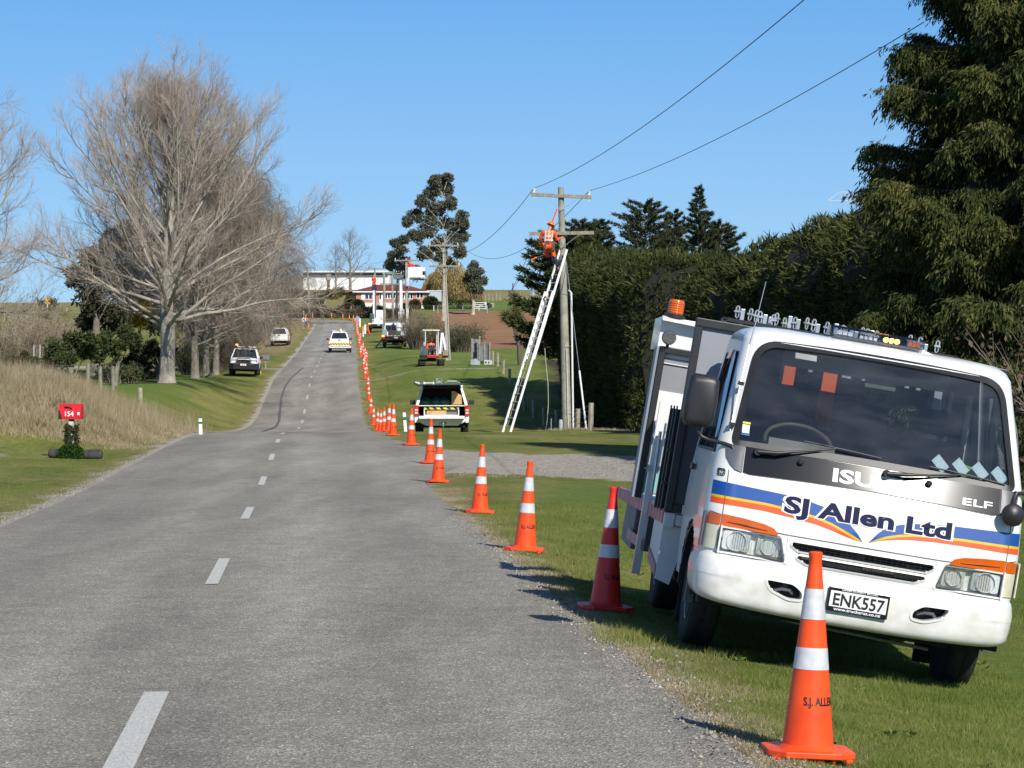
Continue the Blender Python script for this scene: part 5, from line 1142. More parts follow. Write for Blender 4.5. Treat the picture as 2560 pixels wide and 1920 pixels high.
# second frame further back
mb = MB(); x0 = -1.19
mb.box(x0, x0+.05, 3.56, 3.62, .87, 2.03); mb.box(x0, -.80, 3.56, 3.62, 1.985, 2.035); mb.build('rear_frame', BLACKP, TR, bevel=.006)
mb = MB(); mb.box(x0-.022, x0-.004, 3.56, 3.80, .87, 2.03); mb.build('locker_side', M('grey_blue_sheet', (.22, .25, .29), .5, var=.05), TR)
mb = MB(); mb.box(x0+.05, -.80, 3.61, 3.63, .90, 1.70); mb.box(x0+.05, -.80, 3.60, 3.625, 1.955, 1.985); mb.box(x0+.05, -.80, 3.60, 3.61, 1.908, 1.915); mb.build('locker_door', WHITED, TR)
mb = MB(); mb.box(x0+.05, -.80, 3.615, 3.63, 1.70, 1.955); mb.build('grey_upper_door', M('mid_grey_sheet', (.24, .245, .26), .6, var=.05), TR)
mb = MB(); mb.box(x0+.05, -.80, 3.60, 3.608, .92, 1.13); mb.build('teal_lower_door', TEAL, TR)
mb = MB(); mb.box(-1.165, -.70, 4.22, 4.30, 2.03, 2.285); mb.add([(-1.165, 4.22, 2.29), (-.70, 4.22, 2.27), (-.70, 4.12, 2.235), (-1.165, 4.12, 2.25)], [(0, 1, 2, 3)]); mb.box(-1.165, -1.15, 4.30, 5.0, 2.03, 2.285); mb.build('beacon_box', WHITE, TR, bevel=.004)
mb = MB(); mb.lathe([(.085, 0), (.085, .02), (.066, .035)], 24, c=(-1.065, 4.27, 2.285)); be = mb.build('beacon_base', BLACKP, TR, smooth=40)
mb = MB(); mb.lathe([(.061, 0), (.062, .05), (.059, .10), (.052, .112), (.0, .114)], 28, c=(-1.065, 4.27, 2.32), cap=False)
for k in range(5): mb.lathe([(.0625, .0), (.0645, .005), (.0625, .01)], 28, c=(-1.065, 4.27, 2.327+k*.018), cap=False)
mb.build('beacon_dome', AMBER, be, smooth=40)
mb = MB(); mb.lathe([(.05, -.03), (.056, 0), (.053, .03), (.03, .06)], 20, c=(-1.135, 3.55, 2.105), axis='y'); mb.tube([(-1.135, 3.58, 2.06), (-1.135, 3.59, 2.03)], .012, 6); mb.build('work_lamp', M('mud_grey_lamp', (.07, .075, .075), .6, var=.35, scale=30, bump=.4, bscale=60), TR, smooth=40)
mb = MB(); mb.box(-1.165, -1.105, 2.95, 3.0, .34, 1.62); mb.build('outrigger_post', WHITE, TR, bevel=.004)
mb = MB(); mb.box(-1.18, -1.12, 2.93, 2.95, 1.09, 1.14); mb.tube([(-1.20, 2.94, 1.115), (-1.13, 2.94, 1.115)], .007, 6); mb.build('post_latch', STEEL, TR)
mb = MB(); mb.tube([(-1.12, 2.9, .95), (-1.13, 2.9, 1.40)], .012, 8); mb.build('post_handle', STEEL, TR)
# rack posts and shackle clamps above the cab
xs = [-.715, -.545, -.50, -.37, -.305, -.155, -.035, .085, .125, .225, .60, .655]
for i, x in enumerate(xs[:-2]+[.545, .635]):
    mb = MB(); mb.box(x-.0145, x+.0145, 2.56+.04*(i % 3), 2.60+.04*(i % 3), 2.0, 2.375-.012*(i % 3)-.01*abs(i-5)*.2); mb.build('rack_post', STEEL, TR, bevel=.002)
cl0 = None
for i, x in enumerate((-.755, -.66, -.615, -.59, -.49, -.47, -.41, -.335, -.25, -.20, -.105, .01, .03, .155, .19, .255, .50, .575, .70)):
    if cl0 is None:
        mb = MB(); P = [(0.012*math.cos(a), 0, .018+.016*math.sin(a)) for a in np.linspace(-.2, math.pi+.2, 9)]; mb.tube([(P[0][0], 0, -.018)]+P+[(P[-1][0], 0, -.018)], .0058, 6); mb.box(-.022, .022, -.012, .012, -.01, .002); mb.tube([(-.011, 0, -.012), (-.011, 0, -.040), (0, 0, -.052), (.011, 0, -.040), (.011, 0, -.012)], .0052, 6)
        o = cl0 = mb.build('shackle_clamp', M('bright_zinc', (.62, .61, .58), .3, .6, var=.2, scale=40), TR, smooth=50)
    else: o = cl0.copy(); col.objects.link(o)
    o.location = (x, 2.55, 2.345-.004*(i % 4)-.02*(i in (4, 6, 12))); o.rotation_euler = (0, R(random.uniform(-6, 6)), R(random.uniform(-40, 40)))
mb = MB(); mb.box(-.85, .85, 2.52, 2.56, 2.26, 2.285); mb.box(-.85, -.82, 2.52, 2.7, .87, 2.28); mb.box(.82, .85, 2.52, 2.7, .87, 2.28); mb.build('rack_crossbar', BLACKP, TR)
# ---------------- traffic cones ----------------
def cone_proto(name='traffic_cone', mats=None, text=True):
    om = mats or ORANGEP; root = empty(name)
    prof = lambda h: .113-(h-.05)*(.113-.024)/.84
    mb = MB(); hs = [.045, .052, .06, .10, .30, .388, .476, .60, .735, .82, .86]
    mb.lathe([(.135, .04), (.125, .047), (.117, .056)]+[(prof(h), h) for h in hs[2:]]+[(.030, .872), (.031, .893), (.026, .90), (.019, .895)], 36, cap=False); body = mb.build('cone_body', om, root, smooth=35)
    mb = MB(); P = [(-.19, -.12), (-.12, -.19), (.12, -.19), (.19, -.12), (.19, .12), (.12, .19), (-.12, .19), (-.19, .12)]
    mb.prism(P, .016, .042, axis='z')
    for a in np.linspace(-.15, .15, 6):
        for b, c in ((a, -.165), (a, .165), (-.165, a), (.165, a)): mb.lathe([(.010, .0), (.012, .017)], 8, c=(b, c, 0))
    mb.build('cone_base', om, root, bevel=.006)
    for a, b in ((.388, .482), (.605, .738)):
        mb = MB(); mb.lathe([(prof(h)+.0014, h) for h in np.linspace(a, b, 4)], 36, cap=False); mb.build('reflective_collar', WHT, root, smooth=60)
    if text:
        def f(x, y, z): h = .235+y; r = prof(h)+.0012; a = x/r-.0; return Vector((math.sin(a+.42)*r, -math.cos(a+.42)*r, h))
        text_obj('cone_lettering', 'S.J. ALLEN', .050, BLACKT, root, f, .0016, .74)
    return root
CP = cone_proto(); used_cp = [False]
CPR = cone_proto('traffic_cone', M('shade_red_cone_plastic', (.66, .022, .018), .45, var=.1, scale=4))  # cone recoloured dark red to paint the truck's shade on it
def put_cone(px, Z, label, lean=(0, 0), sc=1., rz=0., src=None, dz=0., group='traffic cones along the road', loc=None):
    s = src or CP
    c = s if (s is CP and not used_cp[0]) or (s is CPR and CPR.get('label') is None) else copy_tree(s)
    if s is CP: used_cp[0] = True
    c.location = loc if loc is not None else on(px, Z, dz); c.rotation_euler = (R(lean[1]), R(lean[0]), rz); c.scale = (sc,)*3; tag(c, label, 'traffic cone', group); return c
put_cone(2018, 10.42, 'largest foreground cone standing directly in front of the truck bumper', (2.6, -1), rz=.03)
put_cone(1512.6, 17.3, 'cone with painted dark red shade in the truck shadow at its front wheel', (4.2, 0), rz=.15, src=CPR)
names = ['fourth', 'fifth']
for px, Z, ln, lab in ((1312, 23.7, 3.5, 'orange cone on the verge nearest beyond the cone painted in red shade'), (1199, 31.0, 2.5, 'orange cone midway between the truck and the gravel driveway'), (1095, 40.4, 2.2, 'orange cone on the near corner of the gravel driveway'),
        (1075, 48.0, 1.5, 'orange cone standing on the gravel driveway itself'), (1028, 57.5, .8, 'orange cone just left of the open canopy ute'), (982, 66.2, 1.8, 'nearest cone of the tight cluster before the ute'), (971, 74.7, 2.5, 'leaning cone second in the tight cluster before the ute'),
        (960, 83.8, .8, 'third cone in the tight cluster before the ute'), (951, 92.3, 2, 'thin looking cone fourth in the tight cluster'), (943.5, 96, 1.8, 'last cone at the left of the tight cluster'), (933.7, 108, 1, 'first cone beyond the cluster at the seal edge'),
        (926, 120, 3, 'second cone beyond the cluster at the seal edge'), (922, 129, .5, 'third cone beyond the cluster, overlapping the next'), (919.5, 137, 2.5, 'fourth cone beyond the cluster, overlapped by its neighbour'), (912.6, 147.6, 1.2, 'fifth cone beyond the cluster, level with the excavator')):
    put_cone(px, Z, lab, (ln, 0), rz=random.uniform(-.3, .3))
put_cone(913, 193, 'single cone set right of the dense line, left of the tray truck leg', (0, 0), rz=.3)
Z = 155.; k = 0
while Z < 350:
    x = float(xc(Z)+wr(Z))+.55+random.uniform(-.22, .22)
    if k < 4: lab = ['nearest', 'second nearest', 'third nearest', 'fourth nearest'][k]+' cone of the dense line up the hill'
    elif Z < 225: lab = 'cone in the dense line between the road ute and the excavator'
    elif Z < 290: lab = 'cone in the dense line level with the tray truck'
    else: lab = 'small cone at the top end of the dense line up the hill'
    put_cone(0, 0, lab, (random.uniform(-2, 3), random.uniform(-2, 2)), rz=random.uniform(-.5, .5), loc=Gp(x, Z)); k += 1; Z += 5.4+k*.12
for px, Z, lab in ((718, 362.5, 'leftmost cone on the far side of the bend'), (781.5, 362.6, 'cone just right of the thin pole on the bend'), (829, 362, 'middle cone on the far side of the bend'), (857, 358, 'cone right of middle on the far side of the bend'), (873.5, 354, 'cone near the top of the dense line on the bend'), (883.5, 352, 'rightmost cone at the top of the bend'),
        (771.7, 300, 'cone at the feet of the sign holder'), (107, 388, 'far cone left of the orange diamond sign'), (167, 388, 'far cone right of the orange diamond sign')):
    put_cone(px, Z, lab, (0, 0), rz=.2)

# ---------------- poles and wires ----------------
TIMB = M('weathered_pole_timber', (.22, .215, .165), .9, var=.3, scale=4, bump=.7, bscale=14, c2=(.36, .345, .27), detail=8)
ARMW = M('weathered_crossarm', (.20, .175, .13), .9, var=.3, scale=6, bump=.5, bscale=20, c2=(.31, .28, .215))
CONC = M('pole_concrete', (.36, .34, .29), .9, var=.15, scale=5, bump=.3, bscale=20)
PORC = M('white_porcelain', (.72, .70, .66), .3, var=.1, coat=.5)
WIREM = M('dull_wire', (.10, .10, .10), .7, var=0)
def pole(name, label, base, top, r0, r1, arms, mat, armmat=ARMW, conc=False, ins=True, brace=True):
    root = empty(name, base, label=label, cat='power pole'); d = top-base; mb = MB()
    if conc:
        L = d.length
        for sx_ in (-1, 1): mb.add([(sx_*r0, -r0, 0), (sx_*r0*.45, -r0, 0), (sx_*r0*.45, r0, 0), (sx_*r0, r0, 0)]+[tuple(d+Vector(q)) for q in ((sx_*r1, -r1, 0), (sx_*r1*.45, -r1, 0), (sx_*r1*.45, r1, 0), (sx_*r1, r1, 0))], [(0, 1, 2, 3), (4, 7, 6, 5), (0, 4, 5, 1), (1, 5, 6, 2), (2, 6, 7, 3), (3, 7, 4, 0)])
        mb.add([(-r0*.45, -r0*.5, 0), (r0*.45, -r0*.5, 0), (r0*.45, r0*.5, 0), (-r0*.45, r0*.5, 0)]+[tuple(d+Vector(q)) for q in ((-r1*.45, -r1*.5, 0), (r1*.45, -r1*.5, 0), (r1*.45, r1*.5, 0), (-r1*.45, r1*.5, 0))], [(0, 1, 2, 3), (4, 7, 6, 5), (0, 4, 5, 1), (1, 5, 6, 2), (2, 6, 7, 3), (3, 7, 4, 0)])
        mb.build('pole_shaft', mat, root)
    else: mb.tube([Vector((0, 0, -.3)), d*.5, d], [r0, (r0+r1)/2, r1], 18); mb.build('pole_shaft', mat, root, smooth=40)
    pts = []
    for (zf, w, drop, off) in arms:
        c = d*zf; t = c.z; rr = r0+(r1-r0)*zf; y = -rr-.05; a = Vector((c.x-w/2+off, c.y+y, c.z+drop/2)); b = Vector((c.x+w/2+off, c.y+y, c.z-drop/2)); mb = MB(); mb.bar(a, b, .09, .12); ar = mb.build('crossarm', armmat, root, bevel=.006)
        if brace:
            mb = MB(); cc = Vector((c.x, c.y+y-.02, c.z-.50))
            for e, s in ((a, 1), (b, -1)): mb.bar(e.lerp(b if s > 0 else a, .22)+Vector((0, -.05, -.05)), cc, .035, .012)
            mb.build('crossarm_brace', STEEL, root)
        if ins:
            for e, s in ((a, 1), (b, -1)):
                p = e+(b-a)*(.045*s); mb = MB(); mb.lathe([(.018, -.14), (.02, .06), (.055, .065), (.06, .10), (.042, .115), (.055, .13), (.058, .155), (.04, .17), (.05, .18), (.05, .205), (.03, .22), (.02, .235)], 16, c=p)
                mb.build('insulator', PORC, root, smooth=40); pts.append(base+p+Vector((0, 0, .225)))
    return root, pts
b1 = on(1418, 84); t1 = W(1402, 468, 84.0); L1 = (t1-b1)
P1, I1 = pole('power_pole', 'weathered timber power pole with two crossarms that the lineman works on', b1, t1, .175, .10, [(.963, 2.13, .10, .01), (.8105, 2.28, -.03, -.02)], TIMB)
for o in list(P1.children):   # lower crossarm carries no insulators
    if o.name.startswith('insulator') and max(v.co.z for v in o.data.vertices) < L1.z*.9: bpy.data.objects.remove(o)
I1 = I1[:2]
mb = MB(); mb.tube([Vector((.21, -.12, .05)), (Vector((.14, -.10, 4.9)))+L1*.0, Vector((.05, -.10, 5.0))], .035, 8); mb.build('cable_conduit', M('white_conduit', (.70, .70, .68), .5, var=.06), P1, smooth=40)
mb = MB(); mb.tube([Vector((.03, -.21, .1)), Vector((-.03, -.19, 2.9))], .020, 6); mb.build('earth_batten', M('pale_batten', (.55, .53, .46), .7, var=.1), P1)
mb = MB()
for z in (.65, 3.0, 4.85): c = L1*(z/L1.z); mb.lathe([(.185-z*.008, z-.015), (.188-z*.008, z+.015)], 16, c=(c.x+.02, c.y, 0))
mb.build('steel_strap', STEEL, P1)
b2 = on(1121, 166); P2, I2 = pole('power_pole', 'tall concrete power pole with two crossarms beside the excavator', b2, W(1109, 607, 166), .17, .085, [(.975, 2.15, .02, 0), (.80, 2.15, 0, .03)], CONC, conc=True)
b3 = on(1019, 233); P3, I3 = pole('power_pole', 'concrete power pole with a transformer beside the raised white bucket', b3, W(1016, 646, 233), .16, .09, [(.975, 2.45, 0, .03)], CONC, conc=True)
mb = MB(); zt = (W(0, 717, 233)-b3).z; mb.lathe([(.20, zt), (.25, zt+.05), (.25, zt+.68), (.20, zt+.76), (.08, zt+.84)], 18, c=(.0, -.42, 0)); mb.build('transformer', M('grey_transformer', (.38, .43, .50), .45, var=.1), P3, smooth=40)
mb = MB(); mb.box(-.13, .13, -.35, -.12, 2.1, 3.6); mb.build('cable_box', M('cream_box', (.55, .52, .40), .6, var=.1), P3)
pole('power_pole', 'mossy double crossarm pole left of the transformer pole', on(984, 275), W(980, 682, 275), .15, .09, [(.985, 2.3, 0, .03), (.82, 2.9, 0, .03)], TIMB, M('lichen_crossarm', (.22, .23, .13), .9, var=.2))
pole('power_pole', 'plain timber pole without crossarms behind the tray truck', on(962, 250), W(960, 683, 250), .17, .12, [], TIMB)
mb = None
pole('power_pole', 'far timber pole with one crossarm rising above the brick house roof', on(939, 345), W(937, 668, 345), .16, .10, [(.97, 2.4, 0, 0)], TIMB)
pole('power_pole', 'thin grey pole standing at the bend beside the sign holder', on(775, 371), W(768, 666, 371), .16, .11, [(.97, 2.1, 0, .1)], TIMB)
def wire(name, label, a, b, sag, r, group='overhead wires', n=40):
    a = Vector(a); b = Vector(b); pts = [a.lerp(b, t/n)-Vector((0, 0, sag*4*(t/n)*(1-t/n))) for t in range(n+1)]; mb = MB(); mb.tube([p-a for p in pts], r, 5); o = mb.build(name, WIREM, None, smooth=60); o.location = a; tag(o, label, 'wire', group); return o
wire('power_line', 'left wire from the ladder pole up to the top edge of the sky', I1[0], W(2080, -60, 34), .38, .009)
wire('power_line', 'right wire from the ladder pole into the big cypress', I1[1], W(2310, 55, 40), .32, .009)
wire('power_line', 'left wire sagging from the ladder pole to the concrete pole', I1[0], I2[0]+Vector((0, -.02, 0)), 1.5, .012)
wire('power_line', 'right wire sagging from the ladder pole to the concrete pole', I1[1], I2[1]+Vector((0, -.02, 0)), 1.7, .012)
wire('power_line', 'thin service wire dropping to the far yard, left one', W(1331, 612, 84), W(1228, 720, 330), 2.0, .012)
wire('power_line', 'thin service wire dropping to the far yard, right one', W(1331, 640, 90), W(1255, 718, 330), 1.0, .012)
# stay wire with guard
s0 = W(1416, 655, 84); s1 = on(1466, 78.5); mb = MB(); mb.tube([Vector((0, 0, 0)), s1-s0], .012, 6); o = mb.build('stay_wire', STEEL); o.location = s0; tag(o, 'sloping stay wire with white guard at the right of the ladder pole', 'stay wire')
gdir = (s0-s1).normalized(); mb = MB(); mb.tube([s1-s0+gdir*.05, s1-s0+gdir*2.7], .032, 8); mb.build('wire_guard', M('white_conduit', ()), o)
# hanging rope to the ground
mb = MB(); rp = [(1362, 870), (1364, 900), (1370, 960), (1371, 1010), (1368, 1050), (1364, 1078), (1378, 1070)]; rp = [W(a, b, 82.6) for a, b in rp]; mb.tube([p-rp[0] for p in rp], .012, 6); o = mb.build('hand_line', M('cream_rope', (.48, .45, .36), .9, var=.1)); o.location = rp[0]; tag(o, 'cream rope hanging down left of the pole to the ground', 'rope')
mb = MB(); mb.tube([Vector((0, 0, 0)), Vector((0, 0, .45))], .02, 6); o = mb.build('earth_stake', STEEL); o.location = on(1378, 82.3); tag(o, 'short steel stake in the grass left of the ladder pole', 'stake')
mb = MB(); mb.tube([Vector((0, 0, -.1)), Vector((0, 0, .37))], .07, 10); mb.tube([Vector((0, 0, .37)), Vector((0, 0, .40))], .05, 10); o = mb.build('capped_pipe', M('grey_pipe', (.42, .44, .48), .5, var=.1)); o.location = on(1402, 82); tag(o, 'stubby grey capped pipe at the foot of the ladder pole', 'pipe')

# ---------------- ladder ----------------
ALU = M('white_fibreglass', (.80, .80, .80), .4, var=.04)
ft = on(1266, 82.2); tp = W(1405, 622, 83.75); lad = empty('extension_ladder', ft, label='long white extension ladder leaning against the timber power pole', cat='ladder')
ax = (tp-ft); Ln = ax.length; ax.normalize(); wdir = Vector((.62, -.78, 0)); wdir = (wdir-ax*wdir.dot(ax)).normalized(); nrm = ax.cross(wdir)
def rail(name, s, a, b, off, wd=.085, th=.03, m=ALU): mb = MB(); p = wdir*s+nrm*off; mb.bar(p+ax*a, p+ax*b, th, wd, up=nrm); return mb.build(name, m, lad, bevel=.004)
lo_end = Ln*.765
for s in (-.215, .215): rail('lower_rail', s, 0, lo_end, 0); rail('upper_rail', s*.86, Ln*.40, Ln, .075)
mb0 = None
for i in range(int(Ln/.30)):
    z = .25+i*.30
    if z < lo_end: mb = MB(); mb.tube([wdir*-.21+ax*z, wdir*.21+ax*z], .016, 6); mb.build('rung', STEEL, lad)
    if z > Ln*.42 and z < Ln-.1: mb = MB(); mb.tube([wdir*-.18+ax*z+nrm*.075, wdir*.18+ax*z+nrm*.075], .016, 6); mb.build('rung', STEEL, lad)
mb = MB(); P = [wdir*(-.1+.0*i)+ax*(.3+i*.5)+nrm*.03 for i in range(3)]+[wdir*.0+ax*3+nrm*.02, wdir*.02+ax*(lo_end-.1)]; mb.tube(P, .010, 5); mb.tube([wdir*-.22+ax*(lo_end-.3)+nrm*.02, wdir*-.05+ax*(lo_end-.2)+nrm*-.06, wdir*.1+ax*(lo_end-.28), wdir*.2+ax*(lo_end-.18)], .03, 6); mb.build('ladder_rope', M('tan_rope', (.45, .36, .2), .9, var=.2), lad)

# ---------------- people ----------------
SKIN = M('skin', (.45, .26, .18), .6, var=.08)
HIVIS = M('hi_vis_orange_cloth', (.85, .10, .018), .8, var=.10, scale=14, bump=.3, bscale=18)
HIRED = M('hi_vis_red_cloth', (.75, .035, .02), .8, var=.15, scale=14)
TROU = M('navy_trousers', (.018, .025, .06), .85, var=.2, scale=9)
BOOT = M('work_boot', (.03, .025, .02), .7, var=.2)
HELM = M('orange_helmet', (.95, .16, .015), .35, var=.03, coat=.4)
REFL = M('silver_reflective_band', (.62, .64, .66), .4, var=.05)
def skinmesh(name, nodes, edges, mats, parent, sub=1, matfn=None):
    names = list(nodes); me = bpy.data.meshes.new(name); me.from_pydata([nodes[k][0] for k in names], [(names.index(a), names.index(b)) for a, b in edges], []); o = bpy.data.objects.new(name, me); col.objects.link(o)
    try: me.skin_vertices.new()
    except Exception: pass
    md = o.modifiers.new('skin', 'SKIN'); md.use_smooth_shade = True
    if not me.skin_vertices: 
        bpy.context.view_layer.objects.active = o
    sv = me.skin_vertices[0].data
    for i, k in enumerate(names):
        r = nodes[k][1]; sv[i].radius = (r, r) if not isinstance(r, tuple) else r; sv[i].use_root = (i == 0)
    s = o.modifiers.new('sub', 'SUBSURF'); s.levels = sub; s.render_levels = sub
    dg = bpy.context.evaluated_depsgraph_get(); m2 = bpy.data.meshes.new_from_object(o.evaluated_get(dg)); bpy.data.objects.remove(o); m2.name = name; m2.materials.clear()
    o = link(m2, name, mats, parent); m2.shade_smooth()
    if matfn:
        for p in m2.polygons: p.material_index = matfn(p.center)
    return o
def person(label, loc, J, rz=0, jacket=HIVIS, trousers=TROU, helmet=HELM, scale=1., lean=(0, 0), bands=True, legs=True, legm=None):
    """J: joints in local metres (z up, y forward = away)"""
    root = empty('person', loc, (R(lean[0]), R(lean[1]), rz), label, 'person', scale=scale); J = {k: Vector(v) for k, v in J.items()}
    def lerp(a, b, t): return J[a].lerp(J[b], t)
    N = {}; E = []
    def nd(k, p, r): N[k] = (tuple(p), r)
    nd('pel', J['pel'], (.135, .10)); nd('waist', lerp('pel', 'neck', .35), (.12, .09)); nd('chest', lerp('pel', 'neck', .75), (.145, .10)); nd('neck', J['neck'], .055); nd('head0', lerp('neck', 'head', .45), .058)
    hd = (J['head']-J['neck']).normalized(); nd('head', J['head'], (.078, .092)); nd('crown', J['head']+hd*.085, (.055, .065))
    E += [('pel', 'waist'), ('waist', 'chest'), ('chest', 'neck'), ('neck', 'head0'), ('head0', 'head'), ('head', 'crown')]
    fw = J.get('face', Vector((0, 1, 0))).normalized()
    nd('nose', J['head']+fw*.088-hd*.01, .014); nd('chin', J['head']+fw*.06-hd*.075, .03); E += [('head', 'nose'), ('head', 'chin')]
    for s in 'lr':
        sh, el, ha = J['sh'+s], J['el'+s], J['ha'+s]; nd('sh'+s, sh, .062); nd('um'+s, sh.lerp(el, .5), .050); nd('el'+s, el, .040); nd('fa'+s, el.lerp(ha, .45), .037); nd('wr'+s, ha, .026)
        E += [('chest', 'sh'+s), ('sh'+s, 'um'+s), ('um'+s, 'el'+s), ('el'+s, 'fa'+s), ('fa'+s, 'wr'+s)]
        d = (ha-el).normalized(); sd = d.cross(Vector((0, 0, 1))); sd = sd.normalized() if sd.length > .1 else Vector((1, 0, 0)); pn = d.cross(sd)
        nd('pa'+s, ha+d*.055, (.040, .018)); E.append(('wr'+s, 'pa'+s))
        for i in range(4):
            o_ = sd*(.027-.018*i); k1 = 'f%d1'%i+s; k2 = 'f%d2'%i+s; L = (.038, .045, .042, .032)[i]; nd(k1, ha+d*(.09+L*.5)+o_+pn*.006, .009); nd(k2, ha+d*(.09+L*1.1)+o_+pn*(.028+.004*i), .0075); E += [('pa'+s, k1), (k1, k2)]
        nd('th'+s, ha+d*.06+sd*.052+pn*.012, .011); nd('tt'+s, ha+d*.095+sd*.058+pn*.028, .008); E += [('wr'+s, 'th'+s), ('th'+s, 'tt'+s)]
        if legs:
            hp, kn, an, to = J['hp'+s], J['kn'+s], J['an'+s], J['to'+s]; nd('hp'+s, hp, .085); nd('tm'+s, hp.lerp(kn, .5), .074); nd('kn'+s, kn, .056); nd('ca'+s, kn.lerp(an, .35), .054); nd('an'+s, an, .038); nd('to'+s, to, (.04, .028)); E += [('pel', 'hp'+s), ('hp'+s, 'tm'+s), ('tm'+s, 'kn'+s), ('kn'+s, 'ca'+s), ('ca'+s, 'an'+s), ('an'+s, 'to'+s)]
    body = skinmesh('body', N, E, [SKIN], root, 1)
    Jk = {k: (N[k][0], tuple(q*1.18+.012 for q in (N[k][1] if isinstance(N[k][1], tuple) else (N[k][1],)*2))) for k in ('pel', 'waist', 'chest', 'shl', 'shr', 'uml', 'umr', 'ell', 'elr', 'fal', 'far')}
    for s in 'lr': Jk['cu'+s] = (tuple(J['el'+s].lerp(J['ha'+s], .9)), (.034, .034))
    Jk['col'] = (tuple(lerp('pel', 'neck', .97)), (.062, .062))
    Ej = [('pel', 'waist'), ('waist', 'chest'), ('chest', 'col')]+[(a+s, b+s) for s in 'lr' for a, b in (('sh', 'um'), ('um', 'el'), ('el', 'fa'), ('fa', 'cu'))]+[('chest', 'shl'), ('chest', 'shr')]
    jk = skinmesh('jacket', Jk, Ej, [jacket], root, 1)
    if legs:
        Tk = {k: (N[k][0], tuple(q*1.18+.012 for q in (N[k][1] if isinstance(N[k][1], tuple) else (N[k][1],)*2))) for k in ('pel', 'hpl', 'hpr', 'tml', 'tmr', 'knl', 'knr', 'cal', 'car')}
        for s in 'lr': Tk['hm'+s] = (tuple(J['kn'+s].lerp(J['an'+s], .92)), (.058, .058))
        tr_ = skinmesh('trousers', Tk, [('pel', 'hpl'), ('pel', 'hpr')]+[(a+s, b+s) for s in 'lr' for a, b in (('hp', 'tm'), ('tm', 'kn'), ('kn', 'ca'), ('ca', 'hm'))], [trousers, legm or trousers], root, 1, (lambda c: 1 if c.z < (J['knl'].z+J['knr'].z)/2-.04 else 0) if legm else None)
        for s in 'lr': skinmesh('boot', {'a': (tuple(J['an'+s]), .055), 'h': (tuple(J['an'+s]-Vector((0, 0, .045))), .05), 't': (tuple(J['to'+s]), (.048, .035))}, [('a', 'h'), ('h', 't')], [BOOT], root, 1)
    mb = MB(); hd0 = J['head']+hd*.03; q = Vector((0, 0, 1)).rotation_difference(hd).to_matrix().to_4x4(); mb.T = Matrix.Translation(hd0) @ q
    mb.lathe([(.145, -.012), (.150, -.004), (.122, .008), (.116, .05), (.095, .10), (.055, .128), (.001, .138)], 20, cap=False); mb.tube([fw*.12+Vector((0, 0, -.01)), fw*.165+Vector((0, 0, -.02))], [.07, .045], 8)
    mb.build('helmet', helmet, root, smooth=50)
    mb = MB()
    for s in (-1, 1):
        side = hd.cross(fw).normalized()*s; mb.lathe([(.009, -.004), (.009, .004)], 8, c=J['head']+fw*.083+side*.03+hd*.012)
    mb.build('eyes', BLACKT, root)
    if bands:
        for t in (.28, .55):
            c = lerp('pel', 'neck', t); mb = MB(); mb.T = Matrix.Translation(c); rx, ry = (.172, .133); mb.loft([[(rx*math.cos(a), ry*math.sin(a), z) for a in np.linspace(0, 2*math.pi, 20, endpoint=False)] for z in (-.022, .022)], cap=False); mb.build('reflective_band', REFL, root, smooth=60)
    return root
LB = on(1266, 82.2)
fl = W(1396, 672, 83.2); base = fl-Vector((0, 0, .09))
J = dict(pel=(-.36, -.05, .95), neck=(-.33, .02, 1.44), head=(-.27, .06, 1.60), face=(.75, .6, -.25), shl=(-.53, .0, 1.38), shr=(-.14, .0, 1.37), ell=(-.66, .12, 1.10), elr=(-.06, .10, 1.10), hal=(-.57, .38, 1.00), har=(.10, .30, 1.20), hpl=(-.45, -.04, .90), hpr=(-.26, -.05, .90), knl=(-.40, .20, .58), knr=(-.16, -.06, .55), anl=(-.16, .28, .42), anr=(.0, 0, .09), tol=(-.14, .40, .38), tor=(.0, .15, .03))
lm = person('lineman in orange hi-vis on top of the ladder, back turned, leaning at the timber pole', base, J, trousers=HIVIS, legm=TROU)
mb = MB(); mb.box(-.355, -.325, -.135, -.115, 1.05, 1.42); mb.build('harness_strap', M('yellow_webbing', (.80, .62, .02), .7, var=.05), lm)
for x0_, x1_ in ((-.47, -.44), (-.24, -.20)): mb = MB(); mb.bar((x0_, -.125, 1.04), (x1_, -.115, 1.42), .035, .01, up=(0, 1, 0)); mb.build('reflective_brace', REFL, lm)
mb = MB(); mb.loft([[(-.36+.19*math.cos(a), -.04+.16*math.sin(a), z) for a in np.linspace(0, 2*math.pi, 18, endpoint=False)] for z in (.93, 1.02)], cap=False); mb.box(-.24, -.13, -.22, -.10, .72, .98); mb.box(-.50, -.42, -.22, -.12, .80, .96); mb.build('tool_belt', M('brown_leather', (.09, .065, .04), .8, var=.2), lm, smooth=40)
mb = MB(); a_ = base+Vector((-.35, .0, 1.4)); mb.bar(Vector((0, 0, 0)), W(1393, 522, 83.6)-a_, .05, .02); o = mb.build('safety_strap', M('orange_red_webbing', (.75, .09, .04), .7, var=.05)); o.location = a_; tag(o, 'orange safety strap from the lineman up to the pole braces', 'strap')
mb = MB(); mb.tube([Vector((0, 0, 0)), Vector((.20, 0, .09))], .028, 8); mb.tube([Vector((.20, 0, .09)), Vector((.42, .1, .17))], .012, 6, 1); o = mb.build('hot_stick', [M('orange_handle', (.9, .12, .02), .4, var=0), WIREM]); o.location = W(1328, 650, 83.0); tag(o, 'orange handled tool hanging left of the lineman', 'tool')

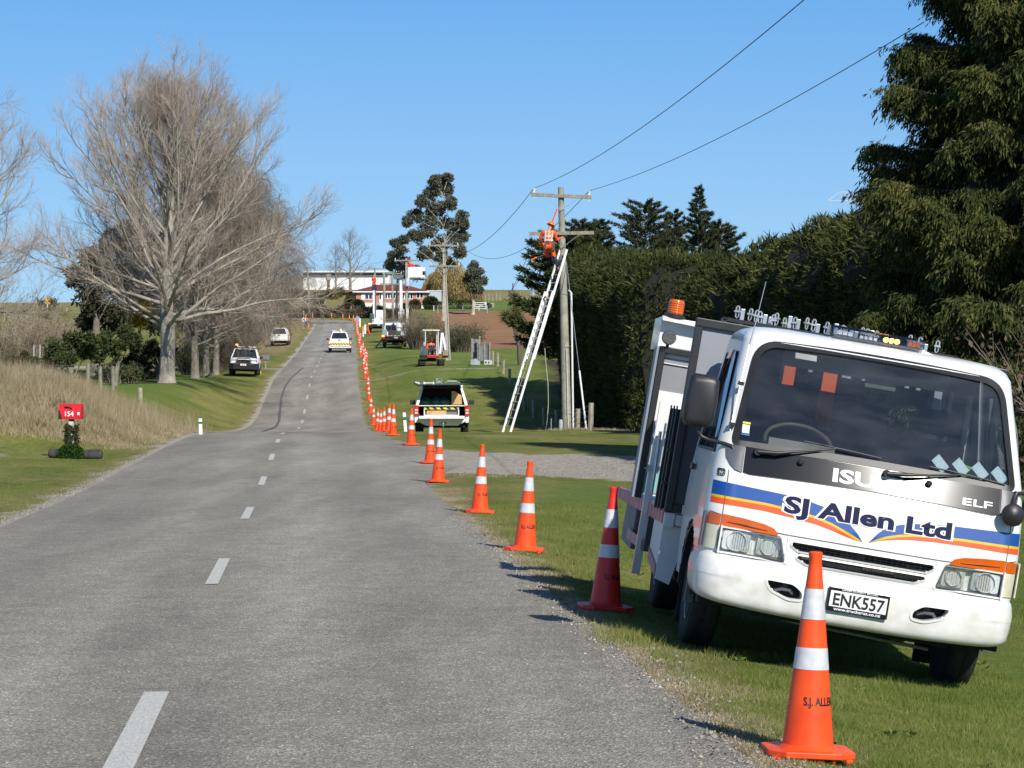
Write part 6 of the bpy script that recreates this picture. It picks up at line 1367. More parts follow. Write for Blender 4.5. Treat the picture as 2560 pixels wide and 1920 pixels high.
stand = dict(pel=(0, 0, .95), neck=(0, .0, 1.44), head=(0, -.02, 1.62), face=(0, -1, 0), shl=(-.19, 0, 1.37), shr=(.19, 0, 1.37), ell=(-.25, -.05, 1.08), elr=(.25, -.05, 1.08), hal=(-.22, -.25, .98), har=(.22, -.22, .92), hpl=(-.09, 0, .9), hpr=(.09, 0, .9), knl=(-.11, -.03, .5), knr=(.11, -.02, .5), anl=(-.12, 0, .1), anr=(.12, 0, .1), tol=(-.13, -.14, .04), tor=(.13, -.14, .04))
sp = on(764.5, 307); person('traffic controller in orange top and jeans holding the round speed sign', sp, stand, trousers=M('blue_jeans', (.07, .11, .20), .85, var=.2))
sg = empty('speed_sign_paddle', on(759.5, 305.5), label='red bordered 30 speed sign on a stand held at the roadside', cat='road sign')
def disc(mb, r, y, z, m=0, n=28): mb.lathe([(r, y), (r, y+.01)], n, m, c=(0, 0, z), axis='y')
mb = MB(); zc = 1.12; mb.prism([(-.43, zc), (0, zc-.43), (.43, zc), (0, zc+.43)], 0, .02, axis='y'); mb.build('sign_board', M('red_sign_board', (.45, .012, .03), .5, var=.05), sg)
mb = MB(); disc(mb, .285, -.014, zc); mb.build('white_disc', WHITET, sg)
text_obj('sign_lettering', '30', .34, BLACKT, sg, lambda x, y, z: Vector((x, -.018, zc-.12+y)), .012)
mb = MB(); mb.tube([(0, .03, 0), (0, .03, 1.1)], .02, 6); mb.box(-.2, .2, -.1, .15, 0, .04); mb.build('sign_post', STEEL, sg)

# ---------------- utes ----------------
TAIL = M('red_tail_lamp', (.55, .015, .015), .25, var=.2, scale=12, coat=.5)
CHEV = bpy.data.materials.new('yellow_black_chevrons'); CHEV.use_nodes = True
_n = CHEV.node_tree; _t = _n.nodes.new('ShaderNodeTexCoord'); _w = _n.nodes.new('ShaderNodeTexWave'); _w.wave_type = 'BANDS'; _w.bands_direction = 'DIAGONAL'; _w.inputs['Scale'].default_value = 2.6
_r = _n.nodes.new('ShaderNodeValToRGB'); _r.color_ramp.interpolation = 'CONSTANT'; _r.color_ramp.elements[0].color = (.03, .03, .02, 1); _r.color_ramp.elements[1].color = (.75, .62, .02, 1); _r.color_ramp.elements[1].position = .45
_n.links.new(_t.outputs['Object'], _w.inputs['Vector']); _n.links.new(_w.outputs['Fac'], _r.inputs[0]); _n.links.new(_r.outputs[0], _n.nodes['Principled BSDF'].inputs['Base Color'])
def plate(parent, y, x, z, s, w=.36, facing=-1):
    mb = MB(); mb.box(x-w/2, x+w/2, min(y, y+facing*.01), max(y, y+facing*.01), z-.06, z+.06); p = mb.build('number_plate', WHITET, parent)
    text_obj('plate_lettering', s, .11, BLACKT, p, (lambda X, Y, Zz: Vector((x+X, y-.014, z-.04+Y))) if facing < 0 else (lambda X, Y, Zz: Vector((x-X, y+.014, z-.04+Y))), .002, .8)
def ute(label, loc, rz, mode, scale=1., platetext='JLN425', roll=0., pitch=0., group=None):
    root = empty('ute', loc, (R(pitch), R(roll), rz), label, 'ute', group, scale)
    # lower body with flared sides: loft along y
    def sec(y, w, z0, z1, sh=.06): return [(-w+sh, y, z0), (-w, y, z0+.16), (-w+.015, y, z1-.12), (-w+.07, y, z1), (w-.07, y, z1), (w-.015, y, z1-.12), (w, y, z0+.16), (w-sh, y, z0)]
    bed = mode != 'open'
    mb = MB()
    if mode == 'open':
        mb.loft([sec(-1.0, .93, .42, 1.08), sec(.3, .93, .42, 1.08), sec(1.1, .93, .42, 1.06), sec(2.3, .88, .45, .98), sec(2.58, .74, .5, .86)])
        for s in (-1, 1): mb.loft([[(s*(.93-.0), y, .46), (s*.945, y, .62), (s*.93, y, .95), (s*.87, y, 1.08), (s*.82, y, 1.08), (s*.82, y, .46)] for y in (-2.42, -2.2, -1.0)])
        mb.box(-.82, .82, -2.4, -1.0, .50, .58)
    else: mb.loft([sec(-2.5, .88, .48, 1.08), sec(-2.4, .93, .42, 1.08), sec(.3, .93, .42, 1.08), sec(1.1, .93, .42, 1.06), sec(2.25, .90, .45, 1.00), sec(2.5, .80, .5, .88)])
    mb.build('body', WHITED, root, smooth=38)
    # bonnet
    mb = MB(); mb.loft([[(-.80, y, z-.08), (-.74, y, z), (0, y, z+.035), (.74, y, z), (.80, y, z-.08)] for y, z in ((1.15, 1.12), (1.7, 1.10), (2.3, 1.03), (2.5, .96))], closed=False, cap=False); mb.build('bonnet', WHITED, root, smooth=50)
    # cab: pillars + roof + dark glass
    cabp = [(1.30, 1.08, .84), (.42, 1.70, .66), (-.2, 1.74, .65), (-.95, 1.70, .66), (-1.05, 1.08, .86)]
    mb = MB(); g1 = [(-w, y, z) for y, z, w in cabp]+[]; g2 = [(w, y, z) for y, z, w in cabp]
    vs3 = g1+g2; mb.add(vs3, [(0, 1, 6, 5), (4, 9, 8, 3), (0, 4, 3, 2, 1), (5, 6, 7, 8, 9), (1, 2, 7, 6), (2, 3, 8, 7)]); mb.build('cab_glass', DGLASS, root)
    mb = MB(); mb.loft([[(-w-.01, y, z+.0), (-w+.04, y, z+.045), (w-.04, y, z+.045), (w+.01, y, z+.0)] for y, z, w in ((.46, 1.69, .665), (-.2, 1.74, .66), (-.95, 1.71, .67))])
    for s in (-1, 1):
        for a, b in ((0, 1), (3, 4)): p, q = cabp[a], cabp[b]; mb.bar((s*(p[2]), p[0], p[1]), (s*q[2], q[0], q[1]), .055, .05)
        mb.bar((s*.862, .1, 1.08), (s*.665, -.0, 1.70), .05, .04)
    mb.build('cab_roof', WHITED, root, smooth=40)
    for s in (-1, 1):
        mb = MB(); mb.cbox((s*1.06, 1.0, 1.16), (.20, .10, .17)); mb.bar((s*.86, 1.0, 1.10), (s*1.0, 1.0, 1.12), .06, .04); mb.build('wing_mirror', BLACKP, root, bevel=.03)
        wheel('wheel', (s*.80, 1.62, .37), .37, .25, root, s, .60); wheel('wheel', (s*.80, -1.55, .37), .37, .25, root, s, .60)
        for y in (1.62, -1.55): mb = MB(); mb.prism([(y+.46*math.cos(a), .37+.46*math.sin(a)) for a in np.linspace(.0, math.pi, 14)], *sorted((s*.78, s*.948)), axis='x'); mb.build('wheel_arch', DARK, root)
        mb = MB(); mb.box(*sorted((s*.95, s*.80)), -2.49, -2.30, .70, 1.06); tl = mb.build('tail_lamp', TAIL, root, bevel=.02)
        mb = MB(); mb.box(*sorted((s*.93, s*.83)), -2.505, -2.485, .77, .83); mb.box(*sorted((s*.93, s*.83)), -2.505, -2.485, .87, .93); mb.build('reversing_lamp', CLEARL, tl)
        mb = MB(); mb.prism([(s*.86, 1.0), (s*.52, .94), (s*.50, .86), (s*.80, .84), (s*.86, .90)], 2.30, 2.47, axis='y'); mb.build('headlamp', M('headlamp_glass', (.30, .32, .34), .15, .3, var=.3, scale=20, coat=.8), root)
    mb = MB(); mb.box(-.8, .8, -2.3, 2.3, .28, .5); mb.box(-.68, .68, -1.65, -1.45, .3, .42); mb.build('underbody', DARK, root)
    if mode != 'open':
        # closed canopy and tailgate
        mb = MB(); mb.loft([[(-.84, y, 1.07), (-w, y+dy, 1.72), (-w+.08, y+dy, 1.77), (w-.08, y+dy, 1.77), (w, y+dy, 1.72), (.84, y, 1.07)] for y, dy, w in ((-2.46, .34, .62), (-1.0, 0, .66))]); mb.build('canopy', WHITE, root, smooth=30)
        mb = MB(); mb.add([(-.73, -2.468+.03, 1.13), (.73, -2.468+.03, 1.13), (.56, -2.14-.035, 1.66), (-.56, -2.14-.035, 1.66)], [(0, 1, 2, 3)]); 
        w_ = mb.build('rear_window', DGLASS, root); w_.location.y = -.03
        mb = MB(); mb.box(-.79, .79, -2.525, -2.49, .62, 1.07); mb.box(-.12, .12, -2.54, -2.52, .95, 1.03, 1); mb.build('tailgate', [WHITE, BLACKP], root, bevel=.012)
        mb = MB(); mb.box(-.86, .86, -2.62, -2.50, .44, .60); mb.build('rear_bumper', CHROME if mode == 'closed_far' else WHITED, root, bevel=.02); plate(root, -2.63, 0, .53, platetext)
    else:
        for s in (-1, 1):
            mb = MB(); mb.loft([[(s*.90, -2.40, 1.08), (s*.80, -2.40, 1.08), (s*.82, -2.3, 1.08)], [(s*.72, -2.05, 1.68), (s*.64, -2.05, 1.68), (s*.66, -1.98, 1.68)]]); mb.build('canopy_pillar', WHITED, root)
            mb = MB(); mb.add([(s*.885, -2.3, 1.09), (s*.885, -1.05, 1.09), (s*.68, -1.0, 1.66), (s*.70, -1.98, 1.66)], [(0, 1, 2, 3)]); mb.build('canopy_side_window', DGLASS, root)
        mb = MB(); mb.box(-.70, .70, -2.06, -.95, 1.66, 1.74); mb.build('canopy_roof', BLACKP, root, bevel=.02)
        mb = MB(); mb.box(-.78, .78, -1.05, -1.0, .58, 1.6); mb.box(-.82, .82, -2.35, -1.05, .58, .60); mb.build('tray_lining', DARK, root)
        mb = MB(); mb.add([(-.76, -2.95, 1.76), (.76, -2.95, 1.76), (.68, -2.08, 1.68), (-.68, -2.08, 1.68), (-.76, -2.95, 1.79), (.76, -2.95, 1.79), (.68, -2.08, 1.72), (-.68, -2.08, 1.72)], [(0, 3, 2, 1), (4, 5, 6, 7), (0, 1, 5, 4), (1, 2, 6, 5), (2, 3, 7, 6), (3, 0, 4, 7)]); mb.build('raised_canopy_door', DGLASS, root)
        mb = MB(); mb.box(-.79, .79, -2.95, -2.43, .62, .68); mb.box(-.79, .79, -2.955, -2.93, .60, .70); mb.build('lowered_tailgate', WHITED, root, bevel=.01)
        mb = MB(); mb.prism([(-.80, .60), (-.86, .52), (-.55, .36), (.55, .36), (.86, .52), (.80, .60)], -2.60, -2.42, axis='y'); mb.build('rear_bumper', WHITED, root, bevel=.02); plate(root, -2.61, .05, .45, platetext)
        mb = MB(); mb.tube([(.05, -2.6, .34), (.05, -2.78, .34), (.05, -2.78, .42)], .02, 8); mb.lathe([(.01, .40), (.03, .42), (.02, .45)], 10, c=(.05, -2.78, 0)); mb.build('tow_bar', STEEL, root)
        for z, hh in ((1.055, .03),): mb = MB(); mb.box(-.82, .82, -2.40, -2.36, z-.02, z+.01); mb.build('tray_top_rail', WHITED, root)
        mb = MB(); mb.box(-.62, .60, -2.41, -2.39, .92, .985); mb.build('chevron_strip', CHEV, root)
        mb = MB(); mb.box(-.62, -.59, -2.41, -2.38, .68, .98); mb.box(.57, .60, -2.41, -2.38, .68, .98); mb.box(-.6, .6, -2.41, -2.38, .68, .71); mb.box(-.59, .57, -2.38, -1.2, .71, .73); mb.build('drawer_frame', ALU, root)
        mb = MB(); mb.box(-.59, .57, -2.30, -2.28, .72, .92); mb.build('drawer_back', M('grey_liner', (.16, .16, .17), .8, var=.1), root)
    return root
def rack_load(parent_loc, rz, label, scale, z0=1.80, cyan=False, rot=(0, 0, 0)):
    root = empty('roof_ladder', parent_loc, (rot[0], rot[1], rz), label, 'ladder', 'ladders on ute roofs', scale)
    for s, x, w in ((0, -.42, .34), (1, .30, .34)):
        if s == 1 and cyan is None: continue
        mb = MB()
        for q in (-w/2, w/2): mb.box(x+q-.02, x+q+.02, -2.3, 1.0, z0, z0+.09)
        for k in range(11): mb.tube([(x-w/2, -2.2+k*.31, z0+.045), (x+w/2, -2.2+k*.31, z0+.045)], .015, 5)
        mb.build('ladder_section', ALU, root)
    mb = MB(); mb.box(-.7, .7, -.6, -.55, z0-.06, z0); mb.box(-.7, .7, .3, .35, z0-.06, z0); mb.build('rack_bar', BLACKP, root)
    return root
g3 = on(1105, 85.0); u1 = ute('white ute with its canopy open at the back, nearest of the parked utes', g3+Vector((0, 0, 0)), R(1.5), 'open', 1.0, 'JLN425')
ut_top = u1.location
rl = empty('roof_ladder', g3, (0, 0, R(1.5)), 'silver ladder and bracket on the roof of the open canopy ute', 'ladder', 'ladders on ute roofs')
mb = MB()
for q in (-.62, -.30): mb.box(q-.02, q+.02, -1.9, .9, 1.80, 1.88)
for k in range(9): mb.tube([(-.62, -1.8+k*.31, 1.84), (-.30, -1.8+k*.31, 1.84)], .018, 5)
mb.build('ladder_section', ALU, rl)
mb = MB(); mb.tube([(-.18, -1.9, 1.78), (-.18, -1.9, 1.98), (.0, -1.9, 1.98), (.0, -1.9, 1.78)], .018, 6); mb.box(-.15, -.02, -1.85, -1.8, 1.84, 1.92); mb.build('bracket', STEEL, rl)
mb = MB(); mb.tube([(.12, -1.8, 1.86), (.62, -1.8, 1.86), (.64, -1.8, 1.76)], .016, 6); mb.cbox((.36, -1.8, 1.90), (.34, .12, .06)); mb.build('light_bar', STEEL, rl)
mb = MB(); mb.tube([(-.95, -1.95, 1.86), (-.80, -1.9, 1.80), (-.62, -1.85, 1.78)], [.05, .09, .05], 8); mb.build('ladder_wheel', GREYP, rl)
def inute(x, y, z): return g3+Matrix.Rotation(R(1.5), 3, 'Z') @ Vector((x, y, z))
mb = MB(); mb.prism([(0, 0), (.38, 0), (.36, .30), (.12, .46), (0, .46)], 0, .02, axis='y'); o = mb.build('plywood_offcut', M('raw_plywood', (.55, .36, .14), .8, var=.12, scale=4)); o.location = inute(.34, -2.15, 1.09); tag(o, 'angled plywood board standing at the right inside the open ute canopy', 'board')
mb = MB(); mb.box(0, .68, 0, .35, 0, .012); mb.box(0, .68, -.012, 0, 0, .145); mb.box(0, .015, 0, .35, 0, .22); mb.box(.665, .68, 0, .35, 0, .22); o = mb.build('cardboard_tray', M('cardboard', (.52, .33, .16), .85, var=.1)); o.location = inute(-.52, -2.34, .735); tag(o, 'low cardboard tray in the drawer of the open ute', 'box')
mb = MB(); mb.box(0, .12, 0, .1, 0, .10); o = mb.build('white_carton', WHITET); o.location = inute(-.02, -2.28, .75); tag(o, 'little white carton in the cardboard tray of the open ute', 'carton')
g = np.random.default_rng(3); mb = MB()
for cx, r in ((-.55, .22), (-.2, .2), (.1, .22)): mb.lathe([(r*.2, 0), (r, .05), (r*1.1, .13), (r*.6, .22), (r*.15, .27)], 14, c=(cx, 0, 0))
o = mb.build('green_bags', M('green_tarpaulin', (.01, .12, .08), .35, var=.4, scale=9, bump=.6, bscale=8), None, smooth=50); o.location = inute(0, -1.9, 1.08); tag(o, 'green plastic wrapped bundles lying behind the canopy opening', 'bundle')
u2 = ute('white ute with canopy driving away up the middle of the road', on(848, 214), R(4.4), 'closed', .98, 'ETG180')
rack_load(on(848, 214), R(4.4), 'ladders and amber lamp on the roof of the ute driving away', .98)
mb = MB(); mb.lathe([(.08, 0), (.07, .10), (.001, .12)], 12); o = mb.build('roof_beacon', AMBERL); o.location = on(852, 213)+Vector((0, 0, 1.92)); tag(o, 'lit amber beacon on the roof of the ute driving away', 'beacon')
tr = empty('flat_trailer', on(850, 209.6), (0, 0, R(4.4)), 'low white trailer with a yellow chevron board behind the driving ute', 'trailer')
mb = MB(); mb.box(-.98, .98, -.6, 1.2, .55, .62); mb.box(-.98, .98, -.62, -.56, .42, .50); mb.box(-.98, -.9, -.62, -.5, .42, .95); mb.box(.9, .98, -.62, -.5, .42, .95); mb.build('trailer_frame', WHITED, tr)
mb = MB(); mb.box(-.86, .80, -.66, -.62, .66, .86); mb.build('chevron_board', CHEV, tr)
for s in (-1, 1): wheel('wheel', (s*.92, .2, .30), .30, .18, tr, s, .6); mb = MB(); mb.box(*sorted((s*.98, s*.86)), -.64, -.60, .62, .80); mb.build('tail_lamp', TAIL, tr)
ute('white ute with canopy parked furthest up on the left verge', on(606*1.1573, 240), R(2.5), 'closed_far', .98, 'GKL931')
u4 = ute('white ute with a black bull bar facing us on the left verge', on(612, 151), R(180+4), 'closed', .98, 'JAJ159', roll=-2.)
def bull(root):
    mb = MB(); mb.loft([[(-.95, 2.30, .36), (-.95, 2.32, .74), (-.95, 2.2, .78)], [(-.62, 2.74, .36), (-.62, 2.78, .72), (-.62, 2.6, .78)], [(.62, 2.74, .36), (.62, 2.78, .72), (.62, 2.6, .78)], [(.95, 2.30, .36), (.95, 2.32, .74), (.95, 2.2, .78)]]); mb.build('bull_bar', BLACKP, root, bevel=.02)
    mb = MB(); mb.tube([(-.42, 2.74, .74), (-.42, 2.72, 1.0), (-.34, 2.70, 1.07), (.34, 2.70, 1.07), (.42, 2.72, 1.0), (.42, 2.74, .74)], .035, 8); mb.build('bull_bar_hoop', GREYP, root, smooth=50)
    mb = MB(); mb.box(-.48, .48, 2.42, 2.52, .70, .98); mb.build('grille', BLACKP, root)
    mb = MB(); mb.box(-.82, -.52, 2.48, 2.60, .76, .82); mb.box(.52, .82, 2.48, 2.60, .76, .82); mb.build('fog_lamp_bar', WHITED, root); plate(root, 2.80, 0, .66, 'JAJ159', facing=1)
bull(u4); rack_load(on(612, 151), R(184), 'ladders in a rack on the roof of the ute with a bull bar', .98, rot=(0, R(-2), 0))
mb = MB(); mb.lathe([(.09, 0), (.08, .09), (.001, .11)], 12); o = mb.build('roof_beacon', AMBERL); o.location = on(592, 151)+Vector((0, 0, 1.90)); tag(o, 'lit amber beacon on the left of the bull bar ute roof', 'beacon')
yl_ = empty('yellow_step_ladder', on(647, 155), label='yellow and white step ladder leaning on the side of the bull bar ute', cat='ladder')
mb = MB()
for q in (-.14, .14): mb.bar((q, 0, 0), (q-.12, 0, 1.15), .05, .06)
for k in range(4): mb.bar((-.14-.1*k*.25, 0, .2+k*.25), (.14-.1*k*.25, 0, .2+k*.25), .03, .04)
mb.build('ladder_frame', M('yellow_fibreglass', (.75, .42, .02), .5, var=.1), yl_)

# ---------------- excavator ----------------
ex = empty('mini_excavator', on(1078, 155), (0, 0, R(8)), 'white and red mini excavator with a canopy on the grass', 'excavator')
for s, nm in ((-1, 'track'), (1, 'track')):
    mb = MB(); x = s*.62
    prof_ = [(-.75, .20), (-.70, .06), (-.58, .0), (.58, 0), (.70, .06), (.75, .20), (.70, .34), (.58, .40), (-.58, .40), (-.70, .34)]
    mb.prism(prof_, x-.17, x+.17, axis='x')
    for k in range(22):
        t = k/22*2*(1.16+.6); 
    for k in range(12): mb.box(x-.18, x+.18, -.6+k*.1, -.56+k*.1, .395, .42); mb.box(x-.18, x+.18, -.6+k*.1, -.56+k*.1, -.02, .005)
    for z in (.08, .16, .24, .32): mb.box(x-.18, x+.18, -.76, -.74, z-.02, z+.02)
    mb.build(nm, RUBBER, ex)
mb = MB(); mb.box(-.42, .42, -.4, .4, .28, .42); mb.lathe([(.3, .42), (.3, .5)], 20); mb.build('undercarriage', DARK, ex)
mb = MB(); mb.prism([(-.75, -.55), (-.45, -.72), (.2, -.72), (.5, -.5), (.5, .5), (-.6, .5)], .50, .68, axis='z'); mb.build('turntable', REDP, ex, bevel=.02)
mb = MB(); mb.loft([[(-.72, -.62, .68), (-.35, -.72, .68), (-.30, -.3, .68), (-.72, -.2, .68)], [(-.70, -.56, 1.15), (-.36, -.62, 1.15), (-.34, -.32, 1.15), (-.70, -.25, 1.15)], [(-.62, -.48, 1.28), (-.42, -.50, 1.28), (-.42, -.36, 1.28), (-.62, -.32, 1.28)]]); mb.build('engine_cover', M('dark_grey_cover', (.07, .075, .085), .4, var=.1, coat=.4), ex, smooth=30)
mb = MB(); mb.box(-.85, -.35, -.95, -.85, .44, .68); mb.box(-.8, -.4, -.86, -.5, .5, .56); mb.build('dozer_blade', DARK, ex)
mb = MB()
for x, y in ((-.42, -.45), (.40, -.45), (-.42, .40), (.40, .40)): mb.tube([(x, y, .68), (x*1.02, y, 2.28)], .03, 8)
mb.build('canopy_post', WHITED, ex, smooth=40)
mb = MB(); mb.box(-.62, .52, -.55, .52, 2.26, 2.33); mb.build('canopy_roof', WHITED, ex, bevel=.03)
mb = MB(); mb.box(-.2, .25, -.2, .2, .68, .95); mb.box(-.2, .25, -.26, -.18, .95, 1.35); mb.build('seat', BLACKP, ex, bevel=.03)
mb = MB(); mb.bar((.62, .3, .75), (.80, .75, 2.15), .13, .20); mb.build('boom', WHITED, ex, bevel=.02)
mb = MB(); mb.bar((.80, .75, 2.15), (.95, .35, 1.0), .12, .16); mb.build('dipper_arm', WHITED, ex, bevel=.02)
mb = MB(); mb.tube([(.72, .25, .9), (.84, .55, 1.7)], .05, 8); mb.tube([(.93, .75, 1.9), (.97, .5, 1.3)], .04, 8); mb.build('hydraulic_ram', STEEL, ex)
mb = MB(); mb.prism([(.3, 1.0), (.62, .95), (.66, .62), (.42, .52), (.22, .66)], .78, 1.16, axis='x'); mb.build('bucket', M('worn_bucket_steel', (.22, .16, .10), .7, .3, var=.3), ex, bevel=.02)
sit = dict(pel=(0, .0, .98), neck=(.02, .0, 1.46), head=(.0, .02, 1.64), face=(0, 1, 0), shl=(-.20, 0, 1.39), shr=(.22, 0, 1.39), ell=(-.30, .1, 1.14), elr=(.30, .1, 1.14), hal=(-.22, .34, 1.12), har=(.24, .34, 1.12), hpl=(-.1, .02, .96), hpr=(.1, .02, .96), knl=(-.14, .42, .98), knr=(.16, .42, .98), anl=(-.14, .46, .78), anr=(.16, .46, .78), tol=(-.14, .58, .73), tor=(.16, .58, .73))
person('operator in orange jacket seated in the mini excavator', on(1078, 155), sit, rz=R(188), jacket=HIVIS, helmet=M('maroon_cap', (.12, .015, .012), .7, var=0), bands=True)

# ---------------- trucks on the right verge ----------------
def lorry(label, loc, rz, dark=False, scale=1.):
    root = empty('work_truck', loc, (0, 0, rz), label, 'truck', None, scale); m = GREYP if dark else WHITED
    mb = MB(); mb.box(-.45, .45, -3.2, 3.2, .62, .85); mb.box(-1.1, 1.1, -3.25, -3.1, .62, .78); mb.tube([(-.7, -2, .5), (.7, -2, .5)], .12, 8); mb.build('chassis', DARK, root)
    mb = MB(); mb.box(-1.18, 1.18, -3.25, 1.1, .95, 1.08); mb.build('tray', m, root, bevel=.01)
    for s in (-1, 1):
        wheel('rear_wheel', (s*.95, -2.0, .48), .48, .30, root, s, .55); wheel('front_wheel', (s*.98, 2.2, .48), .48, .26, root, s, .55)
        mb = MB(); mb.box(*sorted((s*1.12, s*.72)), -2.72, -2.69, .22, .92); mb.build('mud_flap', RUBBER, root)
        mb = MB(); mb.box(*sorted((s*1.18, s*.86)), -3.29, -3.25, .78, .92); tl = mb.build('tail_lamp', TAIL, root); 
        mb = MB(); mb.box(*sorted((s*1.18, s*.92)), -3.30, -3.26, .94, 1.06); mb.build('indicator_lamp', AMBERL if s < 0 else AMBER, root)
    mb = MB(); mb.loft([[(-1.05, y, .6), (-1.08, y, 1.5), (-.95, y+dy, 2.35), (.95, y+dy, 2.35), (1.08, y, 1.5), (1.05, y, .6)] for y, dy in ((1.2, 0), (3.1, -.35))]); mb.build('cab', m if not dark else WHITED, root, bevel=.03)
    mb = MB(); mb.box(-.9, .9, 1.17, 1.195, 1.55, 2.15); mb.build('rear_window', DGLASS, root)
    plate(root, -3.31, .15, .84, 'BUF204', .36)
    return root
t1_ = lorry('dark tray truck with red and white tail strip beside the shrub', on(987, 228), R(2), True, 1.0)
mb = MB()
for k in range(11): mb.box(-.85+k*.17, -.68+k*.17, -3.27, -3.26, .99, 1.05, k % 2)
mb.build('tail_strip', [REDT, WHT], t1_)
mb = MB(); mb.box(-1.16, -.70, -3.15, -2.6, 1.09, 1.62); mb.build('side_locker', M('blue_grey_locker', (.24, .27, .34), .5, var=.1), t1_, bevel=.01)
mb = MB(); mb.tube([(-.3, -2.4, 1.1), (-.35, -2.4, 1.9), (-.1, -2.1, 2.2), (.15, -2.1, 1.6)], [.14, .12, .10, .08], 8); mb.box(-.6, .2, -2.6, -1.2, 1.09, 1.55); mb.lathe([(.25, 1.1), (.25, 1.5), (.1, 1.6)], 14, c=(-.35, -1.6, .45)); mb.build('crane_base', M('dark_machine', (.035, .035, .04), .6, var=.3), t1_, smooth=40)
mb = MB(); mb.lathe([(.26, 1.5), (.30, 1.7), (.28, 2.1), (.12, 2.3)], 16, c=(.42, -2.3, 0)); mb.build('white_tank', WHITED, t1_, smooth=40)
mb = MB(); mb.box(.1, .6, -2.6, -2.0, 1.09, 1.5); mb.build('green_box', M('green_paint_box', (.02, .10, .05), .5, var=.1), t1_)
mb = MB()
for k in range(6): mb.bar((.72+.07*(k % 2), -2.9, 1.1+k*.17), (.80-.07*(k % 2)+.03, -2.9, 1.1+(k+1)*.17), .04, .04)
mb.bar((.68, -2.9, 1.08), (1.02, -2.9, 1.9), .05, .05); mb.bar((.85, -2.9, 1.08), (1.12, -2.9, 1.7), .05, .05)
mb.build('lattice_frame', WHITED, t1_)
mb = MB()
for x in (-1.1, 1.1): mb.box(x-.02, x+.02, -.6, -.55, 1.08, 2.4); mb.box(x-.02, x+.02, -3.15, -3.1, 1.08, 2.3)
mb.box(-1.1, 1.1, -.6, -.55, 2.36, 2.4); mb.box(-1.1, 1.1, -3.15, -3.1, 2.26, 2.3); mb.build('load_frame', STEEL, t1_)
mb = MB(); mb.bar((-1.0, -2.95, .85), (-1.75, -2.95, -.05), .16, .16); mb.box(-1.95, -1.6, -3.05, -2.85, -.08, -.02); mb.build('outrigger_leg', DARK, t1_)
mb = MB(); pts = [(1.05+.17*math.cos(a), -3.0, .25+.2*math.sin(a)) for a in np.linspace(-.3, math.pi+.3, 12)]; mb.tube(pts, .03, 6); mb.bar((.85, -3, .05), (1.1, -3, .75), .04, .04); mb.build('yellow_hoop', M('yellow_plastic', (.75, .42, .02), .5, var=.1), t1_)
t2_ = lorry('white boom truck with a worker raised on its vertical boom', on(944, 290), R(3), False, .92)
mb = MB(); mb.box(-1.0, 1.1, -1.2, .6, 1.08, 2.0); mb.box(-.2, 1.1, .0, .9, 2.0, 2.9); mb.build('tool_lockers', WHITED, t2_, bevel=.02)
mb = MB(); mb.box(-1.05, -.45, -2.2, -1.4, 1.08, 2.4); mb.build('hose_reel', M('dark_green_cover', (.04, .06, .065), .6, var=.2), t2_, bevel=.15)
mb = MB()
for z in (1.1, 1.3, 1.5): mb.box(-.7, .6, -3.2, -3.12, z, z+.07)
mb.build('step_rails', WHITED, t2_)
mb = MB(); mb.box(-.62, -.38, -1.7, -1.4, 1.1, 5.6); mb.build('lower_boom', WHITE, t2_, bevel=.02)
mb = MB(); mb.box(-.34, -.20, -1.7, -1.5, 1.8, 5.7); mb.build('upper_boom', GREYP, t2_)
mb = MB(); mb.box(-.72, -.12, -1.8, -1.2, 5.5, 5.6); mb.box(-.72, -.12, -1.82, -1.78, 5.55, 6.2); mb.build('work_platform', BLACKP, t2_)
p = on(944, 290)+Vector((-.42*.92, -1.45*.92, 5.6*.92)); person('worker in red-orange on the raised boom before the far pole', p, dict(stand, face=(0, 1, 0)), jacket=HIRED, trousers=HIRED, helmet=HELM, rz=R(170), bands=False, scale=.98)
# bucket truck hidden behind the twiggy shrub
t3_ = empty('bucket_truck', on(1003, 243), (0, 0, 0), 'white bucket lift with a tall boom rising behind the twiggy shrub', 'truck')
mb = MB(); mb.box(-1.1, 1.1, -.5, 4.5, .6, 1.2); mb.box(-1.0, 1.0, 3.2, 4.9, 1.2, 2.3); mb.build('truck_body', WHITED, t3_, bevel=.03)
for s in (-1, 1): wheel('wheel', (s*.95, .6, .45), .45, .3, t3_, s, .55); wheel('wheel', (s*.95, 3.9, .45), .45, .3, t3_, s, .55)
zb = (W(0, 781, 243)-on(1003, 243)).z; zt = (W(0, 697, 243)-on(1003, 243)).z
mb = MB(); mb.box(-.28, .22, -.1, .25, 1.2, zb); mb.box(-.30, .32, -.15, .3, zb-.25, zb+.05); mb.box(.22, .30, -.12, -.05, zb, zb+.35); mb.build('boom_turret', WHITED, t3_, bevel=.01)
mb = MB(); mb.box(-.16, .14, -.1, .2, zb, zt+.05); mb.build('lower_boom', WHITE, t3_, bevel=.02)
mb = MB(); mb.box(-.27, -.20, -.1, .1, zb, zt-.2); mb.build('boom_cylinder', GREYP, t3_)
mb = MB(); mb.cbox((-.22, 0, zt+.18), (1.15, .4, .38), (0, R(-3), 0)); mb.build('boom_elbow', M('slate_grey_boom', (.12, .15, .17), .5, var=.1), t3_, bevel=.02)
bx0 = WX(1021, 243)-t3_.location.x; bx1 = WX(1057, 243)-t3_.location.x; bz0 = (W(0, 698, 243)-t3_.location).z; bz1 = (W(0, 669, 243)-t3_.location).z
